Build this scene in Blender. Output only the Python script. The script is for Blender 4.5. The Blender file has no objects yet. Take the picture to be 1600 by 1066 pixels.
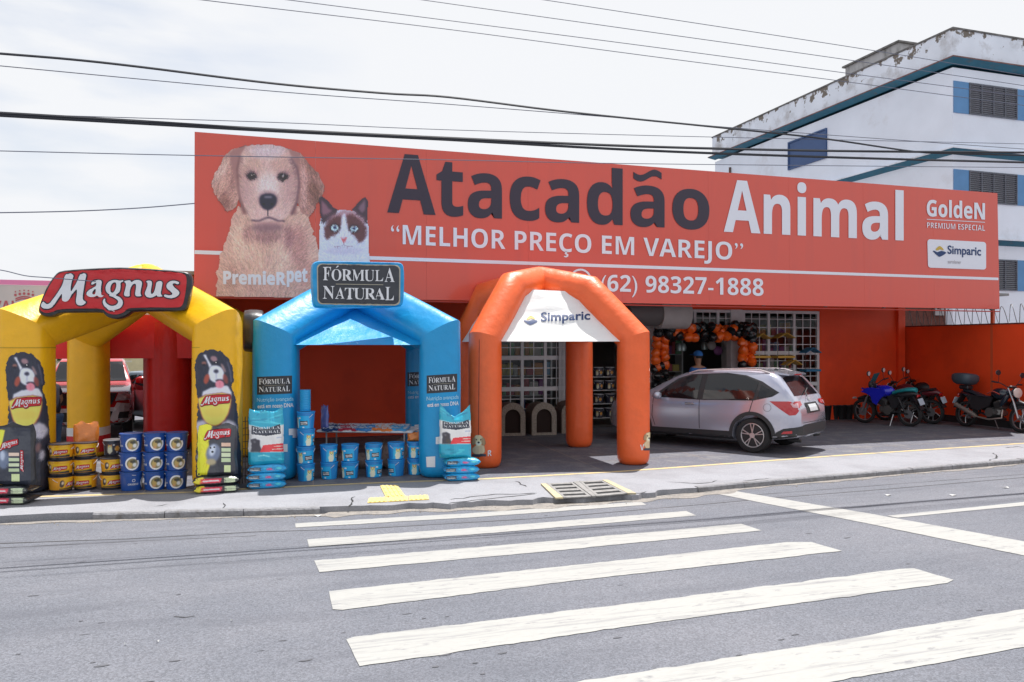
import bpy, bmesh, math, random
import numpy as np
from mathutils import Vector, Matrix
from mathutils.bvhtree import BVHTree

random.seed(7)
RNG = np.random.default_rng(7)
SC = bpy.context.scene
COL = SC.collection
R = math.radians

# ------------------------------------------------------------------ camera
CAMZ = 2.05
FPX = 1226.0            # focal length in pixels of the 1600 px wide photograph
HZ = 540.0              # horizon row
YAW = R(18.1)
CY, SY = math.cos(YAW), math.sin(YAW)
cam = bpy.data.cameras.new('camera')
cam.sensor_width = 36.0
cam.lens = FPX / 1600 * 36
cam.shift_y = 7 / 1600
cam.clip_start = 0.1
cam.clip_end = 3000
camo = bpy.data.objects.new('camera', cam)
COL.objects.link(camo)
camo.location = (0, 0, CAMZ)
camo.rotation_euler = (R(90), 0, -YAW)
SC.camera = camo

# ------------------------------------------------------------------ light
SUN_DIR = Vector((-0.24, -0.275, -1.0)).normalized()      # the way the light travels
sl = bpy.data.lights.new('sun', 'SUN')
sl.energy = 4.3
sl.angle = R(0.53)
sl.color = (1.0, 0.965, 0.92)
so = bpy.data.objects.new('sun', sl)
COL.objects.link(so)
so.location = (10, 5, 30)
so.rotation_euler = SUN_DIR.to_track_quat('-Z', 'Y').to_euler()
SUN_EL = math.asin(-SUN_DIR.z)
SUN_AZ = math.atan2(-SUN_DIR.x, -SUN_DIR.y)

world = bpy.data.worlds.new('World')
SC.world = world
world.use_nodes = True
nt = world.node_tree
bg = nt.nodes['Background']
sky = nt.nodes.new('ShaderNodeTexSky')
sky.sky_type = 'NISHITA'
sky.sun_disc = False
sky.sun_elevation = SUN_EL
sky.sun_rotation = SUN_AZ
sky.air_density = 1.0
sky.dust_density = 2.0
tc = nt.nodes.new('ShaderNodeTexCoord')
mp = nt.nodes.new('ShaderNodeMapping')
mp.inputs['Scale'].default_value = (1.0, 1.0, 2.6)
mp.inputs['Location'].default_value = (1.3, 0.7, 0.0)
nz = nt.nodes.new('ShaderNodeTexNoise')
nz.inputs['Scale'].default_value = 2.1
nz.inputs['Detail'].default_value = 7
nz.inputs['Roughness'].default_value = 0.55
rp = nt.nodes.new('ShaderNodeValToRGB')
rp.color_ramp.elements[0].position = 0.36
rp.color_ramp.elements[0].color = (0, 0, 0, 1)
rp.color_ramp.elements[1].position = 0.47
rp.color_ramp.elements[1].color = (1, 1, 1, 1)
mul = nt.nodes.new('ShaderNodeMix'); mul.data_type = 'RGBA'; mul.blend_type = 'MULTIPLY'
mul.inputs['Factor'].default_value = 1
mul.inputs[7].default_value = (1.0, 1.0, 1.0, 1)
mx = nt.nodes.new('ShaderNodeMix'); mx.data_type = 'RGBA'
mx.inputs[7].default_value = (6.05, 6.15, 6.35, 1)          # bright thin cloud, same units as the sky
nt.links.new(tc.outputs['Generated'], mp.inputs['Vector'])
nt.links.new(mp.outputs['Vector'], nz.inputs['Vector'])
sz = nt.nodes.new('ShaderNodeSeparateXYZ'); nt.links.new(tc.outputs['Generated'], sz.inputs[0])
el_ = nt.nodes.new('ShaderNodeMapRange'); el_.inputs['From Min'].default_value = 0.25; el_.inputs['From Max'].default_value = 0.8
el_.inputs['To Min'].default_value = 0.10; el_.inputs['To Max'].default_value = -0.03          # thin cloud low down, clearing overhead
nt.links.new(sz.outputs['Z'], el_.inputs['Value'])
sm2 = nt.nodes.new('ShaderNodeMath'); sm2.operation = 'ADD'
nt.links.new(nz.outputs['Fac'], sm2.inputs[0]); nt.links.new(el_.outputs['Result'], sm2.inputs[1])
nt.links.new(sm2.outputs[0], rp.inputs['Fac'])
# a thin place in the cloud high on the left lets some blue through
hole = nt.nodes.new('ShaderNodeVectorMath'); hole.operation = 'DOT_PRODUCT'
hd_ = Vector((-0.301, 1.137, 0.425)).normalized(); hole.inputs[1].default_value = hd_
nrm = nt.nodes.new('ShaderNodeVectorMath'); nrm.operation = 'NORMALIZE'
nt.links.new(tc.outputs['Generated'], nrm.inputs[0]); nt.links.new(nrm.outputs['Vector'], hole.inputs[0])
n3 = nt.nodes.new('ShaderNodeTexNoise'); n3.inputs['Scale'].default_value = 5.0; n3.inputs['Detail'].default_value = 6
m3 = nt.nodes.new('ShaderNodeMapping'); m3.inputs['Scale'].default_value = (1, 1, 4)
nt.links.new(tc.outputs['Generated'], m3.inputs['Vector']); nt.links.new(m3.outputs['Vector'], n3.inputs['Vector'])
h1 = nt.nodes.new('ShaderNodeMapRange'); h1.inputs['From Min'].default_value = 0.93; h1.inputs['From Max'].default_value = 0.999
nt.links.new(hole.outputs['Value'], h1.inputs['Value'])
h2 = nt.nodes.new('ShaderNodeMapRange'); h2.inputs['From Min'].default_value = 0.42; h2.inputs['From Max'].default_value = 0.68
nt.links.new(n3.outputs['Fac'], h2.inputs['Value'])
h3 = nt.nodes.new('ShaderNodeMath'); h3.operation = 'MULTIPLY'; nt.links.new(h1.outputs['Result'], h3.inputs[0]); nt.links.new(h2.outputs['Result'], h3.inputs[1])
h4 = nt.nodes.new('ShaderNodeMath'); h4.operation = 'MULTIPLY_ADD'; h4.inputs[1].default_value = -0.42; nt.links.new(h3.outputs[0], h4.inputs[0])
nt.links.new(rp.outputs['Color'], h4.inputs[2]); nt.links.new(h4.outputs[0], mx.inputs['Factor'])
nt.links.new(sky.outputs['Color'], mx.inputs[6])
nt.links.new(mx.outputs[2], bg.inputs['Color'])
bg.inputs['Strength'].default_value = 0.1

SC.view_settings.view_transform = 'Standard'
SC.view_settings.look = 'None'
SC.view_settings.exposure = 0.6
SC.view_settings.gamma = 1.0
SC.view_settings.use_curve_mapping = False
SC.cycles.max_bounces = 6

# ------------------------------------------------------------------ measuring the place
def ray(px, py):
    u = (px - 800) / FPX
    return Vector((CY * u + SY, CY - SY * u, (HZ - py) / FPX))
CAMP = Vector((0, 0, CAMZ))
def at_z(px, py, z=0.0):
    r = ray(px, py); return CAMP + r * ((z - CAMZ) / r.z)
def at_y(px, py, Y):
    r = ray(px, py); return CAMP + r * (Y / r.y)
def at_x(px, py, X):
    r = ray(px, py); return CAMP + r * (X / r.x)
def at_d(px, py, D):
    return CAMP + ray(px, py) * D

# ------------------------------------------------------------------ materials
def srgb(c):
    return tuple((x / 12.92 if x <= 0.04045 else ((x + 0.055) / 1.055) ** 2.4) for x in c)
def S(r, g, b):
    return srgb((r / 255, g / 255, b / 255))
MATS = {}
def M(name, color=(0.5, 0.5, 0.5), rough=0.5, metal=0.0, var=0.0, vs=3.0, bump=0.0, bs=40.0,
      spec=0.5, coat=0.0, stretch=None, dirt=None, dscale=1.5, dpos=(0.55, 0.75), attr=False, trans=0.0, emit=0.0):
    if name in MATS: return MATS[name]
    m = bpy.data.materials.new(name); m.use_nodes = True
    t = m.node_tree; b = t.nodes['Principled BSDF']
    b.inputs['Base Color'].default_value = (*color, 1)
    b.inputs['Roughness'].default_value = rough
    b.inputs['Metallic'].default_value = metal
    b.inputs['Specular IOR Level'].default_value = spec
    b.inputs['Coat Weight'].default_value = coat
    b.inputs['Coat Roughness'].default_value = 0.06
    b.inputs['Transmission Weight'].default_value = trans
    co = t.nodes.new('ShaderNodeTexCoord'); vec = co.outputs['Object']
    if stretch:
        mm = t.nodes.new('ShaderNodeMapping'); mm.inputs['Scale'].default_value = stretch
        t.links.new(vec, mm.inputs['Vector']); vec = mm.outputs['Vector']
    src = None
    if attr:
        a = t.nodes.new('ShaderNodeAttribute'); a.attribute_name = 'Col'; src = a.outputs['Color']
        t.links.new(src, b.inputs['Base Color'])
    if var:
        n = t.nodes.new('ShaderNodeTexNoise'); n.inputs['Scale'].default_value = vs
        n.inputs['Detail'].default_value = 5
        t.links.new(vec, n.inputs['Vector'])
        mr = t.nodes.new('ShaderNodeMapRange')
        mr.inputs['From Min'].default_value = 0.3; mr.inputs['From Max'].default_value = 0.7
        mr.inputs['To Min'].default_value = 1 - var; mr.inputs['To Max'].default_value = 1 + var
        t.links.new(n.outputs['Fac'], mr.inputs['Value'])
        mu = t.nodes.new('ShaderNodeMix'); mu.data_type = 'RGBA'; mu.blend_type = 'MULTIPLY'
        mu.inputs['Factor'].default_value = 1
        if src: t.links.new(src, mu.inputs[6])
        else: mu.inputs[6].default_value = (*color, 1)
        t.links.new(mr.outputs['Result'], mu.inputs[7])
        src = mu.outputs[2]
        t.links.new(src, b.inputs['Base Color'])
    if dirt:
        n = t.nodes.new('ShaderNodeTexNoise'); n.inputs['Scale'].default_value = dscale
        n.inputs['Detail'].default_value = 8; n.inputs['Roughness'].default_value = 0.65
        t.links.new(vec, n.inputs['Vector'])
        r_ = t.nodes.new('ShaderNodeMapRange'); r_.clamp = True
        r_.inputs['From Min'].default_value = dpos[0]; r_.inputs['From Max'].default_value = dpos[1]
        t.links.new(n.outputs['Fac'], r_.inputs['Value'])
        mu = t.nodes.new('ShaderNodeMix'); mu.data_type = 'RGBA'
        t.links.new(r_.outputs['Result'], mu.inputs['Factor'])
        if src: t.links.new(src, mu.inputs[6])
        else: mu.inputs[6].default_value = (*color, 1)
        mu.inputs[7].default_value = (*dirt, 1)
        t.links.new(mu.outputs[2], b.inputs['Base Color'])
    if bump:
        n = t.nodes.new('ShaderNodeTexNoise'); n.inputs['Scale'].default_value = bs
        n.inputs['Detail'].default_value = 4
        t.links.new(vec, n.inputs['Vector'])
        bp = t.nodes.new('ShaderNodeBump'); bp.inputs['Strength'].default_value = bump
        bp.inputs['Distance'].default_value = 0.02
        t.links.new(n.outputs['Fac'], bp.inputs['Height'])
        t.links.new(bp.outputs['Normal'], b.inputs['Normal'])
    MATS[name] = m
    return m

# ------------------------------------------------------------------ objects
OFF = {}
def props(o, label=None, cat=None, group=None, kind=None):
    if label: o['label'] = label
    if cat: o['category'] = cat
    if group: o['group'] = group
    if kind: o['kind'] = kind
    return o
def thing(name, label, cat, loc=(0, 0, 0), group=None):
    o = bpy.data.objects.new(name, None); COL.objects.link(o)
    o.empty_display_size = 0.1
    o.location = loc
    OFF[o.name] = Vector(loc)
    return props(o, label, cat, group)
def put(name, verts, faces, mat, parent=None, smooth=None, mi=None, label=None, kind=None):
    """verts in world coordinates when the parent was made at its world place"""
    off = OFF.get(parent.name, Vector()) if parent else Vector()
    me = bpy.data.meshes.new(name)
    ox, oy, oz = off
    me.from_pydata([(v[0] - ox, v[1] - oy, v[2] - oz) for v in verts], [], faces)
    for m in (mat if isinstance(mat, (list, tuple)) else [mat]): me.materials.append(m)
    if mi is not None: me.polygons.foreach_set('material_index', mi)
    me.update()
    if smooth is not None and len(me.polygons):
        me.polygons.foreach_set('use_smooth', [True] * len(me.polygons))
        me.set_sharp_from_angle(angle=R(smooth))
    o = bpy.data.objects.new(name, me); COL.objects.link(o)
    if parent: o.parent = parent
    OFF[o.name] = off
    return props(o, label, None, None, kind)
def structure(name, verts, faces, mat, smooth=None, mi=None):
    return put(name, verts, faces, mat, None, smooth, mi, kind='structure')
def copy_tree(o, parent=None):
    c = o.copy(); COL.objects.link(c)
    OFF[c.name] = OFF.get(o.name, Vector())
    if parent: c.parent = parent
    for ch in list(o.children): copy_tree(ch, c)
    return c

class MB:
    def __init__(s): s.v = []; s.f = []; s.m = []; s.cur = 0; s.X = None
    def add(s, vs, fs):
        n = len(s.v)
        if s.X is not None: vs = [s.X @ Vector(v) for v in vs]
        s.v += [tuple(v) for v in vs]; s.f += [tuple(i + n for i in f) for f in fs]
        s.m += [s.cur] * len(fs); return s
    def box(s, x0, x1, y0, y1, z0, z1):
        return s.add([(x0, y0, z0), (x1, y0, z0), (x1, y1, z0), (x0, y1, z0), (x0, y0, z1), (x1, y0, z1), (x1, y1, z1), (x0, y1, z1)],
                     [(0, 3, 2, 1), (4, 5, 6, 7), (0, 1, 5, 4), (1, 2, 6, 5), (2, 3, 7, 6), (3, 0, 4, 7)])
    def bbox(s, c, d, rot=None, bev=0.0):
        """box round centre c with size d, optional rotation, chamfered"""
        hx, hy, hz = d[0] / 2, d[1] / 2, d[2] / 2
        b = min(bev, hx * .9, hy * .9, hz * .9)
        Rm = rot if rot is not None else Matrix.Identity(3)
        c = Vector(c)
        if b <= 0:
            P = [(-hx, -hy, -hz), (hx, -hy, -hz), (hx, hy, -hz), (-hx, hy, -hz), (-hx, -hy, hz), (hx, -hy, hz), (hx, hy, hz), (-hx, hy, hz)]
            return s.add([c + Rm @ Vector(p) for p in P], [(0, 3, 2, 1), (4, 5, 6, 7), (0, 1, 5, 4), (1, 2, 6, 5), (2, 3, 7, 6), (3, 0, 4, 7)])
        P = []
        for (z, q) in ((-hz, b), (-hz + b, 0), (hz - b, 0), (hz, b)):
            ax, ay = hx - q, hy - q
            for (x, y) in ((-ax + b, -ay), (ax - b, -ay), (ax, -ay + b), (ax, ay - b), (ax - b, ay), (-ax + b, ay), (-ax, ay - b), (-ax, -ay + b)):
                P.append(c + Rm @ Vector((x, y, z)))
        F = [tuple(range(7, -1, -1)), tuple(range(24, 32))]
        for k in range(3):
            for i in range(8):
                j = (i + 1) % 8
                F.append((k * 8 + i, k * 8 + j, k * 8 + 8 + j, k * 8 + 8 + i))
        return s.add(P, F)
    def cyl(s, p0, p1, r0, r1=None, n=12, caps=True):
        r1 = r0 if r1 is None else r1
        p0, p1 = Vector(p0), Vector(p1); d = (p1 - p0).normalized()
        a = d.orthogonal().normalized(); b = d.cross(a)
        P = []
        for p, r in ((p0, r0), (p1, r1)):
            for i in range(n):
                t = 2 * math.pi * i / n
                P.append(p + a * (r * math.cos(t)) + b * (r * math.sin(t)))
        F = [(i, (i + 1) % n, n + (i + 1) % n, n + i) for i in range(n)]
        if caps: F += [tuple(range(n - 1, -1, -1)), tuple(range(n, 2 * n))]
        return s.add(P, F)
    def tube(s, pts, r, n=8, caps=True, closed=False):
        pts = [Vector(p) for p in pts]
        rs = r if isinstance(r, (list, tuple)) else [r] * len(pts)
        N = len(pts); P = []; prev = None
        for k, p in enumerate(pts):
            if closed: d = pts[(k + 1) % N] - pts[k - 1]
            else: d = pts[min(k + 1, N - 1)] - pts[max(k - 1, 0)]
            if d.length < 1e-9: d = Vector((0, 0, 1))
            d.normalize()
            a = (prev - d * prev.dot(d)) if prev is not None else d.orthogonal()
            if a.length < 1e-6: a = d.orthogonal()
            a.normalize(); prev = a; b = d.cross(a)
            for i in range(n):
                t = 2 * math.pi * i / n
                P.append(p + a * (rs[k] * math.cos(t)) + b * (rs[k] * math.sin(t)))
        F = []
        for k in range(N if closed else N - 1):
            k2 = (k + 1) % N
            for i in range(n):
                j = (i + 1) % n
                F.append((k * n + i, k * n + j, k2 * n + j, k2 * n + i))
        if caps and not closed: F += [tuple(range(n - 1, -1, -1)), tuple(range((N - 1) * n, N * n))]
        return s.add(P, F)
    def lathe(s, prof, n=24, c=(0, 0, 0), axis='z', caps=True):
        """prof: (radius, height) pairs"""
        P = []
        for r, h in prof:
            for i in range(n):
                t = 2 * math.pi * i / n
                x, y = r * math.cos(t), r * math.sin(t)
                q = (x, y, h) if axis == 'z' else ((h, x, y) if axis == 'x' else (x, h, -y))
                P.append((c[0] + q[0], c[1] + q[1], c[2] + q[2]))
        F = []
        for k in range(len(prof) - 1):
            for i in range(n):
                j = (i + 1) % n
                F.append((k * n + i, k * n + j, (k + 1) * n + j, (k + 1) * n + i))
        if caps and prof[0][0] > 1e-6: F.append(tuple(range(n - 1, -1, -1)))
        if caps and prof[-1][0] > 1e-6: F.append(tuple(range((len(prof) - 1) * n, len(prof) * n)))
        return s.add(P, F)
    def ball(s, c, r, n=10, m=7, sc=(1, 1, 1)):
        P = []; F = []
        for k in range(m + 1):
            a = math.pi * k / m - math.pi / 2
            for i in range(n):
                t = 2 * math.pi * i / n
                P.append((c[0] + sc[0] * r * math.cos(a) * math.cos(t), c[1] + sc[1] * r * math.cos(a) * math.sin(t), c[2] + sc[2] * r * math.sin(a)))
        for k in range(m):
            for i in range(n):
                j = (i + 1) % n
                F.append((k * n + i, k * n + j, (k + 1) * n + j, (k + 1) * n + i))
        return s.add(P, F)
    def quad(s, *p): return s.add(p, [tuple(range(len(p)))])
    def prism(s, poly, fn, t0, t1):
        """poly: 2-D outline, fn(x, y, t) -> point"""
        n = len(poly)
        P = [fn(x, y, t0) for x, y in poly] + [fn(x, y, t1) for x, y in poly]
        F = [tuple(range(n)), tuple(range(2 * n - 1, n - 1, -1))] + [(i, n + i, n + (i + 1) % n, (i + 1) % n) for i in range(n)]
        return s.add(P, F)
    def done(s, name, mat, parent=None, smooth=None, label=None, kind=None):
        mi = s.m if isinstance(mat, (list, tuple)) else None
        return put(name, s.v, s.f, mat, parent, smooth, mi, label, kind)
    def bvh(s): return BVHTree.FromPolygons(s.v, s.f)

# ------------------------------------------------------------------ flat shapes: lettering and logos
def curve_fill(splines, offset=0.0):
    c = bpy.data.curves.new('outline', 'CURVE'); c.dimensions = '2D'; c.fill_mode = 'BOTH'; c.offset = offset
    for pts in splines:
        sp = c.splines.new('POLY'); sp.points.add(len(pts) - 1)
        sp.points.foreach_set('co', [q for p in pts for q in (p[0], p[1], 0, 1)])
        sp.use_cyclic_u = True
    return _mesh_of(c)
def _mesh_of(c):
    o = bpy.data.objects.new('outline', c)
    COL.objects.link(o)
    dg = bpy.context.evaluated_depsgraph_get()
    me = o.evaluated_get(dg).to_mesh()
    v = [(p.co.x, p.co.y) for p in me.vertices]; f = [tuple(p.vertices) for p in me.polygons]
    o.evaluated_get(dg).to_mesh_clear()
    bpy.data.objects.remove(o); bpy.data.curves.remove(c)
    return v, f
def raw_text(s, offset=0.0, shear=0.0, space=1.0):
    c = bpy.data.curves.new('lettering', 'FONT'); c.body = s; c.resolution_u = 4
    c.offset = offset; c.shear = shear; c.space_character = space
    return _mesh_of(c)
STY = {'sans': (0x1D5D4, 0x1D5EE, 0x1D7EC, 0.714), 'serif': (0x1D400, 0x1D41A, 0x1D7CE, 0.676), 'bi': (0x1D468, 0x1D482, 0x1D7CE, 0.676)}
ACC = {'ã': ('a', '~'), 'ç': ('c', ','), 'Ç': ('C', ','), 'Ó': ('O', "'"), 'â': ('a', '^')}
def styled(s, sty):
    if sty == 'plain': return s
    A, a, d, _ = STY[sty]; r = ''
    for ch in s:
        ch = ACC.get(ch, (ch,))[0]
        if 'A' <= ch <= 'Z': r += chr(A + ord(ch) - 65)
        elif 'a' <= ch <= 'z': r += chr(a + ord(ch) - 97)
        elif '0' <= ch <= '9' and sty != 'bi': r += chr(d + ord(ch) - 48)
        else: r += ch
    return r
TCACHE = {}
def text2d(s, sty='sans', offset=0.0, shear=0.0):
    """verts with x in 0..1 over the whole width and y in cap heights above the baseline"""
    k = (s, sty, offset, shear)
    if k in TCACHE: return TCACHE[k]
    t = styled(s, sty)
    v, f = raw_text(t, offset, shear); v = list(v); f = list(f)
    cap = STY[sty][3] if sty != 'plain' else 0.682
    if sty != 'plain':
        for i, ch in enumerate(s):
            if ch not in ACC: continue
            base, mark = ACC[ch]
            g, _ = raw_text(styled(base, sty)); gw = max(p[0] for p in g) - min(p[0] for p in g)
            x1 = max(p[0] for p in raw_text(t[:i + 1], 0, shear)[0]); cx = x1 - gw / 2
            top = max(p[1] for p in g)
            if mark == '~':
                h = .045; w = gw * .42; P = []
                for q in range(13):
                    u = -1 + q / 6; P.append((cx + u * w, top + .14 + .045 * math.sin(u * 3.0) + h))
                for q in range(12, -1, -1):
                    u = -1 + q / 6; P.append((cx + u * w, top + .14 + .045 * math.sin(u * 3.0) - h))
            elif mark == ',': P = [(cx - .03, .02), (cx + .06, .02), (cx + .04, -.05), (cx + .11, -.09), (cx + .10, -.17), (cx + .02, -.21), (cx - .08, -.19), (cx - .07, -.15), (cx + .02, -.155), (cx + .03, -.11), (cx - .045, -.08)]
            elif mark == "'": P = [(cx - .05, top + .06), (cx + .08, top + .19), (cx + .17, top + .17), (cx + .0, top + .05)]
            else: P = [(cx - .15, top + .06), (cx, top + .19), (cx + .15, top + .06), (cx + .09, top + .06), (cx, top + .13), (cx - .09, top + .06)]
            av, af = curve_fill([P]); n = len(v)
            v += av; f += [tuple(a_ + n for a_ in ff) for ff in af]
    x0 = min(p[0] for p in v); x1 = max(p[0] for p in v)
    v = [((p[0] - x0) / (x1 - x0), p[1] / cap) for p in v]
    TCACHE[k] = (v, f)
    return v, f
def sub2d(v, f, maxlen):
    """refine a flat mesh so it can be bent over a surface"""
    bm = bmesh.new(); vs = [bm.verts.new((p[0], p[1], 0)) for p in v]
    for ff in f:
        try: bm.faces.new([vs[i] for i in ff])
        except ValueError: pass
    bmesh.ops.triangulate(bm, faces=bm.faces[:])
    for _ in range(4):
        e = [e for e in bm.edges if e.calc_length() > maxlen]
        if not e: break
        bmesh.ops.subdivide_edges(bm, edges=e, cuts=1)
        bmesh.ops.triangulate(bm, faces=bm.faces[:])
    bm.verts.index_update()
    V = [(p.co.x, p.co.y) for p in bm.verts]; Fc = [tuple(p.index for p in q.verts) for q in bm.faces]
    bm.free(); return V, Fc
def flat(name, v, f, fn, mat, parent, label=None):
    """put a flat mesh through fn(x, y) -> point; faces that miss are dropped"""
    P = [fn(x, y) for x, y in v]
    idx = {}; V = []
    for i, p in enumerate(P):
        if p is not None: idx[i] = len(V); V.append(p)
    F = [tuple(idx[i] for i in ff) for ff in f if all(i in idx for i in ff)]
    if not F: return None
    return put(name, V, F, mat, parent, label=label)
def bil(TL, TR, BR, BL):
    """corner points in photo pixels -> fn(u, v) in pixels, v up from the base line"""
    def fn(u, v):
        return (BL[0] * (1 - u) * (1 - v) + BR[0] * u * (1 - v) + TL[0] * (1 - u) * v + TR[0] * u * v,
                BL[1] * (1 - u) * (1 - v) + BR[1] * u * (1 - v) + TL[1] * (1 - u) * v + TR[1] * u * v)
    return fn
def words(s, TL, TR, BR, BL, proj, mat, parent, sty='sans', offset=0.0, shear=0.0, name='lettering', sub=None):
    v, f = text2d(s, sty, offset, shear)
    if sub: v, f = sub2d(v, f, sub)
    q = bil(TL, TR, BR, BL)
    if ' ' in s and len(s) > 12:
        t = styled(s, sty); full = [p[0] for p in raw_text(t, offset, shear)[0]]; a0_, a1_ = min(full), max(full); cuts = []
        for i, ch in enumerate(t):
            if ch == ' ': cuts.append((max(p[0] for p in raw_text(t[:i], offset, shear)[0]) + .1 - a0_) / (a1_ - a0_))
        cuts = [-9] + cuts + [9]; o = None
        for lo, hi in zip(cuts[:-1], cuts[1:]):
            ff = [g for g in f if lo < sum(v[i][0] for i in g) / len(g) <= hi]; us = sorted({i for g in ff for i in g}); mp_ = {k: n for n, k in enumerate(us)}
            o = flat(name, [v[k] for k in us], [tuple(mp_[i] for i in g) for g in ff], lambda x, y: proj(*q(x, y)), mat, parent)
        return o
    return flat(name, v, f, lambda x, y: proj(*q(x, y)), mat, parent)
def smooth_poly(P, n=2):
    for _ in range(n):
        Q = []
        for i in range(len(P)):
            a = P[i]; b = P[(i + 1) % len(P)]
            Q += [(a[0] * .75 + b[0] * .25, a[1] * .75 + b[1] * .25), (a[0] * .25 + b[0] * .75, a[1] * .25 + b[1] * .75)]
        P = Q
    return P
def on_bvh(bvh, off=0.006):
    def fn(px, py):
        r = ray(px, py).normalized()
        h = bvh.ray_cast(CAMP, r)
        if h[0] is None: return None
        n = h[1]
        if n.dot(r) > 0: n = -n
        return h[0] + n * off
    return fn
def on_plane_y(Y): return lambda px, py: at_y(px, py, Y)

# ------------------------------------------------------------------ a small painter for printed pictures
class Canvas:
    """a picture in photo pixels x0..x1, y0..y1 with k samples per pixel; colours as seen in the photograph"""
    def __init__(s, x0, x1, y0, y1, k=1.0, fill=None):
        s.x0, s.y0, s.k = x0, y0, k
        s.W = int((x1 - x0) * k) + 1; s.H = int((y1 - y0) * k) + 1
        s.X, s.Y = np.meshgrid(x0 + np.arange(s.W) / k, y0 + np.arange(s.H) / k)
        s.c = np.zeros((s.H, s.W, 3)); s.a = np.zeros((s.H, s.W))
        if fill is not None: s.c[:] = np.array(fill) / 255; s.a[:] = 1
        s.nx = s._noise(5); s.ny = s._noise(5)
    def _noise(s, cell):
        h, w = int(s.H / cell) + 3, int(s.W / cell) + 3
        g = RNG.standard_normal((h, w))
        yi = np.arange(s.H) / cell; xi = np.arange(s.W) / cell
        y0 = yi.astype(int); x0 = xi.astype(int); fy = (yi - y0)[:, None]; fx = (xi - x0)[None, :]
        return (g[y0][:, x0] * (1 - fy) * (1 - fx) + g[y0 + 1][:, x0] * fy * (1 - fx) + g[y0][:, x0 + 1] * (1 - fy) * fx + g[y0 + 1][:, x0 + 1] * fy * fx)
    def blur(s, m, r):
        r = int(round(r * s.k))
        if r < 1: return m
        for ax in (0, 1):
            for _ in range(2):
                p = np.pad(m, [(r, r) if a == ax else (0, 0) for a in (0, 1)], mode='edge')
                cs = np.cumsum(p, axis=ax); z = np.zeros_like(np.take(cs, [0], axis=ax)); cs = np.concatenate([z, cs], axis=ax)
                n = 2 * r + 1
                m = (np.take(cs, range(n, cs.shape[ax]), axis=ax) - np.take(cs, range(0, cs.shape[ax] - n), axis=ax)) / n
        return m
    def mask(s, P, soft=0, jit=0):
        X = s.X + s.nx * jit; Y = s.Y + s.ny * jit
        m = np.zeros(X.shape, bool); n = len(P)
        for i in range(n):
            (xa, ya), (xb, yb) = P[i], P[(i + 1) % n]
            if ya == yb: continue
            c = ((ya > Y) != (yb > Y)) & (X < (xb - xa) * (Y - ya) / (yb - ya) + xa)
            m ^= c
        return s.blur(m.astype(float), soft)
    def emask(s, cx, cy, rx, ry, soft=0, rot=0, jit=0):
        X = s.X + s.nx * jit - cx; Y = s.Y + s.ny * jit - cy
        a = R(rot); u = X * math.cos(a) + Y * math.sin(a); v = -X * math.sin(a) + Y * math.cos(a)
        return s.blur(((u / rx) ** 2 + (v / ry) ** 2 < 1).astype(float), soft)
    def lay(s, m, col, op=1.0, ink=True):
        m = m * op; c = np.array(col) / 255
        s.c = s.c * (1 - m[..., None]) + c * m[..., None]
        if ink: s.a = np.maximum(s.a, m)
        return s
    def poly(s, P, col, soft=0, jit=0, op=1, ink=True): return s.lay(s.mask(P, soft, jit), col, op, ink)
    def ell(s, cx, cy, rx, ry, col, soft=0, rot=0, op=1, jit=0, ink=False): return s.lay(s.emask(cx, cy, rx, ry, soft, rot, jit), col, op, ink)
    def stroke(s, pts, w, col, soft=0, op=1):
        m = np.zeros(s.X.shape)
        for (xa, ya), (xb, yb) in zip(pts[:-1], pts[1:]):
            dx, dy = xb - xa, yb - ya; L = dx * dx + dy * dy + 1e-9
            t = np.clip(((s.X - xa) * dx + (s.Y - ya) * dy) / L, 0, 1)
            m = np.maximum(m, (np.hypot(s.X - xa - t * dx, s.Y - ya - t * dy) < w / 2).astype(float))
        return s.lay(s.blur(m, soft), col, op, False)
    def fur(s, m, ang, n, L=5, amp=.12, out=0):
        """short hairs, ang(x, y) in radians; with out > 0 hairs may grow past the edge"""
        ys, xs = np.nonzero(m > .5)
        if len(ys) == 0: return s
        k = RNG.integers(0, len(ys), n); y = ys[k].astype(float); x = xs[k].astype(float)
        base = s.c[ys[k], xs[k]] * (1 + RNG.standard_normal((n, 1)) * amp) + RNG.standard_normal((n, 3)) * .012
        base = np.clip(base, 0, 1)
        a = ang(s.x0 + x / s.k, s.y0 + y / s.k) + RNG.standard_normal(n) * .25
        for t in range(int(L * s.k)):
            xi = np.clip(np.round(x).astype(int), 0, s.W - 1); yi = np.clip(np.round(y).astype(int), 0, s.H - 1)
            ok = (m[yi, xi] > .5) | (t < out * s.k)
            s.c[yi[ok], xi[ok]] = s.c[yi[ok], xi[ok]] * .45 + base[ok] * .55
            s.a[yi[ok], xi[ok]] = 1
            x += np.cos(a); y += np.sin(a); a += .03
        return s
    def mesh(s, name, proj, mat, parent, light=(.62, .62, .78), label=None):
        """light: how bright the photograph shows white paint there, divided out to get the print's own colour"""
        lin = np.where(s.c <= .04045, s.c / 12.92, ((s.c + .055) / 1.055) ** 2.4) / np.array(light)
        lin = np.clip(lin, .004, .85)
        idx = -np.ones((s.H, s.W), int); V = []; C = []
        on = s.a > .5
        use = np.zeros_like(on)
        q = on[:-1, :-1] & on[1:, :-1] & on[:-1, 1:] & on[1:, 1:]
        use[:-1, :-1] |= q; use[1:, :-1] |= q; use[:-1, 1:] |= q; use[1:, 1:] |= q
        for j, i in zip(*np.nonzero(use)):
            p = proj(s.x0 + i / s.k, s.y0 + j / s.k)
            if p is None: continue
            idx[j, i] = len(V); V.append(p); C.append((*lin[j, i], 1.0))
        F = []
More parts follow.
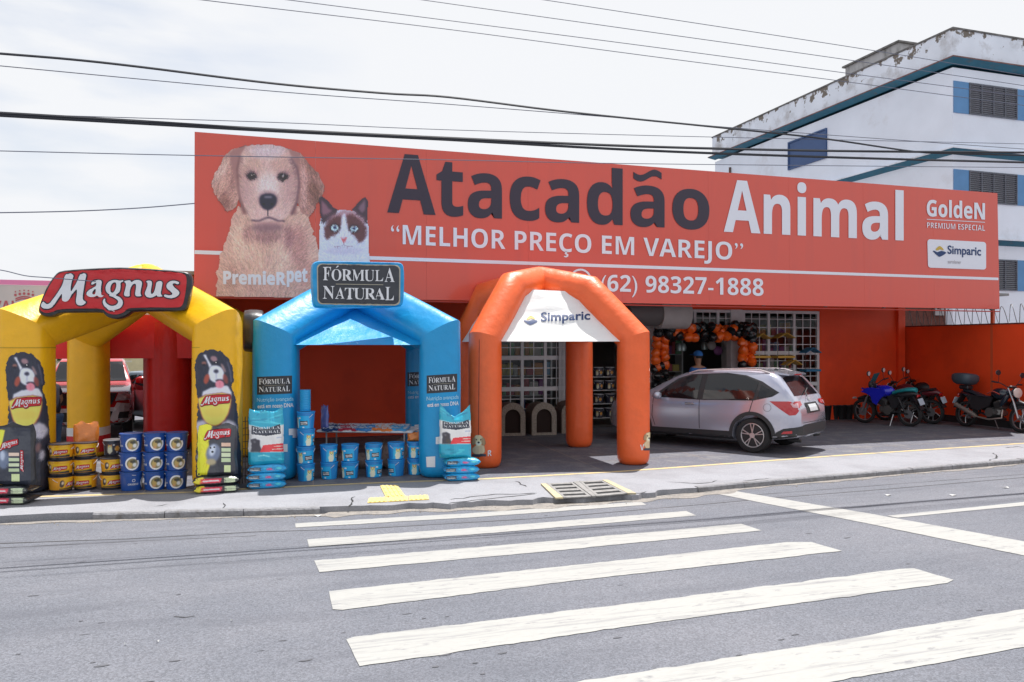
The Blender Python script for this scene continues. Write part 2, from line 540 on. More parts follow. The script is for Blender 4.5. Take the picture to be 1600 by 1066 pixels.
        for j, i in zip(*np.nonzero(q)):
            a, b, c, d = idx[j, i], idx[j + 1, i], idx[j + 1, i + 1], idx[j, i + 1]
            if min(a, b, c, d) >= 0: F.append((a, b, c, d))
        if not F: return None
        o = put(name, V, F, mat, parent, label=label)
        at = o.data.color_attributes.new('Col', 'FLOAT_COLOR', 'POINT')
        at.data.foreach_set('color', [x for c in C for x in c])
        return o
# ------------------------------------------------------------------ shared materials
asphalt = M('asphalt', (0.146, 0.154, 0.180), rough=0.85, var=0.16, vs=170, bump=0.5, bs=210, dirt=(0.18, 0.185, 0.21), dscale=0.7, dpos=(0.42, 0.7), stretch=(0.75, 1.0, 1.0), spec=0.35)
def add_grain(m, scale, lo, hi, amount):
    """scattered pale and dark stones over whatever colour the material already has"""
    t = m.node_tree; b = t.nodes['Principled BSDF']
    src = b.inputs['Base Color'].links[0].from_socket
    co = t.nodes.new('ShaderNodeTexCoord')
    v = t.nodes.new('ShaderNodeTexVoronoi'); v.inputs['Scale'].default_value = scale
    t.links.new(co.outputs['Object'], v.inputs['Vector'])
    sep = t.nodes.new('ShaderNodeSeparateColor'); t.links.new(v.outputs['Color'], sep.inputs['Color'])
    mr = t.nodes.new('ShaderNodeMapRange'); mr.inputs['From Min'].default_value = lo; mr.inputs['From Max'].default_value = hi
    mr.inputs['To Min'].default_value = 1 - amount; mr.inputs['To Max'].default_value = 1 + amount
    t.links.new(sep.outputs[0], mr.inputs['Value'])
    mu = t.nodes.new('ShaderNodeMix'); mu.data_type = 'RGBA'; mu.blend_type = 'MULTIPLY'; mu.inputs['Factor'].default_value = 1
    t.links.new(src, mu.inputs[6]); t.links.new(mr.outputs['Result'], mu.inputs[7]); t.links.new(mu.outputs[2], b.inputs['Base Color'])
def add_streaks(m, stretch, scale, lo, hi, col, amount=0.6):
    t = m.node_tree; b = t.nodes['Principled BSDF']
    l = b.inputs['Base Color'].links
    co = t.nodes.new('ShaderNodeTexCoord'); mm = t.nodes.new('ShaderNodeMapping'); mm.inputs['Scale'].default_value = stretch
    n = t.nodes.new('ShaderNodeTexNoise'); n.inputs['Scale'].default_value = scale; n.inputs['Detail'].default_value = 6
    t.links.new(co.outputs['Object'], mm.inputs['Vector']); t.links.new(mm.outputs['Vector'], n.inputs['Vector'])
    mr = t.nodes.new('ShaderNodeMapRange'); mr.inputs['From Min'].default_value = lo; mr.inputs['From Max'].default_value = hi
    mr.inputs['To Max'].default_value = amount
    t.links.new(n.outputs['Fac'], mr.inputs['Value'])
    mu = t.nodes.new('ShaderNodeMix'); mu.data_type = 'RGBA'
    t.links.new(mr.outputs['Result'], mu.inputs['Factor'])
    if l: t.links.new(l[0].from_socket, mu.inputs[6])
    else: mu.inputs[6].default_value = b.inputs['Base Color'].default_value
    mu.inputs[7].default_value = (*col, 1)
    t.links.new(mu.outputs[2], b.inputs['Base Color'])
add_grain(asphalt, 95, 0.0, 1.0, 0.26)
add_streaks(asphalt, (0.25, 2.2, 1), 1.6, 0.52, 0.72, (0.10, 0.104, 0.125), 0.55)
paving = M('pavement_concrete', (0.30, 0.305, 0.332), rough=0.9, var=0.10, vs=60, bump=0.4, bs=120, dirt=(0.235, 0.235, 0.255), dscale=1.1, dpos=(0.45, 0.72), spec=0.3)
add_grain(paving, 120, 0, 1, 0.12)
lotmat = M('forecourt_asphalt', (0.135, 0.138, 0.165), rough=0.85, var=0.22, vs=25, bump=0.6, bs=60, dirt=(0.225, 0.222, 0.225), dscale=2.2, dpos=(0.5, 0.7), spec=0.3)
kerbm = M('kerb_concrete', (0.235, 0.235, 0.25), rough=0.9, var=0.2, vs=14, bump=0.8, bs=30, dirt=(0.14, 0.13, 0.125), dscale=6)
paint_w = M('road_paint', (0.345, 0.345, 0.332), rough=0.7, var=0.04, vs=30, bump=0.15, bs=150, dirt=(0.20, 0.20, 0.21), dscale=11, dpos=(0.57, 0.70), stretch=(0.6, 1.6, 1))
add_streaks(paint_w, (0.5, 9, 1), 3.0, 0.53, 0.66, (0.19, 0.19, 0.20), 0.55)
paint_y = M('yellow_line_paint', (0.55, 0.43, 0.22), rough=0.8, var=0.08, vs=30, dirt=(0.33, 0.30, 0.24), dscale=5, dpos=(0.50, 0.66))
tact = M('tactile_yellow', (0.72, 0.56, 0.20), rough=0.7, var=0.1, vs=12, dirt=(0.5, 0.42, 0.22), dscale=7, dpos=(0.55, 0.75))
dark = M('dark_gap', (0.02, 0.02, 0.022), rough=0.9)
seam_m = M('tar_seam', (0.06, 0.06, 0.065), rough=0.8)
gritm = M('sandy_grit', (0.36, 0.315, 0.27), rough=0.95, var=0.35, vs=50, bump=1.0, bs=120)

# ------------------------------------------------------------------ ground
KP = [(-400, 812), (-60, 812), (80, 804.5), (300, 800), (545, 793), (600, 791), (704, 788), (850, 781), (990, 775), (1130, 758), (1350, 739), (1480, 728), (1600, 718), (1800, 702), (2200, 672)]
KW = [at_z(*p) for p in KP]
YP = [(-400, 786), (0, 778), (75, 776), (300, 769.5), (371, 765), (585, 755), (751, 749), (971, 737), (1320, 711.5), (1600, 693), (1800, 680), (2200, 655)]
YW = [at_z(*p) for p in YP]
def ipol(W, x):
    if x <= W[0].x: a, b = W[0], W[1]
    elif x >= W[-1].x: a, b = W[-2], W[-1]
    else:
        for a, b in zip(W[:-1], W[1:]):
            if a.x <= x <= b.x: break
    t = (x - a.x) / (b.x - a.x)
    if x < W[0].x or x > W[-1].x:
        e = W[0] if x < W[0].x else W[-1]
        return e.y + (x - e.x) * 0.02
    return a.y + (b.y - a.y) * t
kerbY = lambda x: ipol(KW, x)
yelY = lambda x: ipol(YW, x)
GUT = -0.075
def road_z(x, y):
    s = max(0.0, kerbY(x) - y)
    return GUT + 0.27 * (1 - math.exp(-s / 3.2))
def on_road(off):
    def fn(px, py):
        z = 0.0
        for _ in range(14):
            p = at_z(px, py, z); z = road_z(p.x, p.y) + off
        return p
    return fn
xs = [-60, -40, -25] + [(-18 + i * .5) for i in range(0, 100)] + [35, 45, 60, 90]
ss = [-0.02, 0.0, 0.1, .25, .5, .8, 1.2, 1.7, 2.3, 3, 4, 5, 6, 7, 8, 9, 10.5, 13, 17, 25]
V = []; F = []
for x in xs:
    for s_ in ss:
        y = kerbY(x) - s_; V.append((x, y, road_z(x, y)))
n = len(ss)
for i in range(len(xs) - 1):
    for j in range(n - 1):
        F.append((i * n + j, i * n + j + 1, (i + 1) * n + j + 1, (i + 1) * n + j))
road = structure('road', V, F, asphalt, smooth=40)
structure('ground', [(-400, -400, -0.4), (400, -400, -0.4), (400, 500, -0.4), (-400, 500, -0.4)], [(0, 1, 2, 3)], asphalt)
# pavement between the kerb and the yellow line, with a ragged edge where the kerb is broken away
V = []; F = []; xp = [-60, -40, -25] + [(-18 + i * .1) for i in range(0, 420)] + [30, 40, 60, 90]
X_BRK = (at_z(556, 793).x, at_z(1120, 760).x)
def edge(x):
    b = 0.0
    if X_BRK[0] < x < X_BRK[1]: b = .05 * math.sin(x * 7.1) + .035 * math.sin(x * 17.3 + 1) + .02 * math.sin(x * 41)
    return kerbY(x) + .10 + b
for x in xp:
    e = edge(x); V += [(x, e - .02, GUT - .05), (x, e, 0.0), (x, (e + yelY(x)) / 2, 0.0), (x, yelY(x), 0.0)]
for i in range(len(xp) - 1):
    for j in range(3): F.append((4 * i + j, 4 * i + 4 + j, 4 * i + 5 + j, 4 * i + 1 + j))
pavement = structure('pavement', V, F, paving)
V = []; F = []
for x in xp: V += [(x, yelY(x), 0.0), (x, 60, 0.0)]
for i in range(len(xp) - 1): F.append((2 * i, 2 * i + 2, 2 * i + 3, 2 * i + 1))
lot = structure('forecourt', V, F, lotmat)
V = []; F = []
for x in xp: V += [(x, yelY(x) - .055, .004), (x, yelY(x) + .055, .004)]
for i in range(len(xp) - 1): F.append((2 * i, 2 * i + 2, 2 * i + 3, 2 * i + 1))
put('yellow_line', V, F, paint_y, pavement)
# kerb stones
i = 0; x = -14.0
while x < 22:
    L = random.uniform(.8, 1.0)
    if x > at_z(55, 805).x and not (X_BRK[0] - .2 < x + L / 2 < X_BRK[1] + .1):
        b = MB(); y0, y1 = kerbY(x), kerbY(x + L); dz = random.uniform(-.006, .006)
        g = .004
        P = []
        for (xx, yy) in ((x + g, y0), (x + L - g, y1)):
            P += [(xx, yy, GUT - .06), (xx, yy + .012, -.012 + dz), (xx, yy + .03, .006 + dz), (xx, yy + .12, .006 + dz), (xx, yy + .12, GUT - .06)]
        b.add(P, [(0, 5, 6, 1), (1, 6, 7, 2), (2, 7, 8, 3), (3, 8, 9, 4), (0, 1, 2, 3, 4), (9, 8, 7, 6, 5)])
        b.done('kerb_stone', kerbm, pavement)
    x += L
# sand and grit lying in the gutter, broken edge rubble
b = MB()
for _ in range(2600):
    x = random.uniform(-9, 17); inb = X_BRK[0] - .3 < x < X_BRK[1] + .4
    if not inb and random.random() < .55: continue
    s_ = abs(random.gauss(0, .16)) + .01
    y = kerbY(x) - s_ + (.1 if inb else 0); r = random.uniform(.004, .013) * (1.5 if inb and random.random() < .15 else 1)
    z = road_z(x, y)
    a = random.random() * 6
    b.add([(x + r * math.cos(a), y + r * math.sin(a), z), (x + r * math.cos(a + 2.1), y + r * math.sin(a + 2.1), z), (x + r * math.cos(a + 4.2), y + r * math.sin(a + 4.2), z), (x, y, z + r)],
          [(0, 1, 3), (1, 2, 3), (2, 0, 3)])
b.done('gutter_grit', gritm, kind='stuff')
V = []; F = []; k = 0
gx = np.linspace(-9, 17, 300)
for x in gx:
    inb = X_BRK[0] - .3 < x < X_BRK[1] + .4
    w = (.34 if inb else .16) * (1 + .35 * math.sin(x * 2.3) + .25 * math.sin(x * 9.1)); y = kerbY(x) + (.12 if inb else .0)
    V += [(x, y, road_z(x, y) + .004), (x, y - max(.03, w), road_z(x, y - max(.03, w)) + .004)]
for i in range(len(gx) - 1): F.append((2 * i, 2 * i + 1, 2 * i + 3, 2 * i + 2))
put('gutter_dust', V, F, M('gutter_dust', (0.30, 0.275, 0.25), rough=.95, var=.2, vs=30, bump=.8, bs=90, dirt=(.2, .19, .185), dscale=9, dpos=(.45, .65)), road, kind='structure')
# cracks in the pavement
b = MB()
def crack(px, w=.012, z=.003):
    P = [at_z(*p) for p in px]; L = []
    for p, q in zip(P[:-1], P[1:]):
        n_ = max(2, int((q - p).length / .08))
        for t in range(n_): L.append(p.lerp(q, t / n_) + Vector((random.gauss(0, .012), random.gauss(0, .012), 0)))
    L.append(P[-1]); W = [w * random.uniform(.3, 1.4) for _ in L]; W[0] = W[-1] = .001
    for i in range(len(L) - 1):
        d = (L[i + 1] - L[i]); 
        if d.length < 1e-6: continue
        nn = Vector((-d.y, d.x, 0)).normalized()
        q = [L[i] - nn * W[i], L[i + 1] - nn * W[i + 1], L[i + 1] + nn * W[i + 1], L[i] + nn * W[i]]
        b.add([(v.x, v.y, z) for v in q], [(0, 1, 2, 3)])
for c in ([(345, 797), (352, 792), (349, 786)], [(545, 793), (552, 786), (548, 780), (556, 776)], [(704, 781), (735, 777), (775, 773), (840, 771)],
          [(805, 752), (815, 757), (823, 761)], [(1040, 753), (1090, 756), (1112, 754), (1120, 751)], [(1160, 752), (1180, 750), (1206, 747)], [(1060, 765), (1120, 761)],
          [(1570, 700), (1590, 698), (1600, 700)], [(1545, 720), (1560, 714), (1552, 708)], [(240, 792), (262, 788)], [(700, 787), (760, 780), (800, 776), (838, 772)], [(880, 772), (1000, 771), (1010, 768)]):
    crack(c)
b.done('crack', dark, pavement, kind='stuff')
b = MB()
def seam(px, w, zoff=.003):
    fn = on_road(zoff); L = []
    for p, q in zip(px[:-1], px[1:]):
        n_ = max(1, int(abs(q[0] - p[0]) / 25))
        for t in range(n_): L.append(((p[0] + (q[0] - p[0]) * t / n_), p[1] + (q[1] - p[1]) * t / n_))
    L.append(px[-1]); L = [fn(*p) for p in L]
    for i in range(len(L) - 1):
        d = L[i + 1] - L[i]; nn = Vector((-d.y, d.x, 0)).normalized() * w * random.uniform(.6, 1.3)
        b.add([L[i] - nn, L[i + 1] - nn, L[i + 1] + nn, L[i] + nn], [(0, 1, 2, 3)])
seam([(-100, 853), (0, 849), (200, 842), (400, 831), (560, 826.5), (841, 810), (1060, 791.5), (1210, 778), (1400, 763), (1600, 746), (1800, 730)], .012)
seam([(-100, 861), (0, 856), (200, 846), (400, 837)], .006)
seam([(1130, 777), (1300, 764), (1600, 741)], .006)
seam([(272, 963), (290, 964.5), (304, 962)], .006)
b.done('tar_seam', seam_m, road, kind='stuff')
b = MB()
for _ in range(80):
    px, py = random.uniform(-40, 1650), 800 + 290 * random.random() ** 1.0
    p = on_road(.0028)(px, py)
    if kerbY(p.x) - p.y < .5: continue
    L_, w_ = random.uniform(.012, .05), random.uniform(.004, .012)
    b.add([(p.x + L_ * math.cos(a) , p.y + w_ * math.sin(a) * random.uniform(.6, 1.2) + .04 * L_ * math.cos(a), p.z) for a in np.linspace(0, 5.3, 7)], [tuple(range(7))])
b.done('road_pitting', M('road_pit', (.095, .097, .11), rough=.9), road, kind='stuff')
# lighter joints worn into the forecourt
b = MB()
for k in range(9):
    y = 12.6 + k * .75
    b.add([(-3, y, .002), (17.6, y + .3, .002), (17.6, y + .316, .002), (-3, y + .016, .002)], [(0, 1, 2, 3)])
for k in range(9):
    x = -1.5 + k * 2.3
    b.add([(x, yelY(x) + .1, .002), (x + .016, yelY(x) + .1, .002), (x + .35, 17.8, .002), (x + .33, 17.8, .002)], [(0, 1, 2, 3)])
b.done('paving_joint', M('joint_mortar', (.26, .22, .19), rough=.9, var=.3, vs=4), lot, kind='stuff')

# ------------------------------------------------------------------ road markings
def ragged(poly, step=14, amp=.6):
    out = []
    for i in range(len(poly)):
        a = poly[i]; c = poly[(i + 1) % len(poly)]; d = math.dist(a, c); n_ = max(1, int(d / step))
        for t in range(n_):
            k_ = 0 if t == 0 else amp * max(.25, min(1.0, (a[1] - 740) / 220))
            out.append((a[0] + (c[0] - a[0]) * t / n_ + random.gauss(0, k_ * .5), a[1] + (c[1] - a[1]) * t / n_ + random.gauss(0, k_ * .5)))
    return out
def marking(name, poly, mat=paint_w, z=.004, amp=.9):
    v, f = curve_fill([ragged(poly, amp=amp)]); v, f = sub2d(v, f, 60)
    return flat(name, v, f, on_road(z), mat, road)
for q in ([(461, 818), (740, 801.5), (1002, 784), (1010, 789), (745, 808), (462, 824.5)],
          [(480, 843), (780, 822), (1072, 798.5), (1088, 805.5), (785, 831.5), (483, 855)],
          [(491, 876), (830, 848), (1158, 818.5), (1190, 829), (840, 863), (499, 894)],
          [(514, 924), (530, 922), (880, 885), (1230, 847), (1268, 847), (1316, 861), (890, 908), (535, 953), (520, 952)],
          [(541, 999), (553, 995), (1000, 941), (1405, 889), (1428, 888), (1490, 906), (1480, 911), (1000, 976), (562, 1041)],
          [(560, 1122), (900, 1066), (1340, 996), (1378, 988), (1600, 952), (1668, 941), (1745, 985), (1600, 1011), (1290, 1067), (640, 1186)]):
    marking('crossing_stripe', q)
marking('stop_line', [(1086, 765), (1122, 763), (1362, 803), (1600, 846), (1840, 889), (1850, 920), (1600, 868), (1340, 815)], amp=.6)
marking('lane_line', [(1386, 806), (1600, 784.5), (1900, 757), (1900, 761), (1600, 790), (1402, 809)], amp=.4)

# ------------------------------------------------------------------ storm drain and tactile tiles
b = MB(); G = [[(853.7, 757.5), (894.4, 755.5), (924, 777.8), (880.3, 779.8)], [(905.3, 754), (939.7, 752.3), (980.3, 773), (931.9, 777.4)]]
dr = thing('storm_drain', 'pair of slotted concrete drain grates set in the broken pavement edge', 'drain', at_z(910, 768))
gr = M('drain_concrete', (.27, .265, .26), rough=.9, var=.2, vs=15, bump=.6, bs=60, dirt=(.2, .19, .18), dscale=5)
yl = M('drain_yellow', (.48, .42, .27), rough=.9, var=.15, vs=12, dirt=(.36, .33, .27), dscale=5, dpos=(.5, .65))
def gquad(C, u, v):
    P = [at_z(*c) for c in C]
    return P[0] * (1 - u) * (1 - v) + P[1] * u * (1 - v) + P[2] * u * v + P[3] * (1 - u) * v
def slab(C, u0, u1, v0, v1, z0, z1, bb):
    P = [gquad(C, u, v) for u, v in ((u0, v0), (u1, v0), (u1, v1), (u0, v1))]
    bb.add([(p.x, p.y, z0) for p in P] + [(p.x, p.y, z1) for p in P], [(0, 1, 2, 3), (4, 5, 6, 7), (0, 1, 5, 4), (1, 2, 6, 5), (2, 3, 7, 6), (3, 0, 4, 7)])
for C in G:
    b = MB(); slab(C, 0, 1, 0, 1, .002, .005, b); b.done('slot_shade', dark, dr)  # dark sheet laid on the pavement, painted as the shade below the slots
    b = MB(); slab(C, 0, .1, 0, 1, .005, .022, b); slab(C, .9, 1, 0, 1, .005, .022, b)
    for k in range(5): slab(C, .1, .9, k * .225, k * .225 + (.10 if k in (0, 4) else .115), .005, .02, b)
    b.done('grate', gr, dr)
b = MB(); slab([(845, 758), (853, 757.6), (880, 780), (868, 780.5)], 0, 1, 0, 1, .002, .024, b); b.done('rim', yl, dr)
b = MB(); slab([(941, 752.2), (950, 752), (994, 773), (981, 773.2)], 0, 1, 0, 1, .002, .024, b); b.done('rim', yl, dr)
b = MB(); slab([(895.5, 755.4), (904, 754), (931, 777.4), (925, 777.8)], 0, 1, 0, 1, .002, .026, b); b.done('rim', gr, dr)
def tile(C):
    t = MB(); slab(C, .02, .98, .02, .98, .002, .012, t)
    for k in range(4): slab(C, .1 + k * .22, .2 + k * .22, .06, .94, .012, .02, t)
    t.done('tactile_tile', tact, pavement)
CB = [(576, 779.5), (669, 774.5), (671, 781.5), (573.5, 787)]
def subC(C, u0, u1, v0, v1):
    f = lambda u, v: tuple((C[0][i] * (1 - u) * (1 - v) + C[1][i] * u * (1 - v) + C[2][i] * u * v + C[3][i] * (1 - u) * v) for i in (0, 1))
    return [f(u0, v0), f(u1, v0), f(u1, v1), f(u0, v1)]
for k in range(3): tile(subC(CB, k / 3, (k + 1) / 3, 0, 1))
ST = [(593.5, 760), (621.5, 759), (633.5, 776), (602, 777.8)]
for k in range(3): tile(subC(ST, 0, 1, k / 3, (k + 1) / 3))
# small litter in the gutter
lt = M('litter_paper', (.55, .55, .54), rough=.8)
for k, (px, py, s_) in enumerate([(497, 806, .05), (1388, 774, .04), (1489, 774, .045), (1572, 762, .04), (196, 1007, .009), (247, 1003, .009), (362, 970, .008)]):
    p = on_road(.006)(px, py); a = random.random() * 3
    t = MB(); t.add([p + Vector((s_ * math.cos(a + q) * (1 if q else 1.6), s_ * math.sin(a + q), .0 + .012 * (i % 2))) for i, q in enumerate((0, 1.3, 2.6, 4, 5.1))], [(0, 1, 2, 3, 4)])
    o = t.done('litter', lt); props(o, ['scrap of white paper in the gutter left of the crossing', 'scrap of white paper near the stop line by the kerb', 'middle scrap of paper in the right gutter', 'rightmost scrap of paper near the right kerb', 'tiny white speck lowest on the left road', 'tiny white speck right of the lowest speck on the left road', 'tiny white speck highest on the open road left of the crossing'][k], 'litter', 'scraps of litter on the road')

# ------------------------------------------------------------------ the big sign
SGY = 14.92
sP = on_plane_y(SGY - .012)
sred = M('sign_red_vinyl', (.66, .050, .020), rough=.30, spec=.85, var=.03, vs=.5, coat=.35, bump=.22, bs=1.6)
swht = M('sign_white_vinyl', (.76, .79, .87), rough=.35, spec=.6)
sdrk = M('sign_dark_vinyl', (.028, .018, .040), rough=.35, spec=.5, coat=.1)
add_streaks(sred, (2.5, 1, .25), 1.5, .5, .8, (.50, .045, .03), .35)
steel_r = M('red_painted_steel', (.42, .03, .015), rough=.5, var=.1)
grey_st = M('grey_steel', (.30, .30, .31), rough=.5, metal=.3, var=.1)
a0 = at_y(304, 206, SGY); a1 = at_y(1558.5, 302, SGY); a2 = at_y(1562, 483, SGY); a3 = at_y(303, 463, SGY)
sign = thing('shop_sign', 'huge red shop fascia sign with dog, cat and the words Atacadão Animal', 'sign', (a3.x, SGY, a3.z))
N = 9
for k in range(N):
    t0, t1 = k / N, (k + 1) / N; e = .0012 / 1
    TL = a0.lerp(a1, t0 + e / 20); TR = a0.lerp(a1, t1 - e / 20); BR = a3.lerp(a2, t1 - e / 20); BL = a3.lerp(a2, t0 + e / 20)
    t = MB(); d = Vector((0, .05, 0))
    t.add([BL, BR, TR, TL, BL + d, BR + d, TR + d, TL + d], [(0, 1, 2, 3), (7, 6, 5, 4), (0, 4, 5, 1), (1, 5, 6, 2), (2, 6, 7, 3), (3, 7, 4, 0)])
    t.done('sign_panel', sred, sign)
t = MB()
for z in (a3.z + .08, (a0.z + a3.z) / 2, a0.z - .15):
    t.box(a0.x + .02, a2.x - .02, SGY + .052, SGY + .12, z - .04, z + .04)
for k in range(12):
    x = a0.x + .1 + (a2.x - a0.x - .2) * k / 11
    t.box(x - .03, x + .03, SGY + .122, SGY + .18, a3.z + .02, min(a0.z, a1.z) - .1)
t.done('back_frame', grey_st, sign)
t = MB(); t.box(a0.x - .004, a2.x + .01, SGY - .004, SGY + .06, a3.z - .03, a3.z - .006); t.done('bottom_edge', steel_r, sign)
px_post = at_y(1551, 600, SGY + .22)
t = MB(); t.box(px_post.x - .035, px_post.x + .035, SGY + .185, SGY + .255, 0, a3.z + 1.2); t.done('post', M('orange_red_post', (.62, .09, .03), rough=.5), sign)
for xx in (a3.x + .15, 4.0, 8.6, 12.6):
    t = MB(); t.box(xx - .03, xx + .03, SGY + .19, SGY + .25, 3.2, a3.z + 1.2); t.done('post', steel_r, sign)
words('Atacadão', (605, 239.5), (1108.5, 280.5), (1108.5, 359), (605, 331.5), sP, sdrk, sign, offset=.004)
words('Animal', (1131, 281), (1412, 303), (1412, 375.5), (1131, 361.5), sP, swht, sign, offset=.006)
words('“MELHOR PREÇO EM VAREJO”', (611, 350.5), (1161, 379.5), (1161, 407), (611, 381), sP, swht, sign, offset=-.004)
words('(62) 98327-1888', (939, 429.2), (1193, 435.8), (1193, 462.5), (939, 454.8), sP, swht, sign)
words('PremieR', (348.6, 424), (447, 426), (447, 445), (348.6, 443.4), on_plane_y(SGY - .02), swht, sign, offset=.028)
words('pet', (448, 419), (480.5, 419), (480.5, 440), (448, 440.5), on_plane_y(SGY - .02), swht, sign, offset=.028)
words('GoldeN', (1448, 312.5), (1539, 318), (1539, 343), (1448, 337.5), sP, swht, sign, offset=.01)
words('PREMIUM ESPECIAL', (1448.5, 347.5), (1539, 352.3), (1539, 361), (1448.5, 356), sP, swht, sign, sty='sans', offset=-.012)
def pxquad(name, pts, mat, parent, proj):
    v, f = curve_fill([pts]); return flat(name, v, f, proj, mat, parent)
pxquad('stripe', [(304, 391), (1560, 434), (1560, 438), (304, 397)], swht, sign, on_plane_y(SGY - .006))
pxquad('rule', [(1448, 342.2), (1539, 347), (1539, 348), (1448, 343.2)], swht, sign, sP)
def rrect(TL, TR, BR, BL, r=.06, n=5, ar=1.0):
    q = bil(TL, TR, BR, BL); P = []
    for (cx, cy, a) in ((1 - r, 1 - r * ar, 0), (r, 1 - r * ar, 90), (r, r * ar, 180), (1 - r, r * ar, 270)):
        for i in range(n + 1):
            t = R(a + 90 * i / n); P.append(q(cx + r * math.cos(t), cy + r * ar * math.sin(t)))
    return P
pxquad('plate', rrect((1449, 373.8), (1540.8, 378.4), (1540.8, 421.5), (1450, 418.3), .05, 5, 2), swht, sign, sP)
nav = M('logo_navy', S(30, 60, 110), rough=.5); gold = M('logo_gold', S(200, 170, 70), rough=.5); greyp = M('logo_grey', S(165, 160, 165), rough=.5); tealp = M('logo_teal', S(20, 110, 160), rough=.5)
def tick_logo(q, proj, parent):
    """two interlocked chevrons; q maps 0..1 to pixels"""
    A = [(0, .45), (.25, .80), (.48, 1), (.75, .78), (1, .45), (.85, .42), (.6, .62), (.42, .55), (.22, .35)]
    pxquad('emblem', smooth_poly([q(x, y) for x, y in [(.18, .62), (.45, .98), (.62, .93), (.82, .62), (.70, .60), (.52, .70), (.38, .55)]], 1), gold, parent, proj)
    pxquad('emblem', smooth_poly([q(x, y) for x, y in [(0, .52), (.12, .55), (.34, .40), (.52, .52), (.70, .55), (1.0, .42), (.85, .25), (.55, .02), (.40, .04)]], 1), nav, parent, proj)
sP2 = on_plane_y(SGY - .02)
tick_logo(bil((1457, 383.5), (1479.5, 384.5), (1479.5, 402), (1457, 401.5)), sP2, sign)
words('Simparic', (1480.6, 384), (1533, 386.5), (1533, 399.3), (1480.6, 396.3), sP2, nav, sign, sty='plain', offset=.02)
words('sarolaner', (1481, 406), (1502, 407), (1502, 412.5), (1481, 411.5), sP2, greyp, sign, sty='plain')
ring = [(907 + 17 * math.cos(R(t)), 437 + 17 * math.sin(R(t))) for t in range(0, 360, 10)]
ring2 = [(907 + 14 * math.cos(R(t)), 437 + 14 * math.sin(R(t))) for t in range(0, 360, 10)]
v, f = curve_fill([ring, ring2]); flat('phone_icon', v, f, sP, swht, sign)
pxquad('phone_icon', smooth_poly([(901, 429), (904, 427), (906, 432), (904, 435), (910, 442), (913, 440), (917, 443), (914, 447), (908, 446), (901, 438), (899, 432)], 1), swht, sign, sP)

# printed golden dog and the white and brown cat
prt = M('printed_picture', attr=True, rough=.32, spec=.7, coat=.2)
c = Canvas(318, 586, 216, 466, 1.0)
h = lambda P: [(320 + x * .125, 215 + y * .125) for x, y in P]
g2 = lambda P: [(320 + x * .1313, 330 + y * .1313) for x, y in P]
body = [(371, 322), (358, 357), (349, 382), (342, 409), (338, 438), (336, 470), (560, 470), (505, 425), (500, 398), (487, 352), (476, 322)]
bm_ = c.mask(body, .5, 1.6)
c.lay(bm_, (186, 160, 163))
def swirl(x, y): return np.pi / 2 + (x - 420) * .012
for (x, y, rx, ry, col) in [(375, 375, 16, 30, (205, 180, 180)), (468, 380, 16, 32, (168, 132, 140)), (400, 400, 14, 40, (200, 172, 172)), (440, 392, 16, 34, (203, 178, 180)), (418, 366, 26, 10, (140, 110, 122)), (360, 430, 12, 20, (165, 138, 140)), (480, 420, 14, 26, (175, 140, 145)), (420, 445, 40, 12, (180, 152, 156)), (452, 368, 8, 20, (138, 105, 120)), (385, 362, 8, 14, (150, 118, 128))]:
    c.ell(x, y, rx, ry, col, 4, op=.8)
c.fur(bm_, swirl, 9000, 9, .11, 2)
el = c.mask(h([(75, 560), (130, 440), (220, 270), (330, 150), (430, 120), (440, 250), (420, 500), (440, 700), (400, 860), (300, 940), (180, 800), (100, 660)]), .5, 1.0)
er = c.mask(h([(1050, 130), (1200, 190), (1300, 320), (1420, 440), (1500, 600), (1490, 700), (1420, 800), (1330, 960), (1290, 970), (1200, 930), (1150, 800), (1150, 500), (1070, 280)]), .5, 1.0)
c.lay(el, (172, 142, 146)); c.lay(er, (158, 126, 130))
c.ell(345, 262, 10, 22, (188, 165, 172), 3, 25, .8); c.ell(352, 308, 9, 20, (132, 98, 100), 3, -20, .8); c.ell(366, 275, 4, 26, (150, 118, 124), 2, 4, .8); c.ell(348, 290, 6, 16, (190, 160, 162), 2, 20, .6)
c.ell(492, 300, 10, 24, (118, 90, 88), 3, -15, .85); c.ell(474, 285, 5, 36, (182, 152, 162), 2, 0, .8); c.ell(488, 262, 8, 18, (138, 105, 105), 3, -35, .7)
c.fur(el, lambda x, y: np.pi * .62 + (y - 280) * .004, 2600, 8, .15, 3); c.fur(er, lambda x, y: np.pi * .42 - (y - 280) * .003, 2600, 8, .15, 3)
c.poly(h([(300, 200), (420, 120), (500, 100), (700, 82), (880, 92), (1050, 135), (1180, 190), (1185, 700), (1130, 960), (470, 960), (410, 700), (330, 320)]), (150, 118, 126), .6, .8)
face = h([(430, 330), (460, 200), (520, 110), (700, 78), (880, 90), (1030, 140), (1090, 260), (1160, 420), (1165, 600), (1130, 800), (1060, 960), (960, 1040), (780, 1060), (600, 1040), (520, 940), (450, 720), (420, 480)])
fm = c.mask(face, 1.0, .6)
c.lay(fm, (190, 168, 178))
c.ell(*h([(600, 300)])[0], 16, 14, (182, 156, 160), 5, op=.8); c.ell(*h([(960, 300)])[0], 16, 14, (180, 152, 158), 5, op=.8)
c.ell(*h([(480, 560)])[0], 9, 30, (168, 138, 142), 4, op=.8); c.ell(*h([(1100, 560)])[0], 9, 30, (164, 134, 140), 4, op=.8)
c.stroke(h([(440, 240), (405, 400), (425, 650), (450, 800), (500, 930)]), 3.5, (118, 90, 98), 1.4, .8)
c.stroke(h([(1080, 260), (1150, 380), (1180, 560), (1150, 800), (1090, 960)]), 3.5, (105, 82, 98), 1.4, .8)
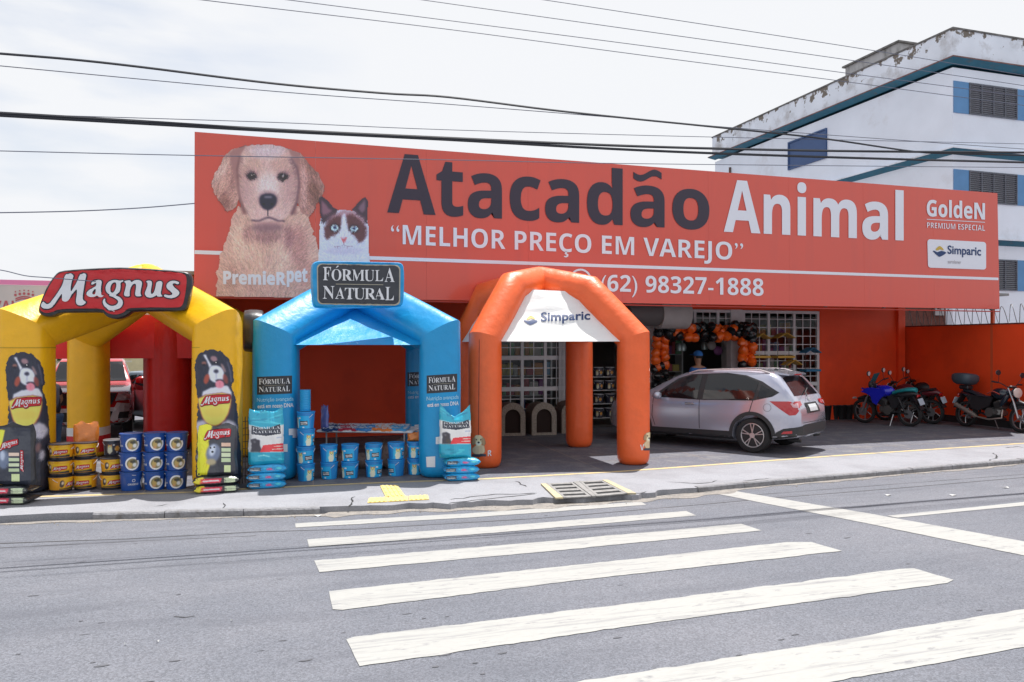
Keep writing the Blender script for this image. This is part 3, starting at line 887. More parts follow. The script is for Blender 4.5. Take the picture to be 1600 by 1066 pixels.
c.ell(*h([(780, 150)])[0], 30, 10, (188, 180, 205), 4, op=.8)
c.ell(*h([(500, 640)])[0], 8, 22, (178, 155, 172), 4, op=.7); c.ell(*h([(1070, 640)])[0], 8, 24, (180, 155, 170), 4, op=.7)
c.ell(*h([(790, 600)])[0], 18, 22, (202, 194, 212), 5, op=.9)
for (ex, ey) in ((572, 455), (990, 470)):
    X0, Y0 = h([(ex, ey)])[0]
    c.ell(X0, Y0 - 3, 12, 8, (166, 138, 152), 3, op=.75); c.ell(X0, Y0, 9, 6.6, (92, 74, 92), 1, op=.9)
    c.ell(X0, Y0, 8.3, 6.6, (34, 30, 44), .5); c.ell(X0, Y0 + 1, 5.5, 4, (74, 54, 54), 1, op=.6); c.ell(X0, Y0 - 2.2, 1.6, 1.2, (225, 225, 245), 0)
c.stroke(h([(500, 450), (560, 395), (640, 430)]), 1.4, (120, 95, 110), .6, .8); c.stroke(h([(930, 440), (1000, 400), (1065, 460)]), 1.4, (120, 95, 110), .6, .8)
c.stroke(h([(640, 480), (600, 600), (575, 760), (560, 880)]), 2, (168, 142, 158), 1.5, .7); c.stroke(h([(930, 500), (960, 640), (1010, 780), (1020, 900)]), 2, (168, 142, 158), 1.5, .7)
c.ell(*h([(700, 950)])[0], 14, 12, (196, 172, 186), 3, op=.8); c.ell(*h([(880, 950)])[0], 14, 12, (196, 172, 186), 3, op=.8)
c.fur(fm, lambda x, y: np.pi / 2 + (x - 418) * .02, 9000, 6, .075, 0)
X0, Y0 = h([(790, 800)])[0]
c.ell(X0, Y0 - 3, 17, 15, (150, 122, 140), 2.5, op=.6)
c.poly(smooth_poly(h([(680, 740), (740, 700), (850, 700), (905, 750), (895, 830), (850, 890), (790, 912), (730, 890), (685, 830)])), (46, 44, 70), .6)
c.ell(X0, Y0 - 7, 6.5, 2, (150, 150, 175), 1, op=.8); c.ell(X0 - 6.5, Y0 + 4, 2.4, 1.3, (20, 20, 34), .5); c.ell(X0 + 6.5, Y0 + 4, 2.4, 1.3, (20, 20, 34), .5)
c.stroke(h([(790, 905), (790, 975)]), 1.8, (70, 60, 82), .5)
c.stroke(g2([(560, 112), (640, 118), (720, 85), (760, 75), (800, 85), (870, 115), (945, 122)]), 2.2, (74, 62, 84), .6)
c.stroke(g2([(570, 140), (760, 150), (935, 142)]), 3, (196, 160, 172), 1, .8)
c.ell(*g2([(750, 195)])[0], 26, 7, (122, 98, 118), 3, op=.75)
# cat
k3 = lambda P: [(485 + x * .1078, 295 + y * .1078) for x, y in P]
hm = c.mask(k3([(130, 500), (150, 380), (280, 330), (480, 295), (680, 330), (830, 420), (850, 620), (850, 900), (870, 1200), (90, 1200), (125, 900)]), .5, .5)
c.lay(hm, (184, 196, 234))
c.ell(*k3([(480, 900)])[0], 30, 5, (168, 170, 210), 2, op=.6)
for P in ([(128, 130), (180, 105), (260, 170), (330, 270), (410, 300), (350, 400), (230, 470), (150, 510)], [(590, 300), (660, 230), (730, 150), (805, 112), (838, 170), (835, 400), (825, 520), (760, 430), (680, 360)]):
    c.poly(k3(P), (74, 58, 76), .5, .5)
c.poly(k3([(160, 170), (240, 240), (310, 320), (240, 370), (175, 400)]), (128, 98, 122), 1.2, .5); c.poly(k3([(690, 290), (790, 160), (800, 300), (750, 350)]), (118, 98, 122), 1.2, .5)
c.poly(k3([(200, 480), (300, 390), (470, 310), (620, 320), (780, 430), (800, 520), (540, 420), (480, 370), (430, 420)]), (158, 126, 146), 1.6, .6)
for P in ([(190, 560), (260, 450), (380, 390), (450, 380), (450, 500), (435, 600), (380, 660), (300, 690), (240, 740), (200, 700)], [(515, 380), (600, 370), (720, 420), (810, 540), (820, 660), (760, 760), (700, 790), (660, 700), (600, 650), (550, 590), (530, 480)]):
    c.poly(k3(P), (98, 66, 76), 1.2, .6)
c.poly(k3([(475, 360), (500, 360), (530, 560), (590, 680), (380, 680), (440, 580)]), (190, 200, 238), 1.0)
for (ex, ey) in ((352, 560), (634, 572)):
    X0, Y0 = k3([(ex, ey)])[0]
    c.ell(X0, Y0, 8.5, 6.6, (60, 44, 58), 1.2); c.ell(X0, Y0 + .3, 5.8, 4.8, (172, 200, 238), .3); c.ell(X0 + .3, Y0 - .6, 2.8, 3.0, (44, 62, 110), .3); c.ell(X0 - 1, Y0 - 2, 1, .9, (235, 240, 255), 0)
c.poly(k3([(432, 705), (538, 705), (500, 770), (480, 785), (465, 770)]), (186, 112, 132), .4)
c.stroke(k3([(482, 780), (482, 815), (430, 835), (350, 840)]), 1.1, (130, 110, 150), .5, .8); c.stroke(k3([(482, 815), (540, 835), (610, 835)]), 1.1, (130, 110, 150), .5, .8)
c.fur(hm, lambda x, y: np.pi / 2 + (x - 535) * .03, 2600, 4, .05, 0)
c.c = np.clip((c.c - .58) * 1.22 + .57, 0, 1) * np.array([1.02, .99, .95])
c.a[c.X > 584] = 0
c.a[c.Y > 463 + (c.X - 303) * .016] = 0
c.mesh('printed_picture', on_plane_y(SGY - .016), prt, sign, light=(.78, .79, .90))

# ------------------------------------------------------------------ shop building
BW = 17.9
wred = M('red_painted_wall', (.90, .072, .012), rough=.55, var=.06, vs=1.2, bump=.1, bs=25, dirt=(.70, .05, .012), dscale=.9, dpos=(.5, .8))
whf = M('white_window_frame', (.70, .70, .72), rough=.5, var=.06, vs=6)
glass = M('shop_glass', (.85, .9, .9), rough=.03, trans=1.0, spec=.5)
glass.node_tree.nodes['Principled BSDF'].inputs['IOR'].default_value = 1.25
roofm = M('zinc_roof', (.22, .22, .22), rough=.6, metal=.2, var=.1)
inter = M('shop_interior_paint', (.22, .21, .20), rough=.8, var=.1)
gx_ = lambda p: at_y(p, 540, BW).x
shop = thing('shop_building', 'low red walled pet shop with white framed glass front under the big sign', 'shop', (6, BW, 0))
XL, XR = gx_(296), 17.66
def wall(x0, x1, z0, z1, mat=wred, nm='wall', y0=BW, y1=BW + .2):
    t = MB(); t.box(x0, x1, y0, y1, z0, z1); return t.done(nm, mat, shop)
wall(XL, gx_(742), 0, 3.3); wall(gx_(1281), XR, 0, 3.3)
wall(gx_(742), gx_(1281), 3.0, 3.3)
wall(gx_(742), gx_(888), 0, .28, M('grey_plinth', (.3, .3, .31), rough=.8, var=.2))
wall(gx_(1160), gx_(1281), 0, .28)
wall(gx_(972), gx_(1022), 0, 3.0, whf, 'pillar')
for p in (1405,):
    t = MB(); t.box(gx_(p) - .12, gx_(p) + .12, BW - .1, BW - .002, 0, 3.3); t.done('pillar', wred, shop)
t = MB(); t.box(XL, XR + .5, SGY + .075, BW + 7, 3.31, 3.37); t.done('roof', roofm, shop)  # runs past the side wall out of view, added to block a strip of sun
t = MB()
for k in range(12):
    x = XL + .3 + k * (XR - XL - .6) / 11
    t.box(x - .05, x + .05, SGY + .27, BW - .01, 3.20, 3.305)
t.done('roof_beam', M('beam_red', (.30, .05, .03), rough=.6), shop)
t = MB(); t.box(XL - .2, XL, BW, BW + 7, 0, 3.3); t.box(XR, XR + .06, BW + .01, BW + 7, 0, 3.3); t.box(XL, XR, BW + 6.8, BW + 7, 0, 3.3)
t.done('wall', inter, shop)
t = MB(); t.add([(XL, BW + .2, .01), (XR, BW + .2, .01), (XR, BW + 6.8, .01), (XL, BW + 6.8, .01)], [(0, 1, 2, 3)]); t.done('shop_floor', M('shop_floor', (.3, .29, .28), rough=.3), shop)
def glazed(p0, p1, z0, z1, leaves, nx, ny, nm='window', depth=.07, mid=()):
    x0, x1 = gx_(p0), gx_(p1); fw = .075
    W = MB(); y0, y1 = BW + .02, BW + .02 + depth
    W.box(x0, x1, y0, y1, z1 - fw, z1); W.box(x0, x1, y0, y1, z0, z0 + fw)
    lw = (x1 - x0) / leaves
    for k in range(leaves + 1):
        xx = min(max(x0 + k * lw, x0 + fw / 2), x1 - fw / 2); W.box(xx - fw / 2, xx + fw / 2, y0 - .004, y1 + .004, z0 + .002, z1 - .002)
    for zz in mid: W.box(x0 + .003, x1 - .003, y0 - .008, y1 + .008, zz - .05, zz + .05)
    win = W.done(nm, whf, shop)
    g = MB(); g.box(x0 + .04, x1 - .04, (y0 + y1) / 2 - .004, (y0 + y1) / 2 + .004, z0 + .03, z1 - .03); g.done('pane', glass, win)
    q = MB()
    for k in range(leaves):
        a, c_ = x0 + k * lw + fw / 2, x0 + (k + 1) * lw - fw / 2
        for i in range(1, nx):
            xx = a + (c_ - a) * i / nx; q.box(xx - .011, xx + .011, y0 + .008, y0 + .022, z0 + .04, z1 - .04)
    zs = [z0] + sorted(mid) + [z1]; tot = z1 - z0
    for za, zb in zip(zs[:-1], zs[1:]):
        m_ = max(2, round(ny * (zb - za) / tot))
        for i in range(1, m_):
            zz = za + (zb - za) * i / m_; q.box(x0 + .05, x1 - .05, y0 + .004, y0 + .026, zz - .010, zz + .010)
    q.done('glazing_bar', whf, win)
    return win
glazed(742, 888, .28, 2.99, 4, 2, 12, mid=(1.0, 1.75))
glazed(1050, 1158, 2.32, 2.99, 3, 3, 3, nm='transom')
glazed(1161, 1281, .28, 2.99, 3, 3, 13, mid=(1.0, 1.85))
wall(gx_(1142), gx_(1160.5), 0, 3.0, whf, 'pillar')
t = MB(); t.box(gx_(1022), gx_(1142), BW + .02, BW + .10, 2.24, 2.318); t.done('lintel', whf, shop)
# folded security gate at the window beside the open door
t = MB()
for k in range(7):
    xx = gx_(872) + k * .035; t.box(xx, xx + .018, BW - .06, BW - .03, .15, 2.5)
t.done('folding_gate', whf, shop)

# rolled awning over the entrance
ax0, ax1, ax2 = gx_(962), gx_(1012), gx_(1056)
aw = thing('rolled_awning', 'pale grey barrel shaped awning rolled up above the shop entrance', 'awning', (ax1, BW - .45, 2.45))
t = MB(); t.lathe([(.36, ax1), (.37, ax1 + .01), (.37, ax2 - .02), (.34, ax2)], 28, (0, BW - .5, 2.83), 'x'); t.done('awning_roll', M('awning_grey', (.52, .51, .50), rough=.6, var=.08, vs=3), aw, 40)
t = MB(); t.lathe([(.30, ax0), (.33, ax0 + .02), (.33, ax1 - .002)], 24, (0, BW - .5, 2.86), 'x'); t.done('awning_cover', M('awning_dark', (.16, .15, .15), rough=.6), aw, 40)
t = MB(); t.box(ax0, ax2, BW - .14, BW - .002, 2.78, 2.92); t.done('bracket', grey_st, aw)
# strip light and its wire
lp = at_y(1343, 484, 16.6)
lt_ = thing('strip_light', 'white unlit strip light under the soffit near the red back wall', 'light', (lp.x, 16.6, 3.1))
t = MB(); t.bbox((lp.x, 16.6, 3.13), (1.25, .10, .06), bev=.015); t.done('light_housing', whf, lt_)
t = MB(); t.cyl((lp.x - .58, 16.6, 3.085), (lp.x + .58, 16.6, 3.085), .014, n=8); t.done('tube', M('unlit_tube', (.85, .85, .85), rough=.2), lt_)

# ------------------------------------------------------------------ side wall with razor wire
SX = 17.75; WZ = 2.58
sw = thing('side_wall', 'long red boundary wall along the right side behind the motorcycles', 'wall', (SX, 14, 0))
t = MB(); t.box(SX, SX + .18, 7.5, BW + .2, 0.18, WZ); t.done('wall', wred, sw)
t = MB(); t.box(SX - .012, SX + .2, 7.5, BW + .2, 0, .18); t.done('plinth', M('black_plinth', (.03, .03, .033), rough=.7), sw)
t = MB(); t.box(SX - .02, SX + .2, 7.5, BW + .2, WZ, WZ + .03); t.done('coping', M('coping_dark', (.12, .03, .02), rough=.8), sw)
rz = MB(); P = []
for i in range(1500):
    a = i / 1500; th = i * 2 * math.pi / 42
    y = BW - a * 9.5 - .35 * 0; r = .24 + .03 * math.sin(i * .05)
    P.append((SX + .09 + r * math.cos(th) * .55, y + .12 * math.sin(th * 1.0 + 1.3), WZ + .24 + r * math.sin(th)))
rz.tube(P, .008, 4)
wires_m = M('razor_wire', (.12, .12, .12), rough=.5, metal=.6)
for i in range(0, 1500, 6):
    p = Vector(P[i]); rz.bbox(p, (.03, .006, .004), Matrix.Rotation(random.random() * 3, 3, 'Y'))
o = rz.done('razor_wire', wires_m); props(o, 'looping coil of razor wire along the top of the red side wall', 'razor wire')
hut = thing('brick_shed', 'dark brown brick shed top showing over the red side wall', 'shed', (19, 19.5, 0))
t = MB(); t.box(18.0, 20.4, 19.0, 22, 0, 3.5); t.done('wall', M('dark_brown_brick', (.10, .032, .022), rough=.8, var=.3, vs=8, bump=.5, bs=14), hut)
t = MB(); t.box(17.9, 20.5, 18.9, 22.1, 3.502, 3.56); t.done('roof', roofm, hut)
mp_ = at_x(1475, 493, 17.95)
t = MB(); t.box(19.9, 20.25, 18.92, 18.995, 2.98, 3.25); o = t.done('meter_box', grey_st); props(o, 'small grey meter box fixed to the brown shed above the wall', 'meter box')

# ------------------------------------------------------------------ apartment building
BX, BY = 22.2, 20.4
plw = M('old_white_plaster', (.78, .83, .92), rough=.85, var=.05, vs=.8, bump=.15, bs=8, dirt=(.52, .50, .50), dscale=.45, dpos=(.58, .85))
plp = M('peeling_plaster', (.78, .83, .91), rough=.9, var=.07, vs=1, bump=.3, bs=8, dirt=(.42, .41, .41), dscale=1.1, dpos=(.50, .72))
def peel(m, zlow, zhigh, lo=.50, hi=.53):
    """patches where the render has come off, thicker towards the top edge of the parapet"""
    t = m.node_tree; b = t.nodes['Principled BSDF']; src = b.inputs['Base Color'].links[0].from_socket
    ge = t.nodes.new('ShaderNodeNewGeometry'); sx = t.nodes.new('ShaderNodeSeparateXYZ'); t.links.new(ge.outputs['Position'], sx.inputs[0])
    g = t.nodes.new('ShaderNodeMapRange'); g.inputs['From Min'].default_value = zlow; g.inputs['From Max'].default_value = zhigh; g.inputs['To Min'].default_value = -.16; g.inputs['To Max'].default_value = .10
    t.links.new(sx.outputs['Z'], g.inputs['Value'])
    n = t.nodes.new('ShaderNodeTexNoise'); n.inputs['Scale'].default_value = 1.9; n.inputs['Detail'].default_value = 7; n.inputs['Roughness'].default_value = .62
    t.links.new(ge.outputs['Position'], n.inputs['Vector'])
    ad = t.nodes.new('ShaderNodeMath'); ad.operation = 'ADD'; t.links.new(n.outputs['Fac'], ad.inputs[0]); t.links.new(g.outputs['Result'], ad.inputs[1])
    r_ = t.nodes.new('ShaderNodeMapRange'); r_.inputs['From Min'].default_value = lo; r_.inputs['From Max'].default_value = hi
    t.links.new(ad.outputs[0], r_.inputs['Value'])
    mu = t.nodes.new('ShaderNodeMix'); mu.data_type = 'RGBA'; t.links.new(r_.outputs['Result'], mu.inputs['Factor']); t.links.new(src, mu.inputs[6]); mu.inputs[7].default_value = (.19, .165, .14, 1)
    t.links.new(mu.outputs[2], b.inputs['Base Color'])
peel(plp, 11.7, 12.7, .565, .59)
teal = M('teal_cornice', (.03, .16, .24), rough=.6, var=.1, vs=3, dirt=(.10, .13, .15), dscale=4)
bpan = M('blue_panel', (.10, .26, .50), rough=.6, var=.08, vs=2)
bdark = M('dark_blue_shutter', (.035, .085, .22), rough=.5, var=.05)
louv = M('steel_louvre', (.12, .13, .16), rough=.5, metal=.3, var=.2, vs=10)
Z = lambda y: CAMZ + (HZ - y) * 26.3 / FPX
ZT, ZB1, ZB2 = Z(45), 11.62, 8.60
apt = thing('apartment_building', 'four storey white apartment block with teal cornices and peeling parapet', 'building', (BX, BY, 0))
X2, Y2 = 36.0, 34.7
t = MB(); t.box(BX, X2, BY, Y2, 0, ZB1 - .25); t.done('wall', plw, apt)
t = MB(); t.box(BX - .10, X2, BY - .10, Y2 + .1, ZB1, ZT - .06); t.done('parapet', plp, apt)
t = MB(); t.box(BX - .13, X2, BY - .13, Y2 + .13, ZT - .058, ZT); t.done('coping', M('mouldy_coping', (.16, .155, .15), rough=.9, var=.4, vs=5), apt)
for z in (ZB1, ZB2, ZB2 - 2.98):
    d = .26
    t = MB()
    lo_, hi_ = z - .15, z - .002
    P = [(BX, BY, lo_), (X2, BY, lo_), (X2, Y2, lo_), (BX, Y2, lo_), (BX - d, BY - d, hi_), (X2 + .1, BY - d, hi_), (X2 + .1, Y2 + d, hi_), (BX - d, Y2 + d, hi_)]
    if z != ZB1: P = [(a - (.0) if i > 3 else a, b_, c_) for i, (a, b_, c_) in enumerate(P)]
    t.add(P, [(0, 1, 5, 4), (3, 0, 4, 7), (4, 5, 6, 7)]); t.done('cornice', teal, apt)
    t = MB(); t.box(BX - d - .03, X2 + .1, BY - d - .03, Y2 + d, z, z + .05) if z != ZB1 else t.box(BX - d - .03, X2 + .1, BY - d - .03, Y2 + d, z, z + .02)
    if z != ZB1: t.done('ledge', plp, apt)
    else:
        t = MB(); t.box(BX - d - .01, BX - .105, BY - d - .01, Y2 + d, z, z + .04); t.box(BX - .10, X2, BY - d - .01, BY - .105, z, z + .04); t.done('ledge', M('rusty_gutter', (.20, .10, .09), rough=.8, var=.3), apt)
fx = lambda p: at_y(p, 300, BY).x
for fl in range(4):
    zt = 10.92 - fl * 2.96; zb = zt - 1.06
    for dx in (0, 6.2):
        x0, x1, x2, x3 = fx(1489.5) + dx, fx(1513) + dx, fx(1588) + dx, fx(1612) + dx
        if x3 > X2: continue
        for (a, c_) in ((x0, x1 - .004), (x2 + .004, x3)):
            t = MB(); t.box(a, c_, BY - .03, BY - .003, zb, zt); t.done('blue_panel', bpan, apt)
        w = MB(); w.box(x1, x2, BY - .05, BY - .004, zt - .04, zt); w.box(x1, x2, BY - .05, BY - .004, zb, zb + .04)
        for k in range(5):
            xx = x1 + .02 + (x2 - x1 - .04) * k / 4; w.box(xx - .02, xx + .02, BY - .052, BY - .004, zb + .041, zt - .041)
        w = w.done('window', louv, apt)
        w2 = MB(); w2.box(x1 + .01, x2 - .01, BY - .012, BY - .003, zb + .01, zt - .01); w2.done('pane', M('dark_window', (.03, .035, .05), rough=.2), w)
        sl_ = MB()
        for k in range(15):
            zz = zb + .07 + k * (zt - zb - .12) / 14
            sl_.bbox(((x1 + x2) / 2, BY - .032, zz), (x2 - x1 - .06, .035, .012), Matrix.Rotation(R(-35), 3, 'X'))
        sl_.done('louvre', M('louvre_slat', (.26, .27, .31), rough=.4, metal=.3), w)
w0 = at_x(1234, 225, BX); w1 = at_x(1291, 203, BX); wb = at_x(1291, 245, BX)
t = MB(); t.box(BX - .03, BX - .002, w1.y, w0.y, wb.z, w1.z); wn = t.done('window', bdark, apt)
t = MB()
for (a, b_, c_, d_) in ((w1.y - .06, w0.y + .06, w1.z, w1.z + .06), (w1.y - .06, w0.y + .06, wb.z - .06, wb.z), (w1.y - .06, w1.y, wb.z, w1.z), (w0.y, w0.y + .06, wb.z, w1.z)):
    t.box(BX - .07, BX - .003, a, b_, c_, d_)
t.done('frame', bdark, wn)
q0 = at_x(1321, 108, BX + 1.6); q1 = at_x(1404, 67, BX + 1.6)
t = MB(); t.box(BX + 1.6, BX + 4.6, q1.y, q0.y, ZT - .6, q1.z); tk = t.done('water_tank_room', M('grey_stained_plaster', (.42, .42, .43), rough=.9, var=.15, vs=2, dirt=(.16, .155, .15), dscale=2.2, dpos=(.45, .65), stretch=(1, 1, .35)), apt)
t = MB(); t.box(BX + 1.5, BX + 4.7, q1.y - .1, q0.y + .1, q1.z, q1.z + .07); t.done('slab', M('mouldy_coping'), tk)
t = MB()
pp = at_x(1142, 265, BX)
t.cyl((BX - .06, pp.y, 6), (BX - .06, pp.y, pp.z + .1), .05, n=8); t.done('vent_pipe', M('rusty_pipe', (.12, .07, .05), rough=.8), apt)

# ------------------------------------------------------------------ overhead cables
cab = M('black_cable', (.02, .022, .03), rough=.5)
cabt = M('thin_cable', (.10, .11, .16), rough=.5)
CB_ = [
 ([(-60, 79), (0, 84), (110, 93), (220, 105), (430, 131), (600, 146), (700, 152), (860, 172), (1000, 187), (1100, 197), (1280, 216), (1420, 236), (1480, 240), (1600, 243), (1750, 250)], .013, 'thick wavy black cable crossing the sky above the sign'),
 ([(-60, 174), (0, 177), (220, 190), (430, 203), (700, 216), (1000, 229), (1300, 236), (1600, 238.5), (1750, 239)], .017, 'upper cable of the heavy black pair just over the sign'),
 ([(-60, 177), (0, 180.5), (220, 193), (430, 205), (700, 218.5), (1000, 235), (1300, 246), (1600, 254), (1750, 258)], .017, 'lower cable of the heavy black pair just over the sign'),
 ([(-60, 97), (0, 103), (430, 143), (700, 163), (1000, 187), (1200, 204), (1600, 233), (1750, 243)], .005, 'thin wire sagging just below the wavy black cable'),
 ([(100, 181), (430, 191.5), (700, 203), (1100, 214), (1600, 225), (1750, 229)], .0045, 'faint thin wire just above the heavy black pair'),
 ([(-60, 235), (0, 236), (300, 243), (700, 250), (1000, 256), (1600, 262)], .005, 'thin wire passing across the top of the red sign'),
 ([(-60, 333), (0, 332.5), (120, 330), (220, 325), (304, 318)], .006, 'slack wire running to the left edge of the sign'),
 ([(200, -16), (315, 0), (700, 46), (1000, 86), (1300, 125), (1487, 150), (1700, 178)], .005, 'lowest of the four parallel wires at the top'),
 ([(340, -14), (450, 0), (1000, 71), (1319, 114), (1487, 136), (1700, 164)], .005, 'second lowest of the four parallel wires at the top'),
 ([(560, -15), (660, 0), (1000, 48), (1320, 93), (1600, 134), (1700, 149)], .005, 'second highest of the four parallel wires at the top'),
 ([(750, -14), (850, 0), (1000, 23), (1370, 80), (1600, 118), (1700, 134)], .005, 'highest of the four parallel wires at the top'),
 ([(-60, 416), (0, 422), (40, 431), (75, 434), (150, 440)], .005, 'short sagging wire above the pink edged banner'),
]
for pts, r, lab in CB_:
    Y = 9.2
    W = [at_y(x, y, Y) for x, y in pts]; L = []
    for i in range(len(W) - 1):
        a = W[max(i - 1, 0)]; b0 = W[i]; b1 = W[i + 1]; d = W[min(i + 2, len(W) - 1)]
        for k in range(6):
            t = k / 6
            L.append(.5 * ((2 * b0) + (b1 - a) * t + (2 * a - 5 * b0 + 4 * b1 - d) * t * t + (3 * b0 - a - 3 * b1 + d) * t ** 3))
    L.append(W[-1])
    t = MB(); t.tube(L, r, 5)
    o = t.done('power_cable', cab if r > .008 else cabt, None, 60); props(o, lab, 'cable', 'overhead cables')
# ties on the heavy cables
# ------------------------------------------------------------------ inflatable tents
def se(t, n):
    c_, s_ = math.cos(t), math.sin(t)
    return (math.copysign(abs(c_) ** (2 / n), c_), math.copysign(abs(s_) ** (2 / n), s_))
def mitre_tube(path, r, ax, ay, n=3.0, seg=28, rnd=True):
    """rings of a fat air tube along a path that starts straight up; returns a list of rings and the ring index of each node"""
    path = [Vector(p) for p in path]; ds = [(b - a).normalized() for a, b in zip(path[:-1], path[1:])]
    offs = [(ax * se(2 * math.pi * i / seg, n)[0] + ay * se(2 * math.pi * i / seg, n)[1]) * r for i in range(seg)]
    rings = []; nodes = []
    p = path[0]
    if rnd:
        for z, k in ((0, .0), (0, .72), (.03, .88), (.09, .97), (.16, 1.0)): rings.append([p + Vector((0, 0, z)) + o * k for o in offs])
    nodes.append(0); last_t = .16
    for i, d in enumerate(ds):
        q = path[i + 1]; L = (q - path[i]).length
        m = max(2, int(L / .28))
        nb = (d + ds[i + 1]).normalized() if i + 1 < len(ds) else d
        end = []
        for o in offs:
            s_ = -(o.dot(nb)) / d.dot(nb); end.append(q + o + d * s_)
        start = rings[-1] if rings else [path[i] + o for o in offs]
        for k in range(1, m):
            t = k / m; w = 1 + .018 * math.sin(math.pi * t) + random.uniform(-.006, .006)
            ring = []
            for a, b in zip(start, end):
                c_ = a.lerp(b, t); ctr = path[i] + d * ((c_ - path[i]).dot(d)); ring.append(ctr + (c_ - ctr) * w)
            rings.append(ring)
        rings.append(end); nodes.append(len(rings) - 1)
        if i + 1 < len(ds):
            d2 = ds[i + 1]; offs = [(e - q) - d2 * (e - q).dot(d2) for e in end]
    return rings, nodes
def ring_mesh(rings, cap0=False, cap1=False):
    b = MB(); n = len(rings[0]); V = [v for r_ in rings for v in r_]
    F = [(k * n + i, k * n + (i + 1) % n, (k + 1) * n + (i + 1) % n, (k + 1) * n + i) for k in range(len(rings) - 1) for i in range(n)]
    if cap1: F.append(tuple(range((len(rings) - 1) * n, len(rings) * n)))
    return b.add(V, F)
def foot(px, py, r):
    p = at_z(px, py); d = Vector((p.x, p.y, 0)).normalized(); return p + d * r
def nylon(name, col, **k):
    m = M(name, col, rough=k.get('rough', .42), var=.06, vs=2.5, bump=.6, bs=k.get('bs', 7), spec=.5, coat=.12, dirt=tuple(x * .85 + .005 for x in col), dscale=2.6, dpos=(.50, .80))
    b = m.node_tree.nodes['Principled BSDF']; b.inputs['Subsurface Weight'].default_value = 0.0
    return m
def tent(name, label, feet, rs, mats, zsh, nodes2, apex, sq=3.0, rot=None, per=None):
    """feet FL, FR, BR, BL; nodes2: list of (fraction towards the apex, height) between shoulder and apex"""
    ctr = Vector((apex[0], apex[1], 0))
    T = thing(name, label, 'inflatable tent', ctr)
    ax = (feet[1] - feet[0]).normalized(); ay = Vector((-ax.y, ax.x, 0))
    out = {}
    for k, (f_, r, m) in enumerate(zip(feet, rs, mats)):
        sh = Vector((f_.x, f_.y, zsh))
        path = [f_, sh] + [Vector((f_.x + (apex[0] - f_.x) * t, f_.y + (apex[1] - f_.y) * t, z)) for t, z in (per[k] if per else nodes2)] + [Vector(apex)]
        rings, nd = mitre_tube(path, r, ax, ay, sq)
        leg = ring_mesh(rings[:nd[1] + 1]); beam = ring_mesh(rings[nd[1]:])
        out[k] = (leg.bvh(), beam.bvh(), sh)
        leg.done('leg', m, T, 38); beam.done('roof_beam', m if k != 3 or name != 'x' else m, T, 38)
    return T, out
def panel(T, pts, mat, name='roof_panel', thick=.012, sub=6, wr=.0):
    """a sheet of cloth stretched between 3 or 4 points, with slight sag and wrinkles"""
    if len(pts) == 3: pts = [pts[0], pts[1], pts[2], pts[2]]
    A, B_, C_, D_ = [Vector(p) for p in pts]; V = []; F = []; n = sub * 4
    nn = (B_ - A).cross(D_ - A).normalized()
    for j in range(n + 1):
        for i in range(n + 1):
            u, v_ = i / n, j / n
            p = A * (1 - u) * (1 - v_) + B_ * u * (1 - v_) + C_ * u * v_ + D_ * (1 - u) * v_
            e = math.sin(math.pi * u) * math.sin(math.pi * v_)
            w = wr * e * (math.sin(9 * u + 14 * v_ + 2 * math.sin(5 * v_)) + .6 * math.sin(23 * v_ - 6 * u))
            V.append(p - nn * 0 + Vector((0, 0, -.05 * e)) + nn * w)
    for j in range(n):
        for i in range(n):
            F.append((j * (n + 1) + i, j * (n + 1) + i + 1, (j + 1) * (n + 1) + i + 1, (j + 1) * (n + 1) + i))
    put(name, V, F, mat, T, 50)
    return BVHTree.FromPolygons([tuple(v) for v in V], F)

YEL = nylon('yellow_nylon', (.92, .49, .006)); ORG = nylon('orange_nylon', (.88, .135, .028)); BLU = nylon('blue_nylon', (.004, .30, .64)); REDN = nylon('red_nylon', (.60, .008, .006))
BLK = nylon('black_nylon', (.022, .022, .026)); WHN = nylon('white_nylon', (.72, .71, .70)); SGR = nylon('signal_red_nylon', (.58, .018, .025)); PLT = nylon('plate_black_nylon', (.035, .04, .052), bs=3)
LETW = M('print_white', (.74, .76, .80), rough=.5); LETR = M('print_red', (.55, .02, .03), rough=.5); LETK = M('print_black', (.02, .025, .045), rough=.5); LETB = M('print_cyan', (.42, .72, .85), rough=.5); CREAM = M('print_gold', (.45, .42, .33), rough=.5)

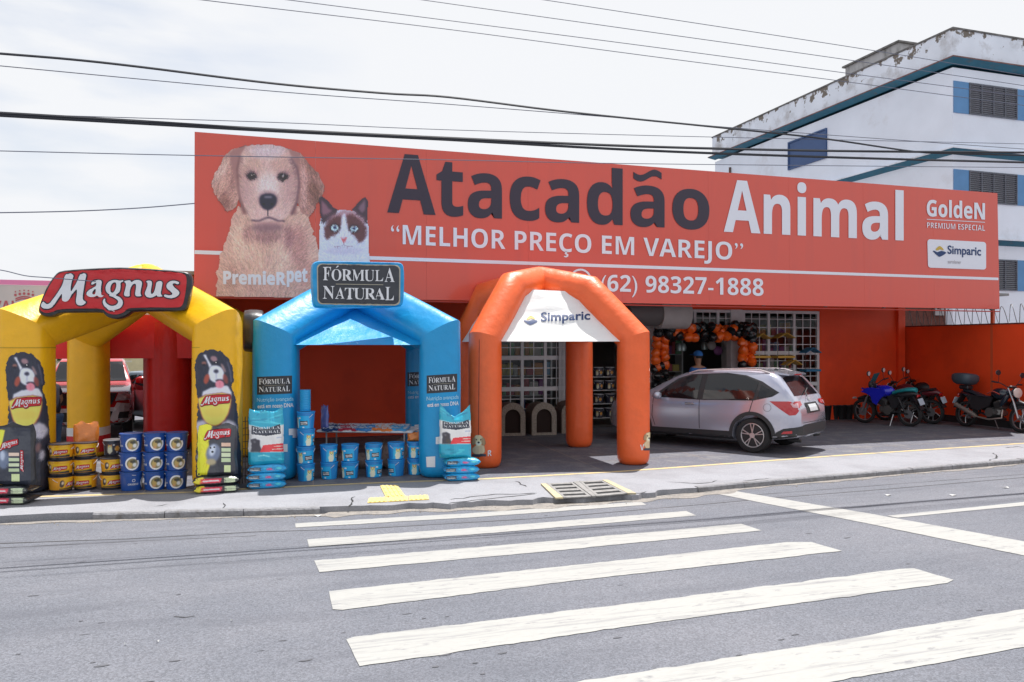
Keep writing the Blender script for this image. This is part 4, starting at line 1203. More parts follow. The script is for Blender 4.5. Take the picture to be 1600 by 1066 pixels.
# --- letter outlines of the Magnus mark, traced in a 1600 x 576 frame
MG = {
 'board': [(35, 450), (60, 370), (120, 230), (200, 120), (250, 86), (420, 70), (700, 55), (880, 52), (1200, 70), (1450, 90), (1515, 105), (1540, 150), (1535, 250), (1510, 400), (1490, 460), (1440, 474), (1200, 472), (960, 474), (930, 490), (880, 530), (800, 548), (730, 540), (690, 515), (665, 482), (450, 484), (240, 488), (190, 515), (130, 530), (70, 518), (38, 490)],
 'red': [(50, 450), (80, 370), (140, 240), (215, 130), (260, 102), (430, 88), (700, 74), (880, 70), (1200, 88), (1440, 106), (1495, 120), (1515, 160), (1510, 250), (1488, 390), (1465, 440), (1430, 454), (1200, 452), (940, 456), (915, 475), (870, 510), (800, 524), (740, 516), (705, 495), (680, 462), (450, 462), (230, 468), (180, 495), (130, 508), (80, 500), (52, 480)],
 'M': [(100, 407), (88, 396), (72, 408), (64, 435), (78, 460), (110, 469), (160, 458), (205, 415), (245, 355), (272, 312), (274, 340), (270, 382), (295, 396), (322, 392), (345, 372), (368, 325), (400, 285), (422, 268), (418, 330), (408, 395), (425, 427), (468, 434), (500, 420), (516, 398), (492, 388), (480, 370), (485, 300), (500, 200), (524, 120), (470, 114), (442, 130), (428, 190), (390, 260), (360, 303), (362, 240), (376, 170), (390, 122), (332, 120), (303, 136), (288, 190), (262, 255), (205, 345), (155, 412), (122, 425)],
 'a': [[(692, 330), (660, 336), (662, 250), (676, 190), (640, 180), (590, 182), (564, 202), (562, 226), (582, 224), (602, 206), (620, 214), (612, 246), (560, 268), (520, 300), (518, 330), (548, 350), (592, 350), (622, 330), (640, 348), (670, 350)], [(612, 262), (580, 290), (572, 318), (592, 328), (608, 312)]],
 'g': [[(886, 180), (850, 188), (800, 176), (745, 190), (708, 232), (704, 282), (728, 314), (752, 330), (742, 340), (790, 352), (832, 382), (830, 412), (790, 440), (740, 434), (702, 400), (704, 366), (690, 366), (676, 400), (696, 442), (746, 478), (818, 476), (868, 444), (882, 392), (852, 350), (800, 334), (850, 300), (858, 240), (852, 206), (884, 196)], [(800, 196), (768, 214), (750, 262), (762, 306), (790, 306), (812, 262), (816, 214)]],
 'n': [(902, 188), (892, 202), (916, 216), (905, 270), (888, 322), (902, 342), (950, 342), (944, 320), (950, 262), (980, 216), (1010, 216), (1008, 262), (998, 330), (1020, 347), (1072, 340), (1054, 320), (1064, 260), (1076, 200), (1040, 177), (990, 182), (964, 206), (958, 180)],
 'u': [(1108, 196), (1130, 210), (1120, 262), (1098, 312), (1110, 346), (1150, 357), (1200, 342), (1216, 328), (1224, 346), (1282, 344), (1254, 322), (1264, 262), (1276, 190), (1216, 190), (1204, 262), (1184, 314), (1156, 320), (1160, 270), (1176, 190), (1130, 183)],
 's': [(1446, 204), (1400, 185), (1350, 190), (1314, 226), (1320, 266), (1366, 298), (1374, 326), (1340, 336), (1294, 322), (1290, 346), (1340, 362), (1400, 355), (1442, 322), (1440, 290), (1392, 256), (1374, 226), (1390, 208), (1430, 226)]}
def mg_norm(P): return [((x - 35) / 1505, 1 - (y - 52) / 496) for x, y in P]
MGC = {}
def mg_shape(key, off=0.0):
    if (key, off) not in MGC:
        s_ = MG[key]; s_ = s_ if isinstance(s_[0], list) else [s_]
        # keep the true aspect while offsetting
        S_ = [[(x * 3.03, y) for x, y in smooth_poly(mg_norm(P), 2)] for P in s_]
        v, f = curve_fill(S_, off); MGC[(key, off)] = ([(x / 3.03, y) for x, y in v], f)
    return MGC[(key, off)]
def magnus(q, proj, proj2, parent, board=True, outline=False, proj3=None, sub=None, red=None):
    """red board with the white word; q maps 0..1 to pixels"""
    def go(name, sh, pr, mat):
        v, f = sh
        if sub: v, f = sub2d(v, f, sub)
        flat(name, v, f, lambda x, y: pr(*q(x, y)), mat, parent)
    if board:
        go('logo_border', mg_shape('board'), proj, LETK); go('logo_red', mg_shape('red'), proj2, red or LETR)
    p3 = proj3 or proj2
    for k in ('M', 'a', 'g', 'n', 'u', 's'):
        if outline: go('letter_outline', mg_shape(k, .022), outline, LETK)
        go('letter', mg_shape(k), p3, LETW)

# --- yellow tent
fFL, fFR, fBR, fBL = foot(42, 772, .31), foot(340, 765, .31), foot(371, 716, .33), foot(139, 716, .33)
ap = (fFL + fBR) * .5
T1, I1 = tent('inflatable_tent', 'yellow inflatable tent with big red name board and printed mountain dogs', [fFL, fFR, fBR, fBL], [.32, .325, .32, .32], [YEL] * 4, 2.30, [], (ap.x, ap.y, 3.02), 3.4)
P = at_d(187, 417, ap.length - .1)
t = MB(); t.ball((ap.x, ap.y, 3.30), .16, 12, 8, (1, 1, .55)); t.done('roof_cap', YEL, T1, 60)
# white and red bands round the foot of the rear leg
def band(T, f_, r, z0, z1, mat, ax):
    ay = Vector((-ax.y, ax.x, 0)); rings = [[f_ + (ax * se(2 * math.pi * i / 28, 3.4)[0] + ay * se(2 * math.pi * i / 28, 3.4)[1]) * r + Vector((0, 0, z)) for i in range(28)] for z in (z0, z1)]
    ring_mesh(rings).done('band', mat, T, 60)
axx = (fFR - fFL).normalized()
band(T1, fBL, .330, .10, .40, SGR, axx); band(T1, fBL, .330, .40, .55, WHN, axx)
# seams where leg and beam meet
def ring_line(T, f_, r, z, mat, ax, w=.006):
    band(T, f_, r, z - w, z + w, mat, ax)
for f_ in (fFL, fFR): ring_line(T1, f_, .3285, 2.02, M('yellow_seam', (.50, .32, .01), rough=.6), axx)
# name board
YB = 12.25
def puff_board(T, outline, Y0, thick, side_mat, face_mat, ribs, name='name_board', amp=.02, inset=.0, px=True):
    """outline in photo pixels at plane Y0"""
    pts = [at_y(x, y, Y0) for x, y in outline]; c_ = sum(pts, Vector()) / len(pts)
    xs_ = [p.x for p in pts]; zs_ = [p.z for p in pts]; x0, x1 = min(xs_), max(xs_)
    rings = []
    for dy, k in ((thick, .90), (thick * .93, .97), (thick * .7, 1.0), (thick * .25, 1.0), (.02, .985), (0.0, .955)):
        rings.append([Vector((c_.x + (p.x - c_.x) * (1 - (1 - k) * .5), Y0 + dy, c_.z + (p.z - c_.z) * k)) for p in pts])
    b = ring_mesh(rings); n = len(pts)
    b.f.append(tuple(range(n))); b.m.append(0)
    b.done('board_rim', side_mat, T, 50)
    f2 = [(p.x, p.z) for p in rings[-1]]
    v, f = curve_fill([f2]); v, f = sub2d(v, f, (x1 - x0) / 26)
    from_edge = lambda x, z: min(math.hypot(x - a, z - b_) for a, b_ in f2[::2])
    V = [(x, Y0 - .002 - amp * min(1, from_edge(x, z) / .12) * (.35 + .65 * abs(math.sin(math.pi * ribs * (x - x0) / (x1 - x0)))), z) for x, z in v]
    put('board_face', V, f, face_mat, T, 40)
    return BVHTree.FromPolygons(V, f)
qM = bil((60.5, 418), (295.7, 418), (295.7, 495.5), (60.5, 495.5))
outl = [(178 + (a_ - 178) * 1.028 + 1.6, 457 + (b_ - 457) * 1.05 + 1.0) for a_, b_ in [qM(x, y) for x, y in smooth_poly(mg_norm(MG['board']), 1)]]
bb = puff_board(T1, outl, YB, .34, BLK, BLK, 11)
def o2(k):
    a_, b_ = on_bvh(bb, k), on_plane_y(YB - .006 - k)
    return lambda px, py: b_(px, py) if a_(px, py) is None or a_(px, py).y > YB - .002 else a_(px, py)
v, f = mg_shape('red'); v, f = sub2d(v, f, .05); flat('logo_red', v, f, lambda x, y: o2(.008)(*qM(x, y)), SGR, T1)
magnus(qM, None, None, T1, board=False, outline=o2(.018), proj3=o2(.03), sub=.05)
# printed mountain dogs on the front legs
dk = Canvas(298, 382, 540, 775, 1.3)
kk = lambda P: [(295 + x * .15015, 530 + y * .15015) for x, y in P]
DK = (46, 48, 64)
sil = kk([(62, 260), (95, 165), (170, 112), (260, 104), (350, 135), (425, 205), (455, 320), (468, 430), (445, 500), (480, 600), (505, 760), (520, 1000), (545, 1200), (560, 1640), (70, 1640), (75, 1200), (88, 900), (92, 600), (68, 450)])
sm = dk.mask(sil, .3, .7); dk.lay(sm, DK)
dk.fur(sm, lambda x, y: np.pi / 2 + (x - 335) * .01, 2500, 6, .12, 1)
dk.poly(kk([(140, 600), (150, 545), (240, 500), (400, 480), (440, 545), (440, 600)]), (196, 196, 218), 1, .6)
dk.poly(kk([(150, 165), (178, 160), (205, 220), (240, 275), (215, 300), (190, 230)]), (205, 205, 225), .6)
dk.poly(smooth_poly(kk([(215, 300), (240, 272), (300, 272), (352, 305), (372, 370), (352, 440), (300, 462), (236, 440), (200, 380)]), 1), (200, 202, 222), .8)
dk.ell(*kk([(286, 335)])[0], 3.9, 3.0, (58, 58, 76), .4); dk.stroke(kk([(287, 350), (288, 410)]), .9, (120, 120, 140), .4); dk.ell(*kk([(320, 432)])[0], 6, 2.4, (50, 40, 55), .6)
dk.ell(*kk([(322, 470)])[0], 6.6, 6, (222, 128, 150), .7); dk.stroke(kk([(325, 450), (322, 490)]), 1, (180, 90, 110), .5)
dk.ell(*kk([(186, 415)])[0], 4, 8, (166, 76, 62), 1, 15, .9); dk.ell(*kk([(382, 415)])[0], 3.6, 8, (140, 66, 62), 1, -15, .8)
dk.ell(*kk([(160, 250)])[0], 3.6, 2.8, (146, 96, 90), .8, op=.9); dk.ell(*kk([(262, 205)])[0], 5.5, 4.2, (172, 130, 140), 1, 25, .8); dk.ell(*kk([(360, 300)])[0], 2, 8, (190, 150, 150), 1, -25, .6)
dk.ell(*kk([(160, 268)])[0], 2.6, 1.6, (30, 28, 40), .4); dk.ell(*kk([(285, 245)])[0], 3, 1.8, (30, 28, 40), .4); dk.ell(*kk([(283, 243)])[0], .8, .6, (220, 220, 240), 0)
dk.stroke(kk([(400, 240), (430, 340), (440, 440)]), 1.6, (110, 112, 140), .8, .7)
dk.poly(smooth_poly(kk([(88, 590), (430, 545), (448, 660), (405, 820), (330, 900), (240, 915), (150, 860), (104, 700)]), 1), (120, 50, 60), .4)
dk.poly(smooth_poly(kk([(92, 596), (426, 550), (440, 660), (396, 812), (322, 890), (242, 905), (156, 850), (110, 700)]), 1), (222, 196, 96), .4)
dk.ell(*kk([(270, 760)])[0], 18, 8, (208, 180, 84), 2, op=.6)
for (x, y, rx, ry) in ((130, 920, 9, 11), (420, 930, 12, 12), (440, 1180, 5, 8), (120, 1200, 4, 10)): dk.ell(*kk([(x, y)])[0], rx, ry, (196, 190, 212), 1.4, 20, .9, 1.0)
dk.ell(*kk([(400, 1100)])[0], 4, 8, (158, 110, 110), 1.5, 10, .7)
lowm = dk.mask(kk([(60, 900), (560, 900), (560, 1640), (60, 1640)])) * sm
dk.fur(lowm, lambda x, y: np.pi / 2 + (x - 335) * .02, 900, 6, .18, 1)
# the left dog shows only part of its chest
prn = M('printed_nylon', attr=True, rough=.45, spec=.5, bump=.2, bs=5)
pl_ = on_bvh(I1[1][0], .006); pL = on_bvh(I1[0][0], .006)
dk.mesh('printed_dog', lambda x, y: pl_(x, y), prn, T1, (.72, .70, .75))
dk.mesh('printed_dog', lambda x, y: pL(x - 295.6, y + 4), prn, T1, (.72, .70, .75))
for bv, dx, dy in ((I1[1][0], 0, 0), (I1[0][0], -295.6, 4)):
    q = bil((315 + dx, 618 + dy), (360.5 + dx, 614.5 + dy), (360 + dx, 633 + dy), (313 + dx, 637 + dy))
    magnus(q, on_bvh(bv, .010), on_bvh(bv, .014), T1, proj3=on_bvh(bv, .018), sub=.12)
# the edge-on side boards
for (px, fz, sx_, xx) in ((391, 2.3, 1, fFR), (20, 2.3, -1, fFL)):
    cx = xx.x + sx_ * (.325 + .17); yc = xx.y + 1.25
    b = MB(); rings = []
    for dxx, k in ((-.15, .86), (-.13, .96), (-.05, 1), (.05, 1), (.13, .97), (.15, .9)):
        rings.append([Vector((cx + dxx, yc + .95 * k * se(2 * math.pi * i / 28, 4)[0], 2.28 + .34 * k * se(2 * math.pi * i / 28, 4)[1])) for i in range(28)])
    b = ring_mesh(rings); n = 28; b.f += [tuple(range(n - 1, -1, -1)), tuple(range(5 * n, 6 * n))]; b.m += [0, 0]
    b.done('side_board', BLK, T1, 50)
    xx_ = cx + sx_ * .153
    v, f = mg_shape('red'); flat('logo_red', v, f, lambda x, y: Vector((xx_, yc + (.82 - 1.64 * x) * -sx_, 2.0 + .56 * y)), SGR, T1)

# --- blue tent
gFL, gFR, gBR, gBL = foot(432, 752, .32), foot(687, 748, .32), foot(661, 712, .32), foot(438, 716, .32)
ap = (gFL + gFR + gBR + gBL) * .25
T2, I2 = tent('inflatable_tent', 'bright blue inflatable tent with black Fórmula Natural board on top', [gFL, gFR, gBR, gBL], [.335, .325, .33, .33], [BLU] * 4, 2.20, [], (ap.x, ap.y, 3.0), 3.2)
sh = [Vector((f_.x, f_.y, 0)) for f_ in (gFL, gFR, gBR, gBL)]
for a, b_ in ((0, 1), (1, 2), (2, 3), (3, 0)):
    A, B_ = sh[a], sh[b_]; d = (B_ - A).normalized(); n_ = Vector((d.y, -d.x, 0))
    C_ = Vector((ap.x, ap.y, 2.92))
    panel(T2, [A + d * .25 + n_ * .22 + Vector((0, 0, 2.06)), B_ - d * .25 + n_ * .22 + Vector((0, 0, 2.06)), C_], BLU, wr=.006)
ob = [(487, 414), (492, 408.5), (500, 407.5), (620, 409.5), (628, 410.5), (632, 417), (632.5, 445), (631, 474), (626, 480), (560, 481), (495, 481.5), (489, 476), (487, 445)]
ob = smooth_poly(ob, 1)
bb2 = puff_board(T2, ob, 12.15, .34, BLU, BLU, 9, amp=.03)
b2 = lambda k: on_bvh(bb2, k)
def flatpx(name, pts, mat, parent, proj, sub=8):
    v, f = curve_fill([pts]); v, f = sub2d(v, f, sub); return flat(name, v, f, proj, mat, parent)
flatpx('plate_border', rrect((495, 412), (625.5, 414.5), (625, 477.5), (496, 475.5), .06, 5, 2), CREAM, T2, b2(.007))
flatpx('black_plate', rrect((497, 413.5), (623.5, 416), (623, 475.5), (498, 474), .06, 5, 2), PLT, T2, b2(.012))
def formula(parent, proj, TL, TR, BR, BL, sub=None, off=-.006):
    """FÓRMULA over NATURAL inside a quad of pixels"""
    q = bil(TL, TR, BR, BL); Q = lambda x0, x1, y0, y1: (q(x0, y1), q(x1, y1), q(x1, y0), q(x0, y0))
    words('F', *Q(0, .11, .58, 1), proj, LETW, parent, 'serif', off, sub=sub)
    words('ÓRMUL', *Q(.12, .84, .58, .93), proj, LETW, parent, 'serif', off, sub=sub)
    words('A', *Q(.86, 1.0, .56, .99), proj, LETW, parent, 'serif', off, sub=sub)
    words('N', *Q(0, .16, 0, .40), proj, LETW, parent, 'serif', off, sub=sub)
    words('ATURA', *Q(.17, .86, 0, .35), proj, LETW, parent, 'serif', off, sub=sub)
    words('L', *Q(.87, .99, -.01, .40), proj, LETW, parent, 'serif', off, sub=sub)
    flatpx('rule', [q(.18, .475), q(.84, .475), q(.84, .457), q(.18, .457)], CREAM, parent, proj)
formula(T2, b2(.035), (504.5, 417.5), (616, 419.5), (616, 468.5), (504.5, 467), sub=.06, off=-.003)
# stitched highlights along the top of the board
lab = M('label_black_nylon', (.03, .032, .04), rough=.5)
def leg_print(bv, x0, x1, y0, dy=0):
    w = x1 - x0
    flatpx('label', [(x0, y0), (x1, y0 + dy), (x1, y0 + 28 + dy), (x0, y0 + 28)], lab, T2, on_bvh(bv, .006))
    formula(T2, on_bvh(bv, .011), (x0 + 3, y0 + 3), (x1 - 3, y0 + 3 + dy), (x1 - 3, y0 + 24 + dy), (x0 + 3, y0 + 24), sub=.1)
    words('Nutrição avançada'.replace('ç', 'ç'), (x0, y0 + 33), (x1 + 2, y0 + 33 + dy), (x1 + 2, y0 + 39 + dy), (x0, y0 + 39), on_bvh(bv, .008), LETB, T2, 'plain', sub=.06)
    words('está em nosso DNA', (x0 + 1, y0 + 43), (x1 + 2, y0 + 43 + dy), (x1 + 2, y0 + 49 + dy), (x0 + 1, y0 + 49), on_bvh(bv, .008), LETW, T2, 'plain', offset=.02, sub=.06)
leg_print(I2[0][0], 402, 456, 589, -2); leg_print(I2[1][0], 667, 714, 587, -3)
bvr = I2[2][0]
flatpx('label', [(637, 582), (684, 580), (684, 602), (637, 604)], lab, T2, on_bvh(bvr, .006))
formula(T2, on_bvh(bvr, .011), (639.5, 585), (680, 583), (680, 599), (639.5, 601), sub=.1)
words('Nutrição avançada', (638, 611), (684, 609), (684, 614), (638, 616), on_bvh(bvr, .008), LETB, T2, 'plain', sub=.06)
words('está em nosso DNA', (638, 618), (684, 616), (684, 621), (638, 623), on_bvh(bvr, .008), LETW, T2, 'plain', sub=.06)
for bv, P in ((I2[0][0], [(451, 670), (463, 670), (463, 684), (457, 684), (457, 680), (451, 680)]), (I2[0][0], [(441, 694), (449, 694), (449, 706), (441, 706)]), (I2[2][0], [(648, 664), (656, 663), (656, 674), (648, 674)]), (I2[1][0], [(681, 683), (690, 682), (690, 694), (681, 694)]), (I2[1][0], [(666, 714), (680, 713), (680, 730), (667, 730)])):
    flatpx('printed_patch', P, LETW, T2, on_bvh(bv, .007), 5)

# --- orange tent
oFL, oFR, oBR, oBL = foot(758, 733, .27), foot(989.5, 728, .27), foot(905, 700, .27), foot(727, 702, .27)
ap = (oFL + oFR + oBR + oBL) * .25
PER = [[(.47, 3.07)], [(.46, 3.02)], [(.40, 3.03)], [(.30, 3.02)]]
T3, I3 = tent('inflatable_tent', 'orange inflatable spider tent with white cloth roof panels', [oFL, oFR, oBR, oBL], [.278, .278, .27, .27], [ORG] * 4, 2.17, None, (ap.x, ap.y, 3.24), 2.15, per=PER)
sh = [Vector((f_.x, f_.y, 2.14)) for f_ in (oFL, oFR, oBR, oBL)]
nd = [Vector((f_.x + (ap.x - f_.x) * q_[0][0], f_.y + (ap.y - f_.y) * q_[0][0], q_[0][1] - .01)) for f_, q_ in zip((oFL, oFR, oBR, oBL), PER)]
WCL = M('white_tent_cloth', (.80, .80, .79), rough=.7, bump=.5, bs=3.5, stretch=(1, 1, 3), var=.03)
pb = []
for a, b_ in ((0, 1), (1, 2), (2, 3), (3, 0)):
    d = (sh[b_] - sh[a]).normalized(); n_ = Vector((d.y, -d.x, 0))
    A = sh[a] + d * .1 + n_ * .10 + Vector((0, 0, -.02)); B_ = sh[b_] - d * .1 + n_ * .10 + Vector((0, 0, -.02))
    pb.append(panel(T3, [A, B_, nd[b_], nd[a]], WCL, wr=.013, sub=8))
    panel(T3, [nd[a], nd[b_], Vector((ap.x, ap.y, 3.18))], WCL, wr=.004)
pf = on_bvh(pb[0], .008)
words('Simparic', (845, 489), (922, 486.8), (922, 499.5), (845, 502.5), pf, nav, T3, 'plain', .02, sub=.04)
words('sarolaner', (857, 512.5), (889, 511.5), (889, 516), (857, 517), pf, greyp, T3, 'plain', sub=.1)
def tick2(TL, TR, BR, BL, proj, parent):
    q = bil(TL, TR, BR, BL)
    flatpx('emblem', smooth_poly([q(x, y) for x, y in [(.18, .62), (.45, .98), (.62, .93), (.82, .62), (.70, .60), (.52, .70), (.38, .55)]], 1), gold, parent, proj, 4)
    flatpx('emblem', smooth_poly([q(x, y) for x, y in [(0, .52), (.12, .55), (.34, .40), (.52, .52), (.70, .55), (1.0, .42), (.85, .25), (.55, .02), (.40, .04)]], 1), nav, parent, proj, 4)
tick2((817, 494), (841, 493), (841, 508), (817, 509), pf, T3)
ps = on_bvh(pb[3], .008)
words('Simparic', (734, 498), (752, 486), (751, 493), (731, 508), ps, nav, T3, 'plain', .01, sub=.1)
ptch = Canvas(736, 764, 680, 716, 1.5)
def pup(cv, x, y, s_, blk=True):
    cv.ell(x, y + 16 * s_, 11 * s_, 10 * s_, (190, 160, 130), .5, jit=.6, ink=True); cv.ell(x, y, 9 * s_, 9.5 * s_, (205, 175, 140), .5, jit=.6, ink=True)
    cv.ell(x - 8 * s_, y + 2 * s_, 3.4 * s_, 7 * s_, (150, 115, 85), .5, 10, ink=True); cv.ell(x + 8 * s_, y + 2 * s_, 3.4 * s_, 7 * s_, (150, 115, 85), .5, -10, ink=True)
    cv.ell(x, y + 5 * s_, 4 * s_, 3.6 * s_, (225, 205, 180), .6); cv.ell(x, y + 3.6 * s_, 2 * s_, 1.5 * s_, (40, 32, 34), .3)
    cv.ell(x - 3.4 * s_, y - 1 * s_, 1.3 * s_, 1.2 * s_, (40, 32, 34), .2); cv.ell(x + 3.4 * s_, y - 1 * s_, 1.3 * s_, 1.2 * s_, (40, 32, 34), .2)
    if blk: cv.poly([(x - 11 * s_, y + 23 * s_), (x + 12 * s_, y + 22 * s_), (x + 12 * s_, y + 27 * s_), (x - 11 * s_, y + 28 * s_)], (50, 50, 62), .2)
pup(ptch, 748, 688, .95)
ptch.mesh('printed_puppy', on_bvh(I3[0][0], .006), prn, T3, (.70, .62, .62))
words('R', (762, 704), (768, 703), (768, 712), (762, 713), on_bvh(I3[0][0], .007), LETW, T3, 'sans')
pt2 = Canvas(1004, 1021, 672, 708, 1.5); pup(pt2, 1014, 682, .8)
pt2.mesh('printed_puppy', on_bvh(I3[1][0], .006), prn, T3, (.70, .62, .62))
words('V', (1000, 695), (1006, 694), (1006, 703), (1000, 704), on_bvh(I3[1][0], .007), LETW, T3, 'sans')
sm_ = M('dark_seam', (.25, .05, .02), rough=.7)
flatpx('seam', [(748.6, 518), (749.6, 518), (748.0, 722), (747.0, 722)], sm_, T3, on_bvh(I3[0][0], .004), 12)

# --- red canopy behind the yellow tent
RD = 15.2
rleg = foot(262, 706, .40)
RY = rleg.y - .1
rx0, rx1 = at_y(-150, 500, RY - .3).x, at_y(306, 500, RY - .3).x
T4 = thing('inflatable_tent', 'tall red and white canopy with pink top edge behind the yellow tent', 'inflatable tent', ((rx0 + rx1) / 2, RY + 1.5, 0))
REDC = nylon('canopy_red', (.72, .008, .008))
for p, r in ((rleg, .43), (Vector((rx0 + .5, rleg.y, 0)), .43), (Vector((rx0 + .5, rleg.y + 3, 0)), .4), (Vector((rleg.x, rleg.y + 3.2, 0)), .4)):
    rings, nd_ = mitre_tube([p, Vector((p.x, p.y, 2.5))], r, Vector((1, 0, 0)), Vector((0, 1, 0)), 2.3); ring_mesh(rings).done('leg', REDN, T4, 50)
z0 = at_y(60, 561, RY - .3).z; z1 = at_y(40, 490, RY - .3).z; z2 = at_y(40, 446, RY - .3).z; z3 = at_y(40, 438, RY - .3).z
for nm, a, b_, m, e in (('valance', z0, z1, REDC, 0), ('banner', z1 + .004, z2, M('banner_white', (.62, .58, .56), rough=.6, var=.12, vs=1.5), .01), ('top_edge', z2 + .004, z3, M('pink_edge', (.80, .25, .48), rough=.5), .02)):
    t = MB(); x0, x1, y0, y1 = rx0 - e, rx1 + e, RY - .3 - e, RY + 3.4 + e
    for (p, q) in (((x0, y0), (x1, y0)), ((x1, y0), (x1, y1)), ((x1, y1), (x0, y1)), ((x0, y1), (x0, y0))):
        d = Vector((q[0] - p[0], q[1] - p[1], 0)).normalized(); n_ = Vector((-d.y, d.x, 0)) * .03; P_, Q_ = Vector((*p, 0)), Vector((*q, 0))
        t.add([P_ + Vector((0, 0, a)), Q_ + Vector((0, 0, a)), Q_ + Vector((0, 0, b_)), P_ + Vector((0, 0, b_)), P_ + n_ + Vector((0, 0, a)), Q_ + n_ + Vector((0, 0, a)), Q_ + n_ + Vector((0, 0, b_)), P_ + n_ + Vector((0, 0, b_))], [(0, 1, 2, 3), (7, 6, 5, 4), (0, 4, 5, 1), (3, 2, 6, 7)])
    t.done(nm, m, T4)
t = MB(); t.box(rx0 + .02, rx1 - .02, RY - .25, RY + 3.35, z1 - .05, z1 - .02); t.done('roof', REDC, T4)
pr4 = on_plane_y(RY - .32)
roy = M('banner_print', (.50, .12, .14), rough=.6)
words('ROYAL', (-38, 470), (27, 470), (27, 488), (-38, 488), pr4, roy, T4, 'sans')
words('CANIN', (41, 470), (112, 470), (112, 488), (41, 488), pr4, roy, T4, 'sans')
for k in range(5):
    cx = 24 + k * 6.8; cy = 461 - 2.2 * math.sin(math.pi * k / 4)
    flatpx('crown', [(cx + 2.2 * math.cos(q), cy + 2.2 * math.sin(q)) for q in np.linspace(0, 6, 9)], roy, T4, pr4)
    flatpx('crown', [(cx + 1.3 * math.cos(q), cy - 5 + 1.3 * math.sin(q)) for q in np.linspace(0, 6, 7)], roy, T4, pr4)
for r_ in (0, 3): flatpx('crown', [(24 + q * 2.8, 466 + r_ - 3.5 * math.sin(math.pi * q / 10)) for q in range(11)] + [(24 + q * 2.8, 468 + r_ - 3.5 * math.sin(math.pi * q / 10)) for q in range(10, -1, -1)], roy, T4, pr4)

